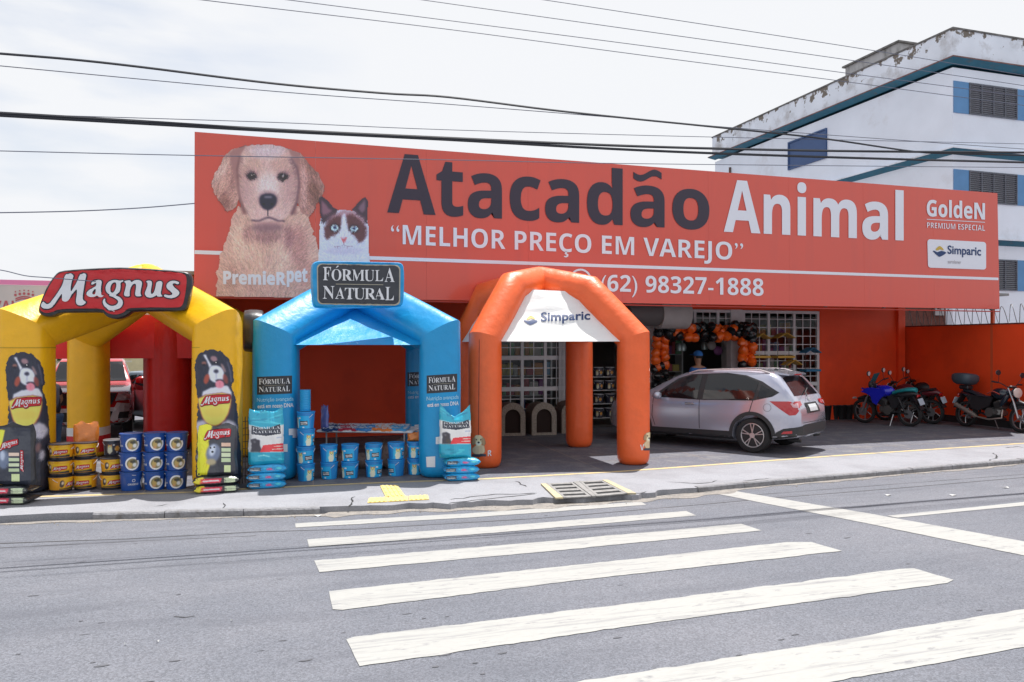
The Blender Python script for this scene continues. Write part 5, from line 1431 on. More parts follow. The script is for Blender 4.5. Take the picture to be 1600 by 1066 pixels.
# ------------------------------------------------------------------ pails
prl = M('printed_label', attr=True, rough=.35, spec=.6)
def pail_proto(kind):
    r1, r0, h = {'orange': (.160, .138, .225), 'navy': (.152, .132, .268), 'blue': (.133, .114, .262), 'dark': (.13, .115, .24)}[kind]
    colb = {'orange': (.80, .36, .015), 'navy': (.012, .075, .33), 'blue': (.015, .25, .66), 'dark': (.03, .035, .06)}[kind]
    coll = {'orange': (.025, .025, .035), 'navy': (.012, .075, .30), 'blue': (.02, .30, .72), 'dark': (.65, .66, .68)}[kind]
    B_ = M('pail_' + kind, colb, rough=.35, spec=.6, coat=.2, var=.04, vs=8); L_ = M('pail_lid_' + kind, coll, rough=.4, coat=.1)
    root = thing('pail', 'x', 'pail', (0, 0, 0))
    t = MB()
    prof = [(r0 * .96, .0), (r0, .006), (r0 + (r1 - r0) * .78, h * .78), (r1 * .99, h * .79), (r1 * .99, h * .83), (r1 * .975, h * .835), (r1 * .985, h * .93)]
    t.lathe(prof, 28); t.done('body', B_, root, 30)
    t = MB(); t.lathe([(r1 * .985, h * .932), (r1 * 1.03, h * .935), (r1 * 1.035, h * .985), (r1 * .99, h), (r1 * .93, h * 1.0), (r1 * .90, h * .985), (0.0, h * .985)], 28); t.done('lid', L_, root, 30)
    if kind == 'orange':
        t = MB(); t.lathe([(r0 * .99, .0), (r0 * 1.005, .004), (r0 * 1.03, .035)], 28); t.done('base_ring', L_, root)
    t = MB(); hp = []
    for i in range(13):
        a = math.pi * i / 12; hp.append((r1 * 1.05 * math.cos(a), -r1 * .55 * math.sin(a) - .02 * math.sin(a), h * .86 - (.09 if kind != 'navy' else .02) * math.sin(a)))
    t.tube(hp, .0035, 5); t.done('handle', M('pail_handle', (.72, .72, .74), rough=.4), root)
    # wrapped label
    def wrap(off, x0, zb):
        """x in metres round the wall, z height"""
        def fn(x, z):
            zz = zb + z; rr = r0 + (r1 - r0) * min(zz / (h * .78), 1) * .78 + off; a = -math.pi / 2 + (x + x0) / rr
            return Vector((rr * math.cos(a), rr * math.sin(a), zz))
        return fn
    lw = {'orange': (.30, .16), 'navy': (.21, .21), 'blue': (.30, .19), 'dark': (.24, .17)}[kind]
    k_ = 34 / lw[0]
    c = Canvas(0, 34, 0, 34 * lw[1] / lw[0], 2.0)
    if kind == 'navy':
        c.ell(17, 17, 15.6, 15.6, (205, 208, 225), 0, ink=True); c.ell(17, 17, 11.6, 11.6, (120, 112, 84), 0)
        c.ell(13, 18, 5, 7, (164, 140, 88), 1, 10); c.ell(20, 13, 4, 5, (58, 62, 62), 1); c.ell(22, 20, 4.5, 5, (196, 196, 206), 1); c.ell(15, 12, 3, 3, (70, 60, 46), .6); c.ell(12, 25, 4, 3, (176, 128, 96), 1)
        c.ell(28, 7, 3.5, 3.5, (24, 48, 110), 0)
        lt2 = (.62, .62, .72)
    elif kind == 'orange':
        c.c[:] = np.array((232, 158, 30)) / 255; c.a[:] = 1
        c.poly([(0, 16), (34, 13), (34, 20), (0, 20)], (150, 120, 20), .4); c.poly([(0, 17.5), (34, 15), (34, 20), (0, 20)], (36, 36, 50), .3)
        c.ell(3, 9, 3.4, 6, (58, 50, 50), .5, ink=True); c.ell(4, 8, 1.6, 3, (200, 180, 160), .4)
        lt2 = (.70, .66, .66)
    else:
        base_ = (24, 132, 196) if kind == 'blue' else (50, 50, 66)
        c.c[:] = np.array(base_) / 255; c.a[:] = 1
        c.ell(8, 12, 5, 7, (120, 190, 225), 1.5, op=.5)
        c.ell(9, 15.5, 4.8, 7.5, (205, 195, 178), .4, jit=.5); c.ell(9, 8, 4, 4.2, (206, 170, 120), .4, jit=.4); c.poly([(5.2, 6), (5.6, 2), (8.3, 5)], (160, 112, 70), .2); c.poly([(12.8, 6), (12.4, 2), (9.7, 5)], (160, 112, 70), .2)
        c.ell(9, 9.6, 1.8, 1.6, (235, 228, 215), .3); c.ell(9, 8.9, .8, .7, (40, 35, 40), .1); c.ell(7.4, 7.2, .6, .6, (40, 35, 40), .1); c.ell(10.6, 7.2, .6, .6, (40, 35, 40), .1)
        c.poly([(17.5, 9), (31, 8.4), (31, 16), (17.5, 16.6)], (38, 44, 60), .2); c.stroke([(19, 11.4), (29.5, 11)], 1.3, (190, 198, 212), .2); c.stroke([(19, 14), (29.5, 13.6)], 1.3, (190, 198, 212), .2)
        c.poly([(15, 3), (19, 2.8), (19, 5), (15, 5.2)], (220, 225, 238), .1); c.poly([(22, 19), (25, 19), (25, 20.6), (22, 20.6)], (220, 225, 238), .1)
        if kind == 'dark': c.ell(24, 12, 5, 6, (200, 130, 60), 1)
        lt2 = (.52, .54, .66)
    H_ = 34 * lw[1] / lw[0]
    fn = wrap(.002, 0, {'orange': .04, 'navy': .012, 'blue': .012, 'dark': .02}[kind])
    lbo = c.mesh('label', lambda x, y: fn((x - 17) / k_, (H_ - y) / k_), prl, root, lt2)
    if kind == 'navy':
        f4 = wrap(.003, -1.55 * r0, .0)
        v, f = text2d('ORIGENS', 'plain', .02); v, f = sub2d(v, f, .15); flat('lettering', v, f, lambda x, y: f4((x - .5) * .14, .085 + y * .024), LETW, root)
        v, f = curve_fill([[(math.cos(q_), math.sin(q_)) for q_ in np.linspace(0, 6.0, 16)], [(.66 * math.cos(q_), .66 * math.sin(q_)) for q_ in np.linspace(0, 6.0, 16)]]); flat('emblem', v, f, lambda x, y: f4(x * .022, .15 + y * .022), LETW, root)
    if kind == 'orange':
        f3 = wrap(.004, 0.02, .068); q = lambda x, y: ((x - .5) * .2, y * .07 + x * .012)
        for nm, shp, m, o_ in [('logo_red', mg_shape('board'), LETR, .0)] + [('letter', mg_shape(l_), LETW, .002) for l_ in 'Magnus']:
            v, f = shp; v, f = sub2d(v, f, .15)
            flat(nm, v, f, lambda x, y: (lambda p: p + Vector((p.x, p.y, 0)).normalized() * o_)(f3(*q(x, y))), m, lbo)
    return root
ROOT_USED = set()
def place(proto, loc, rz=0.0, label=None, group=None, sc=1.0, tilt=None, cat=None):
    o = proto if proto.name not in ROOT_USED else copy_tree(proto)
    if proto.name not in ROOT_USED: ROOT_USED.add(proto.name)
    elif o is proto: pass
    o.location = loc; o.rotation_euler = (tilt[0], tilt[1], rz) if tilt else (0, 0, rz); o.scale = (sc,) * 3
    if label: o['label'] = label
    if group: o['group'] = group
    if cat: o['category'] = cat
    return o
pO, pN, pB, pD = pail_proto('orange'), pail_proto('navy'), pail_proto('blue'), pail_proto('dark')
def stackat(proto, px, py, n, h, r, lab, grp, names, yaws=None):
    f_ = foot(px, py, r); vd = math.atan2(f_.y, f_.x) - math.pi / 2     # label faces the camera at yaw vd
    for k in range(n):
        yw = vd + (yaws[k] if yaws else random.uniform(-.5, .5))
        place(proto, (f_.x + random.uniform(-.006, .006), f_.y + random.uniform(-.006, .006), k * h), yw, lab % names[k], grp)
LV3 = ('bottom', 'middle', 'top'); LV2 = ('lower', 'upper'); LV4 = ('bottom', 'second lowest', 'third', 'topmost')
gO, gN, gB = 'orange pails under the yellow tent', 'dark blue pails under the yellow tent', 'bright blue pails under the blue tent'
stackat(pO, 95.5, 770, 3, .226, .15, '%s orange pail in the leftmost orange stack', gO, LV3, [.9, -.25, -.25])
stackat(pO, 132.5, 767, 3, .226, .15, '%s orange pail in the stack with an orange bag on top', gO, LV3, [-.45, -.35, .1])
stackat(pO, 175.5, 766, 2, .226, .15, '%s orange pail of the short stack beside the dark blue pails', gO, LV2, [.1, .3])
stackat(pN, 205.5, 768, 3, .270, .15, '%s dark blue pail in the leftmost dark blue stack', gN, LV3, [1.6, .1, .1])
stackat(pN, 242, 767, 3, .272, .15, '%s dark blue pail in the middle dark blue stack', gN, LV3, [.15, .15, .2])
stackat(pN, 276, 766, 3, .270, .15, '%s dark blue pail in the rightmost dark blue stack', gN, LV3, [0, .2, -.05])
f_ = foot(205.5, 768, .15)
stackat(pB, 478, 753, 4, .263, .13, '%s bright blue pail in the tall stack by the left blue leg', gB, LV4, [1.0, -.1, .9, -.8])
for px, py, nm, yw in ((514, 750, 'first pair right of the tall stack', (-1.0, .9)), (547.5, 749, 'second pair right of the tall stack', (-.55, -.7)), (584, 747, 'middle pair below the white table', (.4, -.3)), (619.5, 745, 'pair standing left of the last pair', (-1.3, .8)), (649, 743, 'pair nearest the right blue leg', (.4, .3))):
    stackat(pB, px, py, 2, .263, .13, '%s bright blue pail of the ' + nm, gB, LV2, yw)
# tall sleeve of plastic cups on the blue stack
f_ = foot(478, 753, .13)
t = MB(); prof = []
for k in range(9): prof += [(.078, k * .036), (.083, k * .036 + .03), (.086, k * .036 + .034)]
t.lathe(prof, 20); cup = thing('cup_stack', 'slim stack of light blue measuring cups on top of the tall pail stack', 'cups', (f_.x - .01, f_.y, 1.054))
t.X = Matrix.Translation((f_.x - .01, f_.y, 1.056)); 
t2 = MB(); t2.X = Matrix.Translation((f_.x - .01, f_.y, 1.056)); t2.lathe(prof, 20); t2.done('cup', M('cup_blue', (.03, .36, .72), rough=.35), cup, 40)
# black lidded tub behind on the short orange stack
f_ = foot(176, 762, .16)
td = place(pD, (f_.x + .0, f_.y, .455), .3, 'black tub with dark lid on top of the short orange stack', None, .95, cat='tub')

# ------------------------------------------------------------------ bags of feed
def pillow(w, h, d, nx=14, nz=14, crimp=.9, flop=0.0, wr=.008, seed=0, horn=0.0):
    """standing bag in local coordinates: x width, z height, front towards -y"""
    rn = random.Random(seed); b = MB(); n = nx; V = []; F = []
    ph = [rn.uniform(0, 6) for _ in range(6)]
    for side in (-1, 1):
        for j in range(nz + 1):
            for i in range(n + 1):
                u = -1 + 2 * i / n; v_ = j / nz
                prof = min(1, (v_ / .06 + .55)) * (1 if v_ < .45 else max(.0, 1 - ((v_ - .45) / .55) ** 1.5) * .95 + .05)
                th = d / 2 * max(.0, 1 - abs(u) ** 3.5) ** .55 * prof
                ww = w / 2 * (1 - .05 * math.sin(math.pi * v_)) * (1 - (.08 * (v_ - .8) / .2 if v_ > .8 else 0)) * (.97 if v_ < .05 else 1)
                wrn = wr * (math.sin(7 * u + ph[0] + 9 * v_) + math.sin(13 * v_ + ph[1] - 4 * u) + .7 * math.sin(21 * u * v_ + ph[2]))
                V.append((ww * u + wrn * .4, side * (th + .002) + wrn * (1 - abs(u)) + flop * max(0, v_ - .75) ** 2, v_ * h + (.012 * math.sin(5 * u + ph[3]) - .03 * abs(math.sin(3.1 * u + ph[4])) if v_ > .95 else 0) - horn * (1 - abs(u)) ** 1.2 * max(0, (v_ - .7) / .3)))
    m = (n + 1) * (nz + 1)
    for side in (0, 1):
        for j in range(nz):
            for i in range(n):
                q = (side * m + j * (n + 1) + i, side * m + j * (n + 1) + i + 1, side * m + (j + 1) * (n + 1) + i + 1, side * m + (j + 1) * (n + 1) + i)
                F.append(q if side == 0 else q[::-1])
    for j in range(nz):
        for i in (0, n):
            a, b_, c_, d_ = j * (n + 1) + i, (j + 1) * (n + 1) + i, m + (j + 1) * (n + 1) + i, m + j * (n + 1) + i
            F.append((a, b_, c_, d_) if i == 0 else (d_, c_, b_, a))
    for i in range(n):
        for j in (0, nz):
            a, b_, c_, d_ = j * (n + 1) + i, j * (n + 1) + i + 1, m + j * (n + 1) + i + 1, m + j * (n + 1) + i
            F.append((d_, c_, b_, a) if j == 0 else (a, b_, c_, d_))
    b.add(V, F); return b
def film(name, col, **k): return M(name, col, rough=.28, spec=.6, coat=.35, bump=.5, bs=k.get('bs', 14), var=.12, vs=9)
fblue = film('bag_blue_film', (.02, .24, .52)); fteal = film('bag_teal_film', (.03, .36, .50)); fblk = film('bag_black_film', (.025, .028, .035)); fyel = film('bag_yellow_film', (.62, .46, .03)); forg = film('bag_orange_film', (.75, .22, .03))
prb = M('printed_bag', attr=True, rough=.3, spec=.6, coat=.35, bump=.5, bs=14)
def standing(px, py, w, h, d, z0, yaw, mat, label, seed, flop=0.0, grp=None, horn=0.0):
    f_ = foot(px, py, d / 2 + .05); X = Matrix.Translation((f_.x, f_.y, z0)) @ Matrix.Rotation(yaw, 4, 'Z')
    b = pillow(w, h, d, seed=seed, flop=flop, horn=horn); b.v = [tuple(X @ Vector(v)) for v in b.v]
    T = thing('feed_bag', label, 'bag', (f_.x, f_.y, z0), grp)
    b.done('bag_film', mat, T, 60)
    return T, b.bvh()
def yaw_to(px): u = (px - 800) / FPX; return -YAW - math.atan(u) * 1.0
gBag = 'feed bags stacked on the pavement'
# three lying bags, built once per look and copied
def lying_proto(col, kind, w=.56, l=.40, h=.115, seed=3):
    T = thing('feed_bag', 'x', 'bag', (0, 0, 0), gBag)
    b = pillow(w, l, h, seed=seed, wr=.005); b.v = [(x, y2, z2) for (x, y2, z2) in [(v[0], v[2] - l / 2, -v[1] + h / 2) for v in b.v]]
    # full ends: keep the far side thick as well
    b.done('bag_film', col, T, 60)
    c = Canvas(0, 60, 0, 12, 2)
    if kind == 'formula':
        c.c[:] = np.array((20, 128, 190)) / 255; c.a[:] = 1
        c.poly([(2, 3), (20, 3), (20, 9), (2, 9)], (36, 44, 66), .2); c.stroke([(4, 5), (18, 5)], 1, (180, 190, 205), .1); c.stroke([(4, 7.3), (18, 7.3)], 1, (180, 190, 205), .1)
        c.ell(33, 6, 5, 2, (206, 70, 120), .4); c.ell(48, 5, 5, 1.6, (90, 190, 220), .6)
        c.fur(c.a, lambda x, y: x * 0, 160, 6, .3)
    else:
        c.c[:] = np.array((36, 38, 46)) / 255; c.a[:] = 1
        c.poly([(0, 0), (14, 0), (8, 12), (0, 12)], (205, 180, 50), .4)
        c.poly([(10, 2.5), (38, 2), (36, 9), (8, 9.5)], (196, 28, 60), .3); c.stroke([(13, 6), (33, 5.6)], 2.2, (232, 226, 232), .3)
        c.poly([(41, 2), (56, 2), (56, 10), (41, 10)], (168, 180, 158), .2); c.stroke([(42, 6), (55, 6)], .8, (60, 70, 64), .1)
        c.fur(c.a, lambda x, y: x * 0, 120, 5, .2)
    bv = BVHTree.FromPolygons([tuple(v) for v in b.v], b.f)
    def pj(x, y):
        p = bv.ray_cast(Vector(((x - 30) / 60 * w * .94, -2, h - (y + .6) / 13.2 * h)), Vector((0, 1, 0)))
        return p[0] + Vector((0, -.003, 0)) if p[0] is not None else None
    c.mesh('print', pj, prb, T, (.62, .62, .72))
    return T
lF, lT, lM = lying_proto(fblue, 'formula'), lying_proto(fteal, 'formula', seed=5), lying_proto(fblk, 'magnus', w=.62, seed=8)
def pile(protos, px, py, n, yaw, label, names, dz=.112):
    f_ = foot(px, py, .2)
    for k in range(n):
        place(protos[k], (f_.x + random.uniform(-.012, .012), f_.y + random.uniform(-.015, .0), k * dz), yaw + random.uniform(-.04, .04), label % names[k])
    return f_
pile([lF, lF, lF], 417, 764, 3, yaw_to(417), '%s blue bag lying under the white Fórmula bag on the left', LV3)
pile([lF, lF, lT], 719, 752, 3, yaw_to(719) + .18, '%s blue bag lying under the white Fórmula bag on the right', LV3)
pile([lM, lM], 338, 771, 2, yaw_to(338), '%s black and yellow bag lying under the upright black bag', LV2, .118)
pile([lM, lM], 20, 789, 2, yaw_to(12) - .55, '%s black bag lying at the left edge of the photo', LV2, .125)
# upright bags
def fn_bag(px, py, z0, seed, x0, y0, x1, y1, label, yaw):
    T, bv = standing(px, py, .50, .82, .17, z0, yaw, fteal, label, seed, horn=.20 if px > 600 else .05)
    c = Canvas(x0, x1, y0, y1, 1.6); W, H = x1 - x0, y1 - y0
    P = lambda L: [(x0 + a * W, y0 + b_ * H) for a, b_ in L]
    c.poly(P([(-.1, -.1), (1.1, -.1), (1.1, 1.1), (-.1, 1.1)]), (28, 142, 182))
    for k in range(9): c.stroke(P([(random.random(), random.random() * .25), (random.random(), .05 + random.random() * .25)]), 1.2, random.choice([(90, 190, 215), (12, 96, 150)]), .6, .8)
    c.poly(P([(-.05, .24), (.5, .34), (1.05, .24), (1.05, .74), (-.05, .74)]), (206, 212, 234), .4)
    c.poly(P([(.12, .28), (.5, .34), (.86, .25), (.88, .42), (.5, .46), (.12, .43)]), (40, 46, 66), .3)
    c.poly(P([(.10, .74), (.12, .60), (.10, .52), (.22, .50), (.34, .54), (.34, .62), (.40, .74)]), (56, 56, 70), .4, .3); c.ell(*P([(.2, .56)])[0], 2.2, 1.6, (90, 92, 110), .5)
    c.poly(P([(.42, .62), (1.0, .58), (1.0, .73), (.34, .74)]), (200, 50, 62), .3); c.stroke(P([(.7, .64), (.96, .63)]), 1, (230, 190, 195), .2); c.stroke(P([(.66, .69), (.96, .68)]), 1, (230, 190, 195), .2)
    c.stroke(P([(.76, .49), (.90, .48)]), 1.3, (120, 130, 165), .4)
    for k in range(10): 
        a, b_ = random.random(), .78 + random.random() * .2; c.stroke(P([(a, b_), (a + .15, b_ + random.uniform(-.04, .04))]), 1.2, random.choice([(90, 200, 215), (14, 110, 150), (200, 230, 240)]), .4, .8)
    c.mesh('print', on_bvh(bv, .004), prb, T, (.62, .64, .76))
    fq = (P([(.15, .305)])[0], P([(.85, .285)])[0], P([(.86, .40)])[0], P([(.15, .415)])[0])
    formula(T, on_bvh(bv, .008), *fq, sub=.2)
    return T
fn_bag(416, 764, .336, 11, 386, 640, 446, 730, 'upright white and teal Fórmula Natural dog food bag by the left blue leg', yaw_to(416))
fn_bag(711, 752, .336, 12, 685, 636, 740, 714, 'upright white and blue Fórmula Natural bag by the right blue leg', yaw_to(711) - .1)
T, bv = standing(340, 771, .54, .72, .17, .236, yaw_to(340), fblk, 'upright black and yellow Magnus dog food bag before the right dog leg', 14)
c = Canvas(308, 376, 658, 744, 1.6, (44, 46, 58))
c.poly([(308, 655), (334, 655), (326, 690), (330, 720), (322, 746), (308, 746)], (208, 192, 40), .4); c.fur(c.a, lambda x, y: np.pi / 2 + x * 0, 500, 8, .12)
c.ell(333, 708, 11, 15, (98, 108, 140), 1.5, 15); c.ell(332, 704, 5, 9, (172, 180, 208), 1.2, 15); c.ell(330, 722, 8, 5, (150, 140, 120), 1); c.ell(329, 700, 1.5, 1.5, (30, 30, 40), .3); c.ell(335, 699, 1.5, 1.5, (30, 30, 40), .3); c.ell(332, 706, 2, 1.6, (26, 26, 36), .3)
for k in range(4): c.poly([(346, 692 + k * 8), (360, 692 + k * 8), (360, 698 + k * 8), (346, 698 + k * 8)], [(205, 160, 150), (170, 184, 160), (180, 190, 170), (160, 176, 150)][k], .2)
c.poly([(350, 727), (360, 727), (360, 738), (350, 738)], (178, 190, 150), .2); c.poly([(338, 668), (362, 664), (362, 672), (338, 675)], (58, 60, 66), .3)
c.poly([(314, 742), (366, 742), (366, 745), (314, 745)], (28, 40, 44), .4)
c.mesh('print', on_bvh(bv, .004), prb, T, (.62, .62, .72))
magnus(bil((319, 672), (362, 668), (361, 686), (318, 690)), on_bvh(bv, .007), on_bvh(bv, .010), T, proj3=on_bvh(bv, .013), sub=.12)
T, bv = standing(20, 789, .60, .80, .19, .25, yaw_to(18) - .5, fblk, 'upright black Magnus bag at the left edge with a slumped top', 15, flop=-.8)
c = Canvas(-14, 48, 668, 766, 1.6, (40, 44, 60))
c.poly([(-14, 670), (8, 672), (2, 700), (-14, 705)], (214, 200, 50), .4)
c.ell(6, 718, 9, 15, (86, 98, 130), 1.5); c.ell(4, 712, 4, 8, (160, 170, 200), 1)
for k in range(4): c.poly([(14, 708 + k * 8), (30, 708 + k * 8), (30, 713 + k * 8), (14, 713 + k * 8)], [(206, 170, 165), (170, 184, 160), (180, 190, 170), (160, 176, 150)][k], .2)
c.poly([(18, 741), (31, 741), (31, 752), (18, 752)], (178, 190, 150), .2)
c.mesh('print', on_bvh(bv, .004), prb, T, (.62, .62, .72))
magnus(bil((0, 692), (29, 684), (31, 697), (0, 706)), on_bvh(bv, .007), on_bvh(bv, .010), T, proj3=on_bvh(bv, .013), sub=.12)
magnus(bil((31.5, 738), (31.5, 703), (38, 703), (38, 738)), on_bvh(bv, .007), on_bvh(bv, .010), T, proj3=on_bvh(bv, .013), sub=.12)
# black wire rack between the yellow and blue tents
wr_ = foot(381, 757, .1); wrk = thing('wire_rack', 'black wire rack with dark bags between the yellow and blue tents', 'rack', tuple(wr_))
for k in range(6):
    t = MB(); t.cyl(wr_ + Vector((-.10 + .04 * k, .0, 0)), wr_ + Vector((-.10 + .04 * k, .12, .98)), .006, n=5); t.done('wire', BLK, wrk)
for k in range(9):
    t = MB(); t.cyl(wr_ + Vector((-.12, .012 * k + .005, .1 + k * .1)), wr_ + Vector((.12, .012 * k + .005, .12 + k * .1)), .005, n=5); t.done('wire', BLK, wrk)
# orange bags
f_ = foot(132, 767, .15)
T, bv = None, None
def small_bag(loc, yaw, w, h, d, mat, label, seed):
    T = thing('small_bag', label, 'bag', loc); b = pillow(w, h, d, 10, 10, seed=seed)
    X = Matrix.Translation(loc) @ Matrix.Rotation(yaw, 4, 'Z'); b.v = [tuple(X @ Vector(v)) for v in b.v]; b.done('bag_film', mat, T, 60); return T
small_bag((f_.x + .0, f_.y + .12, .50), yaw_to(132), .34, .46, .10, forg, 'crumpled orange bag standing behind the top orange pail', 21)
f_ = foot(649, 743, .13); small_bag((f_.x, f_.y + .05, .527), yaw_to(649), .24, .15, .12, forg, 'orange bag on the blue pails by the right blue leg', 22)

# ------------------------------------------------------------------ folding table with packets
tc0 = at_z(500, 738); tz = .69
D_ = (CAMZ - tz) * FPX / (672 - HZ)
pa, pc = at_d(494, 672, D_), at_d(645, 669, D_ * .99)
tb = thing('folding_table', 'white folding table inside the blue tent holding small packets', 'table', ((pa.x + pc.x) / 2, (pa.y + pc.y) / 2, 0))
ux = (pc - pa); ux.z = 0; L_ = ux.length; ux.normalize(); uy = Vector((-ux.y, ux.x, 0)); RT = Matrix(((ux.x, uy.x, 0), (ux.y, uy.y, 0), (0, 0, 1)))
mid = (pa + pc) * .5; mid.z = 0
t = MB(); t.bbox(mid + uy * .33 + Vector((0, 0, tz - .02)), (L_, .66, .045), RT, .015); t.done('table_top', M('table_plastic', (.72, .73, .74), rough=.5), tb, 40)
for sx_ in (-1, 1):
    for sy_ in (.06, .6):
        q = mid + ux * (sx_ * (L_ / 2 - .15)) + uy * sy_; t = MB(); t.cyl((q.x, q.y, 0), (q.x, q.y, tz - .045), .014, n=8); t.done('leg', grey_st, tb)
rr_ = random.Random(5)
cols = [('packet_navy', (.02, .05, .16)), ('packet_red', (.42, .03, .06)), ('packet_blue', (.03, .20, .50)), ('packet_orange', (.75, .20, .03)), ('packet_cyan', (.08, .33, .60)), ('packet_white', (.6, .6, .62))]
spots = [(-.82, 0), (-.74, 0), (-.60, 0), (-.50, 1), (-.42, 1), (-.33, 1), (-.22, 1), (-.14, 2), (-.04, 2), (.04, 2), (.14, 2), (.24, 3), (.34, 3), (.42, 3), (.50, 3), (.60, 4), (.70, 4), (.80, 4)]
pk = {}
ORD = ['first', 'second', 'third', 'fourth', 'fifth', 'sixth', 'seventh', 'eighth', 'ninth', 'tenth', 'eleventh', 'twelfth', 'thirteenth', 'fourteenth', 'fifteenth', 'sixteenth', 'seventeenth', 'last']
nm_ = ['navy', 'red', 'blue', 'orange', 'light blue']
for i, (u, ci) in enumerate(spots):
    if ci not in pk:
        T = thing('packet', 'x', 'packet', (0, 0, 0), 'small packets on the white table'); b = pillow(.17, .20, .035, 8, 8, seed=30 + ci, wr=.006); b.v = [(v[0], v[2] - .1, -v[1] + .02) for v in b.v]
        b.done('packet_film', film(cols[ci][0], cols[ci][1], bs=30), T, 60)
        q = MB(); q.add([(-.06, -.07, .041), (.06, -.07, .041), (.06, .05, .041), (-.06, .05, .041)], [(0, 1, 2, 3)]); q.done('label', M('packet_label', (.6, .6, .62), rough=.4), T)
        pk[ci] = T
    for lay in range(2):
        p = mid + ux * (u * L_ / 2) + uy * (.10 + .12 * lay + rr_.uniform(-.02, .02))
        place(pk[ci], (p.x, p.y, tz + .004 + lay * .03), rr_.uniform(-.6, .6) + math.atan2(ux.y, ux.x), ('back row ' if lay else 'front row ') + nm_[ci] + ' packet ' + ORD[i] + ' from the left on the white table', tilt=(rr_.uniform(.05, .35), 0))
p = mid + ux * (-.86 * L_ / 2) + uy * .1
small_bag((p.x, p.y, tz + .004), math.atan2(ux.y, ux.x) - .5, .16, .40, .08, film('violet_film', (.10, .13, .40)), 'upright violet blue bag at the left end of the white table', 33)
netm = M('net_sack', (.30, .22, .20), rough=.9, var=.3, vs=20, bump=1, bs=60)
for k, (u, v_, s_, z_) in enumerate([(-.55, .45, .15, .13), (-.2, .5, .15, .13), (.1, .5, .16, .15), (.40, .45, .15, .22), (.58, .6, .15, .25), (.22, .65, .14, .22)]):
    p = mid + ux * (u * L_ / 2) + uy * v_; t = MB(); t.ball((p.x, p.y, z_), s_, 12, 8, (1, .8, z_ / s_))
    t.v = [(x + rr_.gauss(0, .012), y + rr_.gauss(0, .012), max(.002, z + rr_.gauss(0, .012))) for x, y, z in t.v]
    o = t.done('net_sack', netm, None, 70); props(o, ['leftmost brown sack on the ground under the white table', 'second brown sack from the left under the white table', 'brown sack under the middle of the white table', 'tall brown sack under the right half of the white table', 'tallest brown sack near the right end of the white table', 'brown sack between the middle and the right under the table'][k], 'sack', 'sacks under the table')

# ------------------------------------------------------------------ dog houses
stn = M('beige_cast_stone', (.36, .30, .25), rough=.95, var=.3, vs=40, bump=.7, bs=70); stb = M('brown_cast_stone', (.20, .15, .125), rough=.95, var=.3, vs=30, bump=.6, bs=60)
def arch(w, h, n=10, base=0.0): return [(-w / 2, base), (-w / 2, h - w / 2)] + [(-w / 2 * math.cos(math.pi * k / n), h - w / 2 + w / 2 * math.sin(math.pi * k / n)) for k in range(1, n)] + [(w / 2, h - w / 2), (w / 2, base)]
dh = thing('dog_house', 'x', 'dog house', (0, 0, 0))
t = MB(); t.prism(arch(.56, .72), lambda x, y, q: Vector((x, q, y)), .03, .75); t.done('shell', stb, dh, 40)
fr_ = curve_fill([arch(.58, .75), arch(.36, .60, base=.06)]); b = MB(); v, f = fr_; n = len(v)
b.add([(x, -.03, y) for x, y in v] + [(x, .028, y) for x, y in v], [ff for ff in f] + [tuple(i + n for i in reversed(ff)) for ff in f])
for O in (arch(.58, .75), arch(.36, .60, base=.06)):
    m_ = len(O); b.add([(x, -.03, y) for x, y in O] + [(x, .028, y) for x, y in O], [(i, (i + 1) % m_, m_ + (i + 1) % m_, m_ + i) for i in range(m_)])
b.done('doorway', stn, dh)
t = MB(); t.add([(x, .0285, y) for x, y in arch(.37, .61, base=.055)], [tuple(range(len(arch(.37, .61))))]); t.done('inner_shade', M('dog_house_shade', (.03, .015, .012), rough=.9), dh)  # flat dark sheet closing the doorway, painted as the shade inside
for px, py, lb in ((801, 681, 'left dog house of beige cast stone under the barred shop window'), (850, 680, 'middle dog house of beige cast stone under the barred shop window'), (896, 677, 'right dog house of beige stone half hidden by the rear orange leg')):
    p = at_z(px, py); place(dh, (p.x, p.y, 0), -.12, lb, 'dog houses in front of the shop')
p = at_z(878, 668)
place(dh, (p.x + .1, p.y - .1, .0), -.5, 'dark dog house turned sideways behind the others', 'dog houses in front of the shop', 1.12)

# ------------------------------------------------------------------ inside the shop
rackm = M('rack_white', (.6, .6, .6), rough=.5)
def rack(x, y, w, label, levels, h):
    T = thing('shelf_rack', label, 'shelf', (x, y, 0)); t = MB()
    for sx_ in (-w / 2, w / 2):
        t = MB(); t.box(x + sx_ - .02, x + sx_ + .02, y - .2, y + .2, 0, h); t.done('upright', rackm, T)
    for z in levels: t = MB(); t.box(x - w / 2 + .02, x + w / 2 - .02, y - .22, y + .2, z - .02, z); t.done('shelf', rackm, T)
    return T
rx = gx_(946); rack(rx, BW + .55, 1.05, 'white shelf rack with tubs just inside the dark doorway', (.22, .58, .92, 1.26), 1.4)
for li, z in enumerate((.22, .58, .92, 1.26)):
    for k in range(3):
        place(pD if li != 3 else pD, (rx - .32 + k * .32, BW + .42, z), random.uniform(-.5, .5), ['lowest', 'second', 'third', 'top'][li] + ' shelf dark tub at the ' + ['left', 'middle', 'right'][k] + ' of the doorway rack', 'tubs on the doorway rack', cat='tub')
for k in range(4):
    place(pB, (rx - .42 + k * .27, BW + .25, 1.26 - .62 + (0 if k % 2 else .0)), 0, ['first', 'second', 'third', 'last'][k] + ' blue pail hung before the doorway rack', 'blue pails at the doorway rack', .9) if False else None
goods = [(.45, .08, .10), (.10, .25, .42), (.50, .42, .12), (.16, .36, .20), (.5, .48, .45), (.30, .10, .30), (.08, .10, .25), (.55, .25, .08)]
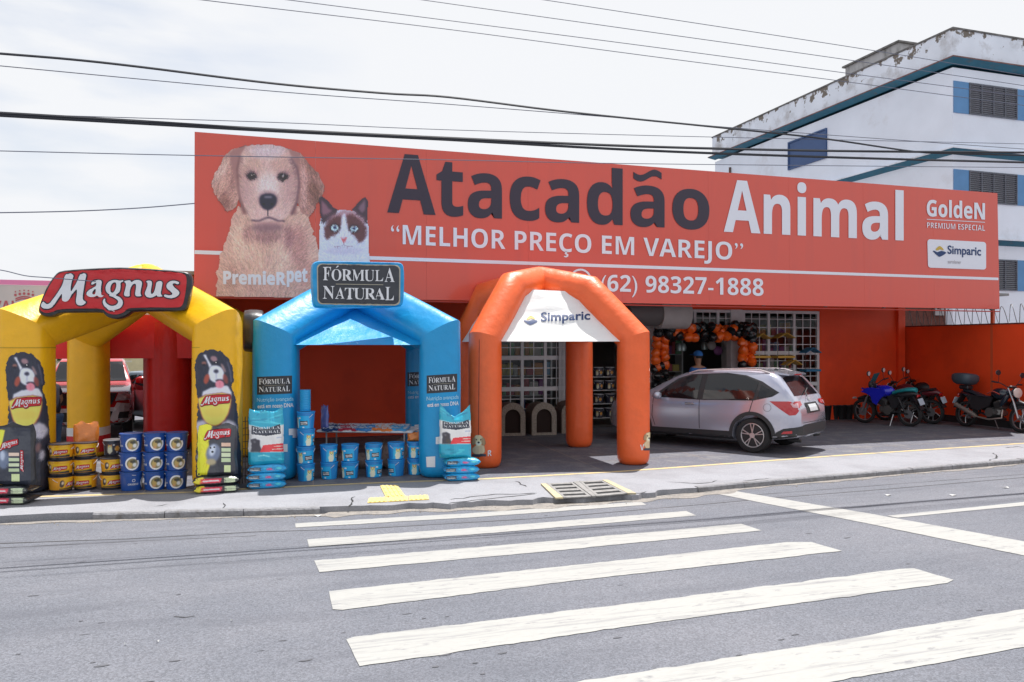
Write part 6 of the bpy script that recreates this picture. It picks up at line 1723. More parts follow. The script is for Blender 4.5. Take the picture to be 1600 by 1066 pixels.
gm = [M('goods_%s' % n_, c_, rough=.5) for n_, c_ in zip(('red', 'teal', 'mustard', 'green', 'cream', 'purple', 'navy', 'amber'), goods)]
gi = 0
for (pa_, pb_, nmz) in ((752, 880, 'behind the left shop window'), (1168, 1274, 'behind the right shop window'), (1035, 1140, 'deep inside the open entrance')):
    x0, x1 = gx_(pa_), gx_(pb_); dy = 1.0 if pa_ != 1035 else 2.6
    T = rack((x0 + x1) / 2, BW + dy, x1 - x0, 'white stock shelving full of colourful goods ' + nmz, (.3, .8, 1.3, 1.8, 2.3), 2.6)
    for z in (.3, .8, 1.3, 1.8, 2.3):
        x = x0 + .08; 
        while x < x1 - .2:
            w = random.uniform(.10, .26); h_ = random.uniform(.18, .42); m = random.choice(gm)
            t = MB(); t.bbox((x + w / 2, BW + dy - .03, z + h_ / 2 + .001), (w * .93, .28, h_), None, .01); t.done('packet', m, T); x += w
t = MB(); t.box(gx_(1022) + .1, gx_(1140), BW + 1.5, BW + 1.56, 1.7, 1.76)
# hanging lamp shades / bird cages seen in the doorway
cg = M('galvanised', (.45, .55, .55), rough=.35, metal=.5)
for k, (px, py) in enumerate([(1061, 543), (1067, 543), (1101, 541)]):
    p = at_y(px, py, BW + 1.2); t = MB(); t.lathe([(.02, .12), (.07, .10), (.10, .0), (.085, -.10)], 14, tuple(p)); o = t.done('hanging_bucket', cg, None, 40)
    props(o, ['left', 'middle', 'right'][k] + ' of three pale metal buckets hanging in the shop entrance', 'bucket', 'buckets hanging in the entrance')
for k, (px, py, m) in enumerate([(1112, 540, 4), (1122, 548, 5), (1136, 535, 4)]):
    p = at_y(px, py, BW + .9); t = MB(); t.ball(tuple(p), .14, 12, 8, (1, .4, .9)); o = t.done('hanging_bed', gm[m], None, 60); props(o, ['cream round pet bed hanging left in the entrance', 'purple pet bed hanging in the middle of the entrance', 'cream pet bed hanging right beside the white post'][k], 'pet bed', 'pet beds hanging in the entrance')

# ------------------------------------------------------------------ balloon garland
ball_o = M('balloon_orange', (.92, .14, .012), rough=.25, coat=.3); ball_k = M('balloon_black', (.012, .014, .016), rough=.25, coat=.3)
def balloon_mesh(r):
    t = MB(); t.lathe([(.012, -r * 1.32), (.02, -r * 1.26), (.01, -r * 1.18), (r * .35, -r * 1.02), (r * .72, -r * .72), (r * .95, -r * .3), (r, .05), (r * .92, r * .42), (r * .66, r * .76), (r * .3, r * .95), (0, r)], 12)
    return t
ga = thing('balloon_garland', 'garland of orange and black balloons framing the shop entrance', 'balloons', (gx_(1095), BW - .3, 0))
path = [(1030, 628, 'o'), (1030, 606, 'k'), (1031, 594, 'k'), (1030, 580, 'k'), (1031, 567, 'o'), (1032, 555, 'o'), (1032, 545, 'o'), (1032, 534, 'o'), (1036, 523, 'k'), (1046, 519, 'k'), (1055, 520, 'k'), (1064, 517, 'o'), (1074, 519, 'o'), (1084, 520, 'o'), (1094, 518, 'k'), (1104, 520, 'k'), (1112, 519, 'k'), (1120, 521, 'o'), (1130, 520, 'o'), (1141, 520, 'o'), (1150, 515, 'k'), (1160, 517, 'k'), (1170, 516, 'k'), (1168, 527, 'k'), (1167, 536, 'o'), (1168, 545, 'o'), (1167, 554, 'o'), (1167, 563, 'o'), (1168, 573, 'k'), (1168, 585, 'k'), (1168, 598, 'o'), (1168, 612, 'o')]
bmesh_o = None
for (px, py, c_) in path:
    for k in range(4):
        a = k * math.pi / 2 + random.uniform(-.2, .2) + (py + px) * .13
        p = at_y(px + 8.2 * math.cos(a), py + 8.2 * math.sin(a), BW - .34 + .14 * math.cos(a * 1.7 + k))
        if bmesh_o is None:
            t = balloon_mesh(.130); o = put('balloon', t.v, t.f, ball_o, None, 60); bmesh_o = o; OFF[o.name] = Vector()
            bk = o.data.copy(); bk.materials.clear(); bk.materials.append(ball_k); dat = {'o': o.data, 'k': bk}
            b = o
        else:
            b = bmesh_o.copy(); COL.objects.link(b)
        b.data = dat[c_]; b.parent = ga; b.location = p - ga.location
        b.rotation_euler = (random.uniform(-.8, .8), a, random.uniform(0, 6)); s_ = random.uniform(.82, 1.05); b.scale = (s_, s_, s_)

# ------------------------------------------------------------------ bird tables hung on the right window
def bird_table(px, py, w, mat, label, roof=True, py2=None):
    p = at_y(px, py, BW - .22); T = thing('bird_table', label, 'bird table', tuple(p), 'bird tables hung on the window')
    if roof:
        for s_ in (-1, 1):
            t = MB(); t.X = Matrix.Translation(p); t.add([(0, -.16, .0), (s_ * w / 2, -.16, -.13), (s_ * w / 2, .16, -.13), (0, .16, .0), (0, -.16, -.02), (s_ * w / 2, -.16, -.15), (s_ * w / 2, .16, -.15), (0, .16, -.02)], [(0, 1, 2, 3), (4, 7, 6, 5), (0, 4, 5, 1), (1, 5, 6, 2), (2, 6, 7, 3)]); t.done('roof', mat, T)
    if py2:
        q = at_y(px, py2, BW - .22); h_ = q.z - p.z
        t = MB(); t.X = Matrix.Translation(p); t.box(-w / 2, w / 2, -.14, .14, h_ - .06, h_); t.done('tray', mat, T)
        t = MB(); t.X = Matrix.Translation(p)
        for s_ in (-1, 1): t.cyl((s_ * w * .33, 0, h_), (s_ * w * .33, 0, -.12), .007, n=5)
        t.done('rod', wires_m, T)
yw_ = M('bird_table_yellow', (.60, .36, .05), rough=.5); bw_ = M('bird_table_blue', (.02, .18, .35), rough=.5)
bird_table(1187, 521, .50, yw_, 'yellow roofed bird table nearest the black and orange balloons', True, 556)
bird_table(1224, 520, .54, yw_, 'yellow roofed bird table in the middle of the right window', True, 556)
bird_table(1237, 562, .46, yw_, 'low yellow roofed bird table just above the car roof', True, 588)
bird_table(1266, 543, .48, bw_, 'blue roofed bird table at the right edge of the window', True, 577)

# black buckets and hoses by the right wall
tubm = M('black_rubber_tub', (.015, .015, .017), rough=.5); hs = M('pink_hose', (.42, .12, .10), rough=.5)
for k, (px, py) in enumerate([(1291, 656), (1303, 655), (1314, 655), (1325, 655), (1336, 654)]):
    p = at_z(px, py); t = MB(); t.lathe([(.11, 0), (.14, .36), (.15, .37), (.15, .40), (.12, .40), (.11, .25), (0, .25)], 16, tuple(p)); o = t.done('rubber_tub', tubm, None, 40)
    props(o, ['leftmost black tub against the red back wall', 'second black tub from the left at the red back wall', 'middle black tub against the red back wall', 'fourth black tub from the left at the red back wall', 'black tub nearest the blue motorcycle'][k], 'tub', 'black tubs by the red wall')
for k, (px, py, r, m) in enumerate([(1298, 640, .16, M('grey_ring', (.35, .34, .34), rough=.5)), (1321, 638, .18, hs), (1332, 642, .15, M('pale_ring', (.5, .42, .40), rough=.5))]):
    p = at_z(px, 654) + Vector((0, -.05, 0)); p.z = .40 + r * .3; t = MB(); t.tube([p + Vector((r * math.cos(a), .02 * math.sin(3 * a), r * math.sin(a))) for a in np.linspace(0, math.pi, 14)], .035, 8); o = t.done('hose_loop', m, None, 60)
    props(o, ['grey hose loop over the black tubs', 'reddish hose loop over the black tubs', 'pale hose loop nearest the blue motorcycle'][k], 'hose', 'hose loops over the tubs')

# ------------------------------------------------------------------ background behind the canopies
bgw = M('pale_yellow_wall', (.62, .55, .33), rough=.8, var=.1); bgr = M('distant_roof', (.30, .14, .10), rough=.8)
hb = thing('distant_house', 'pale yellow house across the far street seen under the red canopy', 'house', (-22, 50, 0))
t = MB(); t.box(-34, -6, 50, 56, 0, 3.0); t.done('wall', bgw, hb)
t = MB(); t.add([(-34.4, 49.6, 3.0), (-5.6, 49.6, 3.0), (-5.6, 56.4, 3.0), (-34.4, 56.4, 3.0), (-34, 53, 4.0), (-6, 53, 4.0)], [(0, 1, 5, 4), (2, 3, 4, 5), (1, 2, 5), (3, 0, 4), (0, 3, 2, 1)]); t.done('roof', bgr, hb)
for k in range(7):
    x = -32 + k * 3.8; t = MB(); t.box(x, x + 1.4, 49.94, 49.996, 1.0, 2.1); w = t.done('window', M('house_window_dark', (.08, .09, .1), rough=.3), hb)
    t = MB(); t.box(x - .08, x + 1.48, 49.92, 49.998, 2.104, 2.2); t.done('lintel', whf, w)
fn_ = thing('picket_fence', 'light metal fence in front of the pale yellow house', 'fence', (-20, 44, 0))
for k in range(60):
    x = -30 + k * .4; t = MB(); t.box(x, x + .06, 44, 44.04, 0, 1.5); t.done('picket', M('fence_pale', (.60, .58, .45), rough=.6), fn_)
t = MB(); t.box(-30, -6, 44.045, 44.08, 1.2, 1.28); t.box(-30, -6, 44.045, 44.08, .3, .38); t.done('rail', MATS['fence_pale'], fn_)
leafm = M('tree_leaf', (.05, .10, .03), rough=.6, var=.4, vs=1.5); bark = M('bark', (.12, .09, .06), rough=.9, bump=.5, bs=20)
def tree(x, y, h, r, label):
    T = thing('leafy_tree', label, 'tree', (x, y, 0), 'trees beyond the forecourt'); t = MB()
    t.tube([(x, y, 0), (x + .1, y, h * .35), (x + .05, y, h * .6)], [.18, .13, .08], 8)
    for k in range(5):
        a = k * 1.3; t.tube([(x + .1, y, h * (.35 + .04 * k)), (x + r * .6 * math.cos(a), y + r * .6 * math.sin(a), h * (.6 + .05 * k))], [.07, .02], 6)
    t.done('trunk', bark, T, 50)
    b = MB(); rn = random.Random(int(x * 7))
    cl = [(x + rn.gauss(0, r * .5), y + rn.gauss(0, r * .5), h * .7 + rn.gauss(0, r * .38)) for _ in range(34)]
    for c_ in cl:
        for _ in range(90):
            d = Vector((rn.gauss(0, 1), rn.gauss(0, 1), rn.gauss(0, .8))).normalized() * r * .30 * rn.random() ** .4
            p = Vector(c_) + d; s_ = .12; a = Vector((rn.gauss(0, 1), rn.gauss(0, 1), rn.gauss(0, 1))).normalized() * s_; q = a.orthogonal().normalized() * s_ * .6
            b.add([p - a, p + q, p + a, p - q], [(0, 1, 2, 3)])
    b.done('crown', leafm, T)
tree(-19, 38, 3.2, 1.3, 'leafy tree farthest left beyond the forecourt'); tree(-13.5, 40, 3.0, 1.2, 'leafy tree seen between the pillars of the yellow tent'); tree(-9.5, 42, 3.2, 1.2, 'leafy tree rightmost beyond the parked pickup')
# ------------------------------------------------------------------ vehicles
def interp(T, x):
    if x <= T[0][0]: return T[0][1]
    for (a, b), (c, d) in zip(T[:-1], T[1:]):
        if x <= c:
            t = (x - a) / (c - a); return b + (d - b) * t
    return T[-1][1]
def sm_interp(T, x, e=.07): return (interp(T, x - e) + 2 * interp(T, x) + interp(T, x + e)) / 4
def car_shell(zt, zb, zbot, hw, tum=.46, x0=-.87, x1=3.43, N=64):
    V = []; F = []; half = 14; xs_ = []
    for i in range(N + 1):
        t = i / N; xs_.append(x0 + (x1 - x0) * (t - .055 * math.sin(2 * math.pi * t) / 1.0 if False else t))
    xs_ = sorted(set(xs_ + [x0 + .012, x0 + .03, x1 - .012, x1 - .03]))
    for x in xs_:
        top = sm_interp(zt, x); bel = min(sm_interp(zb, x), top - .004); lo = interp(zbot, x); w = sm_interp(hw, x, .04)
        h = top - bel; wb = w * .958; prof = [(0, lo), (.55 * w, lo), (.90 * w, lo + .015), (.985 * w, lo + .07), (w, lo + (bel - lo) * .35), (w * .997, lo + (bel - lo) * .6), (w * .985, bel - .11 if bel - .11 > lo + (bel - lo) * .6 else lo + (bel - lo) * .75), (wb, bel)]
        for k in (.3, .62, .86, .96): prof.append((wb - tum * h * (k ** 1.25) - (.035 if k == .96 else 0), bel + h * k))
        wr = prof[-1][0]; prof += [(wr * .72, top - .012 * min(1, h * 4)), (0, top)]
        V += [(x, y, z) for y, z in prof] + [(x, -y, z) for y, z in prof[-2:0:-1]]
    n = 2 * half - 2; m = len(xs_)
    for i in range(m - 1):
        for j in range(n):
            k = (j + 1) % n; F.append((i * n + j, i * n + k, (i + 1) * n + k, (i + 1) * n + j))
    F.append(tuple(range(n - 1, -1, -1))); F.append(tuple(range((m - 1) * n, m * n)))
    b = MB(); b.add(V, F); return b
def cut(o, cyls):
    """boolean the wheel wells out of the body and bake the result"""
    tmp = []
    for (x, y0, y1, z, r) in cyls:
        c = MB(); c.cyl((x, y0, z), (x, y1, z), r, n=40); me = bpy.data.meshes.new('well'); me.from_pydata(c.v, [], c.f); q = bpy.data.objects.new('well', me); COL.objects.link(q)
        bm = bmesh.new(); bm.from_mesh(me); bmesh.ops.recalc_face_normals(bm, faces=bm.faces); bm.to_mesh(me); bm.free()
        md = o.modifiers.new('b', 'BOOLEAN'); md.object = q; md.operation = 'DIFFERENCE'; md.solver = 'EXACT'; tmp.append(q)
    me = o.data; bm = bmesh.new(); bm.from_mesh(me); bmesh.ops.recalc_face_normals(bm, faces=bm.faces); bm.to_mesh(me); bm.free()
    dg = bpy.context.evaluated_depsgraph_get(); new = bpy.data.meshes.new_from_object(o.evaluated_get(dg))
    o.modifiers.clear(); old = o.data; o.data = new; new.polygons.foreach_set('use_smooth', [True] * len(new.polygons)); new.set_sharp_from_angle(angle=R(38))
    for q in tmp: bpy.data.objects.remove(q)
tyre_m = M('tyre_rubber', (.022, .022, .024), rough=.8, bump=.3, bs=60); alloy = M('alloy', (.62, .61, .62), rough=.3, metal=.8); rimd = M('rim_dark', (.02, .02, .022), rough=.5)
def wheel(parent, x, y, r=.335, w=.21, out=1, spokes=5, rr=.235, name='wheel'):
    t = MB(); c_ = (x, y, r)
    t.lathe([(rr, -w / 2 + .02), (rr + .02, -w / 2), (r * .94, -w / 2 + .005), (r * .99, -w / 2 + .035), (r, -w / 4), (r, w / 4), (r * .99, w / 2 - .035), (r * .94, w / 2 - .005), (rr + .02, w / 2), (rr, w / 2 - .02)], 36, c_, 'y', False)
    wh = t.done(name, tyre_m, parent, 40)
    t = MB(); t.lathe([(rr * .99, -w / 2 + .03), (rr * .985, w / 2 - .03)], 36, c_, 'y'); t.f = t.f; t.done('rim_barrel', rimd, wh)
    t = MB(); yo = y + out * (w / 2 - .03)
    t.tube([(x + rr * .96 * math.cos(a), yo, r + rr * .96 * math.sin(a)) for a in np.linspace(0, 2 * math.pi, 37)[:-1]], .012, 6, closed=True)
    for k in range(spokes):
        for d in (-.13, .13):
            a = 2 * math.pi * k / spokes + .3 + d * .0; a2 = a + d * 1.25
            p = Vector((x + .05 * math.cos(a), yo, r + .05 * math.sin(a))); q = Vector((x + rr * .95 * math.cos(a2), yo, r + rr * .95 * math.sin(a2)))
            dd = (q - p); L = dd.length; ang = math.atan2(dd.z, dd.x)
            t.bbox((p + q) * .5, (L, .022, .021), Matrix.Rotation(-ang, 3, 'Y'), .004)
    t.cyl((x, yo - out * .02, r), (x, yo + out * .014, r), .052, n=14)
    t.done('rim', alloy, wh, 40)
    return wh
def vehicle(name, label, cat, sh, paint, wheels, arch_r):
    T = thing(name, label, cat, (0, 0, 0)); bv = sh.bvh(); body = sh.done('body', paint, T, 38)
    cyl = []
    for wx in wheels: cyl += [(wx, .52, 1.3, .335, arch_r), (wx, -1.3, -.52, .335, arch_r)]
    cut(body, cyl)
    t = MB()
    for wx in wheels:
        for s_ in (-1, 1): t.lathe([(arch_r - .003, s_ * .52), (arch_r - .003, s_ * .80)], 30, (wx, 0, .335), 'y') if False else None
    def side(nm, P, mat, s_=1, off=.004, sub=.12, par=None):
        v, f = curve_fill(P if isinstance(P[0], list) else [P]); v, f = sub2d(v, f, sub)
        def fn(x, z):
            h_ = bv.ray_cast(Vector((x, 2 * s_, z)), Vector((0, -s_, 0)))
            return h_[0] + Vector((0, s_ * off, 0)) + Vector((h_[1].x, 0, h_[1].z)) * (off if h_[1].y * s_ > 0 else -off) if h_[0] is not None else None
        return flat(nm, v, f, fn, mat, par or T)
    def endon(nm, P, mat, sgn=-1, off=.005, sub=.12, par=None):
        v, f = curve_fill(P if isinstance(P[0], list) else [P]); v, f = sub2d(v, f, sub)
        def fn(y, z):
            h_ = bv.ray_cast(Vector((6 * sgn, y, z)), Vector((-sgn, 0, 0)))
            if h_[0] is None: return None
            n_ = h_[1] if h_[1].x * sgn > 0 else -h_[1]
            return h_[0] + n_ * off
        return flat(nm, v, f, fn, mat, par or T)
    return T, side, endon, bv
silver = M('silver_car_paint', (.50, .51, .60), rough=.22, metal=.5, coat=1.0, spec=.6)
tint = M('tinted_car_glass', (.008, .009, .012), rough=.05, spec=.5, coat=.0)
clad = M('black_car_plastic', (.03, .031, .034), rough=.6)
tail = M('tail_lamp_red', (.45, .006, .012), rough=.12, coat=.8); tailw = M('tail_lamp_clear', (.62, .35, .38), rough=.12, coat=.8)
seamd = M('door_gap', (.04, .04, .045), rough=.8); platem = M('number_plate_white', (.62, .64, .66), rough=.4); chrome = M('chrome', (.7, .7, .7), rough=.12, metal=1)
zt = [(-.87, .66), (-.845, .86), (-.80, .98), (-.74, 1.07), (-.60, 1.26), (-.46, 1.43), (-.38, 1.51), (-.2, 1.555), (.2, 1.59), (.7, 1.60), (1.2, 1.575), (1.55, 1.51), (1.75, 1.43), (2.35, 1.09), (2.5, 1.045), (2.8, 1.0), (3.1, .92), (3.3, .80), (3.43, .60)]
zb = [(-.87, .64), (-.845, .84), (-.80, .95), (-.7, 1.02), (-.4, 1.055), (0, 1.03), (1, .975), (2, .95), (2.4, .97), (3.0, .88), (3.3, .76), (3.43, .56)]
zbo = [(-.87, .40), (-.80, .32), (-.5, .27), (0, .22), (2.6, .20), (3.1, .22), (3.43, .30)]
hw = [(-.87, .60), (-.84, .70), (-.76, .79), (-.6, .845), (-.3, .878), (.3, .888), (1.5, .888), (2.6, .88), (3.0, .84), (3.25, .74), (3.38, .62), (3.43, .50)]
sh = car_shell(zt, zb, zbo, hw)
CAR, side, endon, cbv = vehicle('parked_car', 'silver compact crossover parked on the forecourt with its left side showing', 'car', sh, silver, (0, 2.61), .385)
for s_ in (1, -1):
    side('window_surround', [(2.20, .985), (1.66, 1.375), (1.38, 1.465), (.6, 1.508), (.2, 1.47), (-.15, 1.36), (-.50, 1.165), (-.38, 1.085), (-.02, 1.00), (1.1, .965)], clad, s_, .004)
    side('window', [(2.08, .995), (1.62, 1.345), (1.35, 1.445), (1.13, 1.462), (1.15, .975)], tint, s_, .009)
    side('window', [(1.03, .982), (1.01, 1.466), (.60, 1.485), (.22, 1.448), (-.08, 1.345), (-.02, 1.03), (.08, 1.012)], tint, s_, .009)
    side('quarter_window', [(-.10, 1.045), (-.14, 1.30), (-.43, 1.155), (-.36, 1.10)], tint, s_, .009)
    side('arch_flare', [[(.0 + .455 * math.cos(a), .335 + .455 * math.sin(a)) for a in np.linspace(-.25, math.pi + .2, 26)] + [(.386 * math.cos(a), .335 + .386 * math.sin(a)) for a in np.linspace(math.pi + .2, -.25, 26)]], clad, s_, .012, .1)
    side('arch_flare', [[(2.61 + .455 * math.cos(a), .335 + .455 * math.sin(a)) for a in np.linspace(-.2, math.pi + .25, 26)] + [(2.61 + .386 * math.cos(a), .335 + .386 * math.sin(a)) for a in np.linspace(math.pi + .25, -.2, 26)]], clad, s_, .012, .1)
    side('sill', [(.40, .235), (2.20, .235), (2.20, .37), (.44, .39)], clad, s_, .010)
    side('door_gap', [(1.075, .40), (1.09, .40), (1.105, .97), (1.09, .97)], seamd, s_, .003)
    side('door_gap', [(-.02, 1.0), (-.005, 1.0), (.05, .80), (.20, .66), (.36, .56), (.45, .42), (.435, .41), (.345, .55), (.19, .645), (.035, .79)], seamd, s_, .003)
    side('door_gap', [(2.14, .98), (2.155, .98), (2.17, .6), (2.10, .40), (2.085, .40), (2.155, .6)], seamd, s_, .003)
    side('tail_lamp', [(-.34, 1.00), (-.76, 1.01), (-.83, 1.0), (-.82, .86), (-.76, .76), (-.70, .75)], tail, s_, .008)
    side('bumper_lower', [(-.44, .30), (-.46, .42), (-.60, .50), (-.80, .53), (-.80, .36)], clad, s_, .010)
    side('reflector', [(-.56, .40), (-.74, .42), (-.74, .47), (-.60, .45)], tail, s_, .018)
    side('fuel_flap', [[(-.30 + .075 * math.cos(a), .88 + .075 * math.sin(a)) for a in np.linspace(0, 6.2, 24)], [(-.30 + .069 * math.cos(a), .88 + .069 * math.sin(a)) for a in np.linspace(0, 6.2, 24)]] if s_ == 1 else [(-.3, .88), (-.29, .88), (-.29, .89)], seamd, s_, .003)
    endon('tail_lamp', [(s_ * .80, 1.005), (s_ * .46, 1.0), (s_ * .46, .93), (s_ * .62, .90), (s_ * .74, .76), (s_ * .80, .75)], tail, off=.010); endon('lamp_lens', [(s_ * .62, .97), (s_ * .78, .97), (s_ * .77, .90), (s_ * .68, .88)], tailw, off=.016)
    t = MB(); hh = cbv.ray_cast(Vector((1.28, 2 * s_, .885)), Vector((0, -s_, 0)))[0]; t.bbox((1.30, hh.y + s_ * .022, .885), (.20, .03, .032), None, .01); t.done('door_handle', chrome, CAR, 40)
    t = MB(); t.ball((1.98, s_ * .99, 1.03), .115, 14, 9, (.75, 1, .72)); t.bbox((2.0, s_ * .90, .99), (.08, .14, .05), None, .01); t.done('wing_mirror', silver, CAR, 50)
    t = MB(); pts = []
    for x in np.linspace(-.25, 1.45, 10):
        q = cbv.ray_cast(Vector((x, s_ * .60, 3)), Vector((0, 0, -1)))[0]; pts.append((x, s_ * .60, q.z + (.045 if -.2 < x < 1.4 else .005)))
    t.tube(pts, .016, 6); t.done('roof_rail', alloy, CAR, 50)
    wheel(CAR, 0, s_ * .765, out=s_); wheel(CAR, 2.61, s_ * .765, out=s_)
endon('rear_window', [(-.60, 1.10), (.60, 1.10), (.50, 1.42), (.3, 1.45), (-.3, 1.45), (-.50, 1.42)], tint)
endon('number_plate', [(-.20, .80), (.20, .80), (.20, .925), (-.20, .925)], platem, off=.02)
endon('plate_recess', [(-.34, .77), (.34, .77), (.30, .96), (-.30, .96)], clad, off=.008)
endon('bumper_lower', [(-.80, .38), (.80, .38), (.80, .52), (.5, .57), (-.5, .57), (-.80, .52)], clad, off=.014)
endon('hatch_gap', [(-.58, .60), (.58, .60), (.58, .608), (-.58, .608)], seamd, off=.005)
endon('windscreen', [(-.66, 1.10), (.66, 1.10), (.56, 1.44), (-.56, 1.44)], tint, 1)
endon('brand_badge', [(.05 * math.cos(a), 1.03 + .035 * math.sin(a)) for a in np.linspace(0, 6, 10)], chrome, off=.012)
t = MB(); t.add([(-.30, -.50, 1.545), (-.30, .50, 1.545), (-.56, .44, 1.50), (-.56, -.44, 1.50), (-.30, -.50, 1.50), (-.30, .50, 1.50), (-.55, .44, 1.475), (-.55, -.44, 1.475)], [(0, 1, 2, 3), (4, 7, 6, 5), (2, 6, 7, 3), (1, 5, 6, 2), (3, 7, 4, 0)]); t.done('spoiler', silver, CAR, 40)
t = MB(); t.bbox((-.558, 0, 1.488), (.012, .34, .018)); t.done('high_brake_lamp', tail, CAR)
t = MB(); t.tube([(-.82, .25, 1.09), (-.72, .05, 1.16), (-.66, -.2, 1.22)], .011, 5); t.done('wiper', clad, CAR)
t = MB(); t.cyl((-.12, 0, 1.55), (-.42, 0, 1.74), .008, .004, 6); t.ball((-.12, 0, 1.57), .035, 8, 5); t.done('antenna', clad, CAR)
t = MB(); t.tube([(-.55, .45, .26), (-.72, .47, .25), (-.80, .48, .26)], .03, 8); t.tube([(-.86, .0, .33), (-.98, .0, .36)], .025, 8); t.done('tow_hook', clad, CAR)
hd = Vector((-.52, .854, 0)).normalized()
cp = at_z(1177, 707.5); lf = Vector((-hd.y, hd.x, 0)); o_ = cp - lf * .80
CAR.location = (o_.x, o_.y, 0); CAR.rotation_euler = (0, 0, math.atan2(hd.y, hd.x))

# red pickup facing the street
redp = M('red_car_paint', (.42, .008, .010), rough=.25, coat=.8, spec=.6)
zt = [(-1.15, 1.0), (.2, 1.05), (.35, 1.55), (.5, 1.70), (.8, 1.78), (1.5, 1.77), (1.85, 1.70), (2.45, 1.22), (2.7, 1.16), (3.2, 1.12), (3.6, 1.04), (3.85, .92), (3.95, .60)]
zb = [(-1.15, .98), (.2, 1.03), (1, 1.08), (2.4, 1.08), (3.2, 1.04), (3.7, .94), (3.9, .80), (3.95, .56)]
zbo = [(-1.15, .5), (0, .42), (3.0, .38), (3.6, .32), (3.95, .36)]
hw = [(-1.15, .85), (-.9, .9), (1, .92), (3, .92), (3.5, .90), (3.75, .84), (3.9, .74), (3.95, .62)]
PK, side, endon, pbv = vehicle('parked_pickup', 'red pickup with pale lower bumper parked behind the yellow tent pillars', 'pickup', car_shell(zt, zb, zbo, hw, .32, -1.15, 3.95), redp, (0, 3.08), .42)
slv = M('pale_bumper', (.62, .56, .58), rough=.35, coat=.4)
endon('bumper', [(-.92, .34), (.92, .34), (.92, .76), (.60, .80), (.55, .70), (-.55, .70), (-.60, .80), (-.92, .76)], slv, 1, .012)
endon('grille', [(-.50, .76), (.50, .76), (.60, .99), (-.60, .99)], clad, 1, .022)
endon('lower_grille', [(-.45, .42), (.45, .42), (.52, .62), (-.52, .62)], clad, 1, .026)
lampg = M('headlamp_glass', (.45, .42, .43), rough=.08, coat=.9, var=.4, vs=14)
endon('windscreen', [(-.76, 1.22), (.76, 1.22), (.66, 1.66), (-.66, 1.66)], tint, 1, .008)
for s_ in (1, -1):
    endon('headlamp', [(s_ * .56, .82), (s_ * .90, .86), (s_ * .90, 1.0), (s_ * .62, .98)], lampg, 1, .028)
    side('headlamp', [(3.9, .84), (3.5, .95), (3.55, 1.02), (3.9, .98)], lampg, s_, .010)
    endon('fog_lamp', [(s_ * .62, .46), (s_ * .80, .46), (s_ * .82, .60), (s_ * .64, .60)], clad, 1, .026)
    side('window', [(2.25, 1.14), (1.75, 1.58), (1.2, 1.66), (1.2, 1.12)], tint, s_, .006); side('window', [(1.12, 1.12), (1.12, 1.66), (.62, 1.62), (.42, 1.14)], tint, s_, .006)
    t = MB(); t.bbox((2.15, s_ * 1.06, 1.22), (.12, .22, .17), None, .04); t.done('wing_mirror', redp, PK, 50)
    wheel(PK, 0, s_ * .80, r=.37, out=s_, rr=.24); wheel(PK, 3.08, s_ * .80, r=.37, out=s_, rr=.24)
endon('brand_badge', [(.07 * math.cos(a), .88 + .05 * math.sin(a)) for a in np.linspace(0, 6, 10)], chrome, 1, .02)
hd = Vector((.12, -.99, 0)).normalized(); fp = at_d(134, 600, 16.9); PK.location = (fp.x - hd.x * 3.9, fp.y - hd.y * 3.9, 0); PK.rotation_euler = (0, 0, math.atan2(hd.y, hd.x))
# grey blue car further back
gcp = M('grey_blue_paint', (.20, .27, .33), rough=.3, metal=.4, coat=.7)
zt = [(-.95, .75), (-.9, .98), (-.4, 1.05), (.0, 1.25), (.4, 1.40), (1.2, 1.44), (1.7, 1.36), (2.4, .98), (3.1, .86), (3.4, .6)]
zb = [(-.95, .72), (-.9, .93), (2.4, .92), (3.1, .80), (3.4, .55)]
GC, side, endon, gbv = vehicle('parked_car', 'grey blue sedan standing far back beyond the red canopy leg', 'car', car_shell(zt, zb, [(-.95, .3), (3.4, .25)], [(-.95, .65), (-.8, .8), (0, .85), (2.8, .84), (3.3, .68), (3.4, .55)], .4, -.95, 3.4, 40), gcp, (0, 2.55), .36)
for s_ in (1, -1):
    side('window', [(2.15, .96), (1.6, 1.27), (1.15, 1.32), (1.15, .95)], tint, s_, .006); side('window', [(1.05, .95), (1.05, 1.32), (.5, 1.28), (.1, .97)], tint, s_, .006)
    wheel(GC, 0, s_ * .74, r=.31, out=s_, rr=.21); wheel(GC, 2.55, s_ * .74, r=.31, out=s_, rr=.21)
endon('windscreen', [(-.6, 1.0), (.6, 1.0), (.5, 1.34), (-.5, 1.34)], tint, 1); endon('headlamp', [(.4, .68), (.68, .70), (.66, .8), (.42, .78)], lampg, 1); endon('headlamp', [(-.4, .68), (-.68, .70), (-.66, .8), (-.42, .78)], lampg, 1)
fp = at_d(216, 600, 19.5); GC.location = (fp.x, fp.y + 1.5, 0); GC.rotation_euler = (0, 0, R(-60))

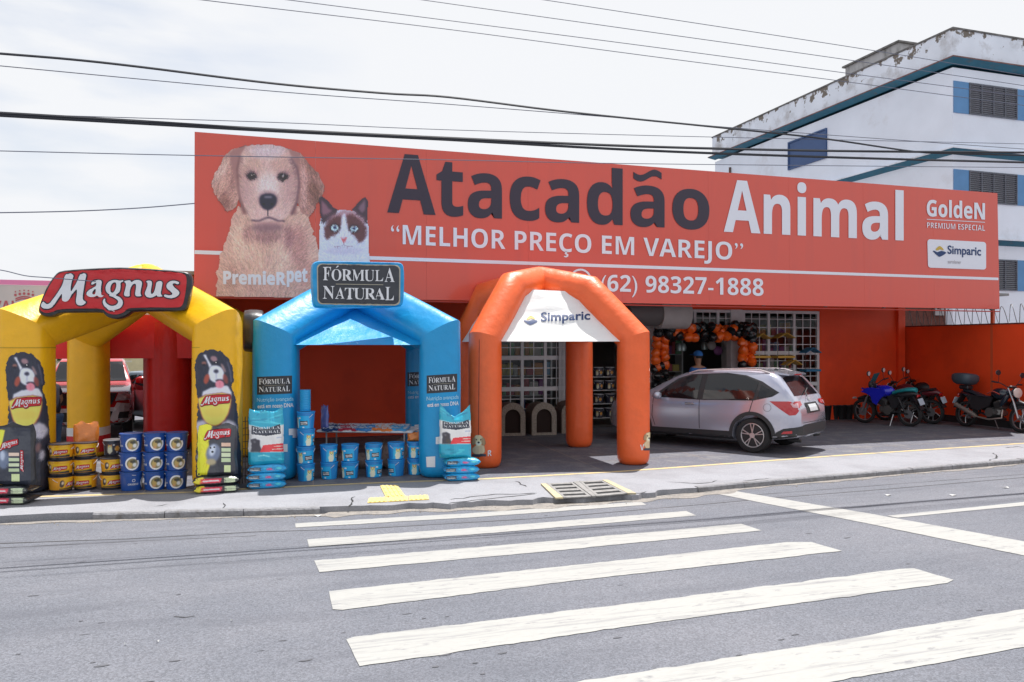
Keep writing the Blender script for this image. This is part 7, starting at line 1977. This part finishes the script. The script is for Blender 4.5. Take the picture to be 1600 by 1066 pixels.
# ------------------------------------------------------------------ motorcycles
mblack = M('bike_black', (.022, .022, .026), rough=.45); mblue = M('bike_blue', (.012, .018, .55), rough=.25, coat=.6); mnavy = M('bike_navy', (.008, .018, .032), rough=.22, coat=.7); mred = M('bike_dark_red', (.12, .012, .02), rough=.3, coat=.5)
msteel = M('bike_steel', (.42, .42, .44), rough=.3, metal=.8); mteal = M('teal_seat_cover', (.01, .25, .28), rough=.5, bump=.3, bs=20); mbox = M('top_box_grey', (.06, .085, .11), rough=.5); mexh = M('exhaust_steel', (.45, .38, .34), rough=.35, metal=.7)
mirm = M('mirror_face', (.62, .55, .56), rough=.08)
def moto(label, fc, rc, tank, seatm, fairing=False, box=False, plate=True, lamp=True, lean=.10, fender=mblack, rimm=msteel, cover=False):
    T = thing('parked_motorcycle', label, 'motorcycle', (0, 0, 0), 'motorcycles parked by the red wall')
    wb = (fc - rc).length; r = .30
    def mw(x, rr=.30, wd=.085):
        t = MB(); t.lathe([(rr * .76, -wd / 2 + .02), (rr * .80, -wd / 2), (rr * .93, -wd / 2 + .006), (rr, -.018), (rr, .018), (rr * .93, wd / 2 - .006), (rr * .80, wd / 2), (rr * .76, wd / 2 - .02)], 32, (x, 0, rr), 'y', False); wh = t.done('wheel', tyre_m, T, 40)
        t = MB(); t.tube([(x + rr * .76 * math.cos(a), 0, rr + rr * .76 * math.sin(a)) for a in np.linspace(0, 2 * math.pi, 33)[:-1]], .016, 6, closed=True); t.done('rim', rimm, wh, 50)
        t = MB()
        for k in range(6):
            a = k * math.pi / 3 + .2; a2 = a + .28; t.tube([(x + .03 * math.cos(a), 0, rr + .03 * math.sin(a)), (x + rr * .4 * math.cos(a + .1), 0, rr + rr * .4 * math.sin(a + .1)), (x + rr * .76 * math.cos(a2), 0, rr + rr * .76 * math.sin(a2))], [.016, .012, .010], 6)
        t.cyl((x, -.05, rr), (x, .05, rr), .04, n=12); t.done('spokes', rimm if rimm is msteel else mblack, wh, 50)
        t = MB(); t.cyl((x, .052, rr), (x, .058, rr), .105, n=20); t.done('brake_disc', msteel, wh)
    mw(wb); mw(0, .30, .11)
    hx, hz = wb - .33, .92
    for s_ in (-1, 1):
        t = MB(); t.cyl((wb, s_ * .085, .30), (wb - .14, s_ * .085, .64), .026, n=10); t.cyl((wb - .14, s_ * .085, .64), (hx + .02, s_ * .085, hz + .03), .019, n=10); t.done('fork_tube', msteel, T, 50)
    t = MB(); t.tube([(wb - .30 + .02, 0, .50), (wb - .22, 0, .60), (wb - .05, 0, .645), (wb + .14, 0, .60)], [.05, .06, .055, .03], 8); t.done('front_mudguard', fender, T, 50)
    t = MB()
    t.tube([(hx, 0, hz - .05), (hx - .12, 0, .62), (hx - .20, 0, .34), (hx - .50, 0, .28), (.38, 0, .36), (.30, 0, .62)], .022, 6); t.tube([(hx, 0, hz - .08), (hx - .40, 0, .74), (.30, 0, .70), (-.12, 0, .80)], .022, 6)
    for s_ in (-1, 1): t.tube([(.38, s_ * .08, .36), (0, s_ * .08, .30)], .02, 6); t.tube([(.05, s_ * .10, .34), (.20, s_ * .11, .70)], .024, 8)
    t.done('frame', mblack, T, 50)
    t = MB(); t.bbox((hx - .30, 0, .40), (.34, .26, .20), None, .05); t.bbox((hx - .22, 0, .56), (.20, .20, .20), Matrix.Rotation(R(-20), 3, 'Y'), .02)
    t.cyl((hx - .36, -.16, .38), (hx - .36, .16, .38), .105, n=18); t.cyl((hx - .22, -.145, .40), (hx - .22, .145, .40), .06, n=14); t.done('engine', M('engine_grey', (.16, .155, .15), rough=.4, metal=.6), T, 40)
    t = MB()
    for k in range(5): t.bbox((hx - .20 + k * .006, 0, .50 + k * .03), (.22, .23, .010), Matrix.Rotation(R(-20), 3, 'Y'))
    t.done('cooling_fins', mblack, T)
    t = MB(); t.ball((hx - .24, 0, .81), .2, 16, 10, (1.25, .72, .72)); t.v = [(x, y * (1 - .25 * (hx - .24 - x) / .25 if x < hx - .24 else 1), z) for x, y, z in t.v]; t.done('fuel_tank', tank, T, 60)
    t = MB(); P = [(hx - .42, .73, .10), (hx - .52, .72, .13), (hx - .70, .73, .14), (.22, .80, .12), (.0, .84, .10), (-.10, .85, .07)]
    rings = [[Vector((x, w * math.cos(a), z + .035 * math.sin(a))) for a in np.linspace(0, 2 * math.pi, 13)[:-1]] for x, z, w in P]
    b = ring_mesh(rings, cap1=True); b.f.append(tuple(range(11, -1, -1))); b.m.append(0); b.done('seat', seatm, T, 50)
    if cover:
        rings = [[Vector((x, w * 1.1 * math.cos(a), z + .05 * math.sin(a))) for a in np.linspace(0, 2 * math.pi, 13)[:-1]] for x, z, w in [(.34, .79, .11), (.20, .83, .13), (.02, .87, .12), (-.14, .88, .09), (-.20, .86, .05)]]
        b = ring_mesh(rings, cap1=True); b.done('seat_cover', mteal, T, 50)
    t = MB(); t.tube([(.30, 0, .70), (.05, 0, .76), (-.16, 0, .78), (-.24, 0, .74)], [.09, .085, .06, .03], 8); t.done('tail', tank if not cover else mblack, T, 50)
    t = MB(); t.add([(-.14, -.07, .74), (-.14, .07, .74), (-.33, .075, .42), (-.33, -.075, .42), (-.12, -.07, .72), (-.12, .07, .72), (-.30, .07, .42), (-.30, -.07, .42)], [(0, 1, 2, 3), (7, 6, 5, 4), (0, 3, 7, 4), (1, 5, 6, 2)]); t.done('rear_mudguard', mblack, T)
    t = MB(); t.bbox((-.235, 0, .735), (.04, .13, .07), None, .015); t.done('tail_lamp', tail, T, 40)
    t = MB(); t.bbox((-.30, 0, .60), (.008, .20, .16), Matrix.Rotation(R(22), 3, 'Y'), .002); t.done('number_plate', M('bike_plate', (.50, .60, .70), rough=.4), T)
    for s_ in (-1,) if not box else (-1,):
        t = MB(); t.tube([(hx - .10, -.06, .46), (hx - .06, -.11, .28), (hx - .35, -.15, .22), (.38, -.16, .27)], .02, 8); t.cyl((.42, -.165, .27), (-.14, -.18, .50), .048, .052, 14); t.done('exhaust', mexh, T, 50)
    t = MB(); t.tube([(hx - .10, -.36, hz + .14), (hx - .06, -.22, hz + .13), (hx, -.08, hz + .05), (hx, .08, hz + .05), (hx - .06, .22, hz + .13), (hx - .10, .36, hz + .14)], .012, 6)
    for s_ in (-1, 1): t.cyl((hx - .08, s_ * .26, hz + .135), (hx - .11, s_ * .38, hz + .145), .019, n=8)
    t.done('handlebar', mblack, T, 50)
    for s_ in (-1, 1):
        t = MB(); t.tube([(hx - .08, s_ * .24, hz + .14), (hx - .04, s_ * .28, hz + .25), (hx - .03, s_ * .31, hz + .32)], .006, 5); mm_ = t.done('mirror', mblack, T, 50)
        t = MB(); t.lathe([(0, -.018), (.05, -.015), (.062, 0), (.056, .012)], 14, (hx - .03, s_ * .31, hz + .35), 'x'); t.done('mirror_shell', mblack, mm_, 50)
        t = MB(); t.lathe([(.05, .0), (.0, .002)], 14, (hx - .052, s_ * .31, hz + .35), 'x'); t.done('mirror_glass', mirm, mm_)
    if fairing:
        t = MB(); A = [(hx + .02, .97, .02), (hx + .10, .90, .10), (hx + .04, .78, .14), (hx - .10, .70, .16), (hx - .24, .74, .14), (hx - .30, .86, .08)]
        b = MB()
        for s_ in (-1, 1):
            O = [(hx + .30, .80), (hx + .12, .90), (hx + .0, .92), (hx - .30, .88), (hx - .36, .78), (hx - .20, .64), (hx - .12, .50), (hx - .02, .56), (hx + .02, .70), (hx + .12, .76)]
            b.prism([(x, z) for x, z in O], lambda x, z, q: Vector((x, s_ * (.10 + .07 * (1 - abs(x - hx + .05) / .5) + q), z)), 0, .03)
        b.prism([(hx + .36, -.02), (hx + .36, .02), (hx + .05, .09), (hx + .05, -.09)], lambda x, y, q: Vector((x, y, .80 + (hx + .05 - x) * -.12 + q)), 0, .035)
        b.done('fairing', tank, T, 35)
        b = MB(); b.add([(hx + .10, -.12, .95), (hx + .10, .12, .95), (hx - .06, .13, 1.24), (hx - .06, -.13, 1.24), (hx + .11, -.11, .95), (hx + .11, .11, .95), (hx - .05, .12, 1.24), (hx - .05, -.12, 1.24)], [(0, 1, 2, 3), (7, 6, 5, 4), (0, 3, 7, 4), (1, 5, 6, 2), (3, 2, 6, 7)]); b.done('windscreen', M('bike_screen', (.03, .16, .20), rough=.1, coat=.5), T)
        b = MB(); b.ball((hx + .08, 0, .95), .12, 10, 7, (.7, .9, 1.0)); b.done('headlamp', mblack, T, 50)
        sst = M('decal_white', (.6, .62, .75), rough=.5); b = MB(); b.add([(hx - .22, -.215, .70), (hx - .08, -.21, .70), (hx - .10, -.21, .78), (hx - .24, -.215, .78)], [(0, 1, 2, 3)]); 
    elif lamp:
        t = MB(); t.lathe([(0, -.12), (.06, -.11), (.10, -.03), (.105, .02)], 20, (hx + .16, 0, hz - .06), 'x'); hl = t.done('headlamp', mnavy if box else mblack, T, 50)
        t = MB(); t.lathe([(.108, .02), (.108, .035), (.095, .04), (.0, .055)], 20, (hx + .16, 0, hz - .06), 'x'); t.done('lamp_glass', M('lamp_glass', (.7, .66, .62), rough=.1, coat=.6), hl, 60)
        t = MB(); t.bbox((hx + .05, 0, hz + .06), (.10, .16, .06), None, .02); t.done('instrument', mblack, T, 50)
    for s_ in (-1, 1):
        b = MB(); b.prism([(.26, .44), (.42, .40), (hx - .42, .52), (hx - .34, .72), (hx - .5, .73), (.20, .74), (.06, .70)], lambda x, z, q: Vector((x, s_ * (.085 + q), z)), 0, .03); b.done('side_panel', mblack, T, 35)
        b = MB(); b.tube([(hx + .05, s_ * .11, .80), (hx - .02, s_ * .13, .66), (hx - .10, s_ * .12, .55)], [.05, .06, .03], 8); b.done('tank_shroud', tank, T, 50)
    t = MB(); t.bbox((hx - .30, 0, .26), (.40, .20, .08), None, .03); t.done('belly_guard', mblack, T, 40); t = MB(); t.bbox((.18, 0, .52), (.22, .14, .22), None, .04); t.done('battery_box', mblack, T, 40)
    if box:
        t = MB(); prof = [[Vector((-.12 + .27 * k * se(a, 3)[0], .22 * k * se(a, 3)[1], z)) for a in np.linspace(0, 2 * math.pi, 25)[:-1]] for z, k in ((.98, .60), (1.02, .86), (1.10, 1.0), (1.16, 1.0), (1.20, .97), (1.235, .80), (1.245, .5))]
        b = ring_mesh(prof, cap1=True); b.f.append(tuple(range(23, -1, -1))); b.m.append(0); b.done('top_box', mbox, T, 45)
        t = MB(); t.bbox((-.08, 0, .92), (.26, .16, .10), None, .02); t.done('box_carrier', mblack, T)
        t = MB(); t.tube([(hx - .46, -.14, .80), (hx - .30, -.155, .86), (hx - .12, -.15, .80)], .014, 6); t.done('side_stripe', M('stripe_red', (.5, .08, .06), rough=.3), T)
    t = MB(); t.tube([(hx - .48, .10, .28), (hx - .44, .20, .02)], .011, 5); t.tube([(hx - .44, .20, .012), (hx - .37, .21, .012)], .010, 5); t.done('side_stand', msteel, T)
    t = MB(); t.bbox((hx - .50, -.15, .34), (.10, .08, .02), None, .005); t.bbox((hx - .50, .15, .34), (.10, .08, .02), None, .005); t.done('footrest', mblack, T)
    d = (fc - rc).normalized(); T.location = (rc.x, rc.y, 0); T.rotation_euler = (-lean, 0, math.atan2(d.y, d.x)); T.scale = (1.03, 1.25, 1.08)
    return T
frA, rcA = at_z(1353, 661), at_z(1422, 666.5)
moto('blue adventure motorcycle with teal seat cover parked nearest the corner', frA, rcA, mblue, mblack, fairing=True, cover=True)
rcB = at_z(1457, 662.5); moto('dark red and black motorcycle behind the teal seated one', rcB + (frA - rcA) * 1.05, rcB, mred, mblack, lamp=True)
moto('black motorcycle with large top box and round headlight at the right edge', at_z(1592, 676), at_z(1509, 666.5), mnavy, M('seat_blue_black', (.014, .020, .032), rough=.5), box=True)
rcD = at_z(1481, 657); moto('black motorcycle mostly hidden behind the one with the top box', rcD + (frA - rcA) * 1.05 + Vector((.1, 0, 0)), rcD, mblack, mblack, lamp=True)

# ------------------------------------------------------------------ people
def skinned(name, nodes, edges, mat, parent, sub=1):
    """grow one continuous surface round a skeleton: nodes [(point, (rx, ry))]"""
    me = bpy.data.meshes.new(name); me.from_pydata([p for p, r in nodes], edges, [])
    o = bpy.data.objects.new(name, me); COL.objects.link(o)
    md = o.modifiers.new('s', 'SKIN'); md.use_smooth_shade = True; md.branch_smoothing = .6
    for i, (p, r) in enumerate(nodes):
        me.skin_vertices[0].data[i].radius = r; me.skin_vertices[0].data[i].use_root = (i == 0)
    ms = o.modifiers.new('d', 'SUBSURF'); ms.levels = sub; ms.render_levels = sub
    dg = bpy.context.evaluated_depsgraph_get(); new = bpy.data.meshes.new_from_object(o.evaluated_get(dg))
    o.modifiers.clear(); o.data = new; new.materials.clear(); new.materials.append(mat)
    new.polygons.foreach_set('use_smooth', [True] * len(new.polygons))
    o.parent = parent; OFF[o.name] = Vector(); return o
skinm = M('skin', (.30, .16, .10), rough=.55); hairm = M('dark_hair', (.015, .012, .01), rough=.6, bump=.5, bs=80)
def person(label, loc, yaw, shirt, trousers, arms, H=1.0, cap=None, lean=0.0):
    """faces local +y. arms: [(elbow), (hand)] for left (-x) and right (+x)"""
    T = thing('person', label, 'person', (0, 0, 0)); L = lean
    hips = (0, 0, .93); N_ = [(hips, (.14, .10)), ((0, .02 * L, 1.08), (.125, .095)), ((0, .10 * L, 1.28), (.15, .11)), ((0, .16 * L, 1.42), (.11, .09)), ((0, .20 * L, 1.50), (.058, .06)), ((0, .24 * L + .01, 1.57), (.075, .09)), ((0, .26 * L + .015, 1.66), (.078, .096)), ((0, .27 * L + .005, 1.73), (.055, .07))]
    E_ = [(0, 1), (1, 2), (2, 3), (3, 4), (4, 5), (5, 6), (6, 7)]
    for s_ in (-1, 1):
        k = len(N_); N_ += [((s_ * .10, 0, .88), (.095, .10)), ((s_ * .11, .02, .50), (.06, .065)), ((s_ * .115, -.01, .12), (.042, .045)), ((s_ * .12, .0, .05), (.045, .05)), ((s_ * .125, .14, .035), (.042, .03))]; E_ += [(0, k), (k, k + 1), (k + 1, k + 2), (k + 2, k + 3), (k + 3, k + 4)]
    hands = []
    for s_, (el, ha) in zip((-1, 1), arms):
        k = len(N_); el, ha = Vector(el), Vector(ha); shd = Vector((s_ * .18, .14 * L, 1.40)); d = (ha - el).normalized()
        N_ += [(tuple(shd), (.062, .06)), (tuple(shd.lerp(el, .5)), (.05, .05)), (tuple(el), (.042, .042)), (tuple(el.lerp(ha, .6)), (.034, .034)), (tuple(ha), (.026, .026)), (tuple(ha + d * .06), (.036, .022))]
        E_ += [(3, k)] + [(k + q, k + q + 1) for q in range(5)]; hands.append((ha + d * .06, d, s_, k + 5))
    body = skinned('body', N_, E_, skinm, T, 2)
    for (p, d, s_, k) in hands:
        side_ = d.cross(Vector((0, 1, 0.01))).normalized()
        for q, (o_, ln) in enumerate(((-.028, .065), (-.010, .078), (.010, .074), (.027, .058))):
            a = p + side_ * o_ + d * .01; cur = Vector((0, .3, -.4)) * .02
            skinned('finger', [(tuple(a), (.0095,) * 2), (tuple(a + d * ln * .5 + cur * .3), (.009,) * 2), (tuple(a + d * ln * .9 + cur), (.007,) * 2)], [(0, 1), (1, 2)], skinm, body, 1)
        a = p - d * .03 + side_ * -.03; skinned('thumb', [(tuple(a), (.011,) * 2), (tuple(a - side_ * .028 + d * .022), (.010,) * 2), (tuple(a - side_ * .036 + d * .05), (.008,) * 2)], [(0, 1), (1, 2)], skinm, body, 1)
    # clothes follow the body
    C_ = [((0, 0, .90), (.165, .125)), ((0, .02 * L, 1.08), (.15, .115)), ((0, .10 * L, 1.28), (.172, .13)), ((0, .16 * L, 1.415), (.13, .105)), ((0, .18 * L, 1.46), (.085, .08))]; Ed = [(0, 1), (1, 2), (2, 3), (3, 4)]
    for s_, (el, ha) in zip((-1, 1), arms):
        k = len(C_); shd = Vector((s_ * .18, .14 * L, 1.395)); el = Vector(el); C_ += [(tuple(shd), (.078, .075)), (tuple(shd.lerp(el, .45)), (.068, .066)), (tuple(shd.lerp(el, .72)), (.064, .064))]; Ed += [(3, k), (k, k + 1), (k + 1, k + 2)]
    skinned('shirt', C_, Ed, shirt, T, 2)
    C_ = [((0, 0, .96), (.15, .115))]; Ed = []
    for s_ in (-1, 1):
        k = len(C_); C_ += [((s_ * .10, 0, .87), (.108, .112)), ((s_ * .11, .02, .50), (.075, .08)), ((s_ * .115, 0, .12), (.062, .068)), ((s_ * .116, 0, .06), (.064, .07))]; Ed += [(0, k), (k, k + 1), (k + 1, k + 2), (k + 2, k + 3)]
    skinned('trousers', C_, Ed, trousers, T, 2)
    hx_, hy_, hz_ = 0, .26 * L + .015, 1.66
    for s_ in (-1, 1):
        t = MB(); t.bbox((s_ * .12, .07, .03), (.09, .27, .06), None, .02); t.done('shoe', mblack, T, 50)
        t = MB(); t.ball((s_ * .03, hy_ + .088, hz_ + .005), .011, 8, 6); t.done('eye', M('eye_white', (.6, .6, .6), rough=.3), body, 60)
        t = MB(); t.ball((s_ * .082, hy_ + .0, hz_ - .01), .028, 8, 6, (.4, .8, 1.1)); t.done('ear', skinm, body, 60)
    t = MB(); t.ball((0, hy_ + .10, hz_ - .03), .018, 8, 6, (.8, 1, 1.3)); t.done('nose', skinm, body, 60)
    t = MB(); t.ball((0, hy_ + .088, hz_ - .075), .02, 8, 5, (1.3, .5, .35)); t.done('mouth', M('lips', (.30, .09, .08), rough=.5), body, 60)
    t = MB(); t.ball((0, hy_ - .012, hz_ + .035), .108, 14, 10, (.86, 1.02, .92)); t.v = [v for v in t.v]; t.f = [f for f in t.f if not all(t.v[i][1] > hy_ + .055 and t.v[i][2] < hz_ + .055 for i in f)]; t.m = t.m[:len(t.f)]; t.done('hair', hairm, T, 60)
    if cap:
        t = MB(); t.ball((0, hy_ - .01, hz_ + .055), .115, 14, 10, (.86, 1.02, .80)); t.f = [f for f in t.f if not all(t.v[i][2] < hz_ + .05 for i in f)]; t.m = t.m[:len(t.f)]; t.bbox((0, hy_ + .13, hz_ + .055), (.14, .11, .012), None, .004); t.done('cap', cap, T, 50)
    T.location = loc; T.rotation_euler = (0, 0, yaw); T.scale = (H,) * 3
    return T
navy_s = M('navy_shirt', (.012, .014, .035), rough=.8, bump=.3, bs=15); jeans = M('blue_jeans', (.05, .11, .24), rough=.85, bump=.3, bs=30); blue_s = M('staff_blue_shirt', (.015, .12, .38), rough=.8); pink_s = M('pink_shirt', (.60, .08, .20), rough=.8); dkt = M('dark_trousers', (.02, .02, .025), rough=.8)
p = at_d(84, 600, 13.1)
person('person in navy T-shirt and blue jeans standing behind the left yellow pillar', (p.x, p.y, 0), R(75), navy_s, jeans, [((-.24, .02, 1.16), (-.20, .18, .96)), ((.24, .0, 1.15), (.22, .16, .93))], .98, lean=.4)
p = at_d(-6, 600, 15.5)
person('person with dark hair and pink shirt at the left edge behind the tent', (p.x, p.y, 0), R(160), pink_s, dkt, [((-.24, .02, 1.15), (-.2, .12, .93)), ((.24, .02, 1.15), (.2, .12, .93))], .95)
p = at_d(1091, 600, 18.9)
P3 = person('shop worker in bright blue shirt and cap standing in the entrance', (p.x, p.y, 0), R(15), blue_s, dkt, [((-.25, .02, 1.15), (-.18, .2, 1.0)), ((.25, .02, 1.15), (.18, .2, 1.0))], 1.07, cap=blue_s)
t = MB(); t.add([(.10, -.137, 1.28), (-.10, -.137, 1.28), (-.10, -.137, 1.36), (.10, -.137, 1.36)], [(0, 1, 2, 3)]); t.X = None
o = t.done('shirt_print', M('print_yellow', (.6, .5, .05), rough=.6), P3)
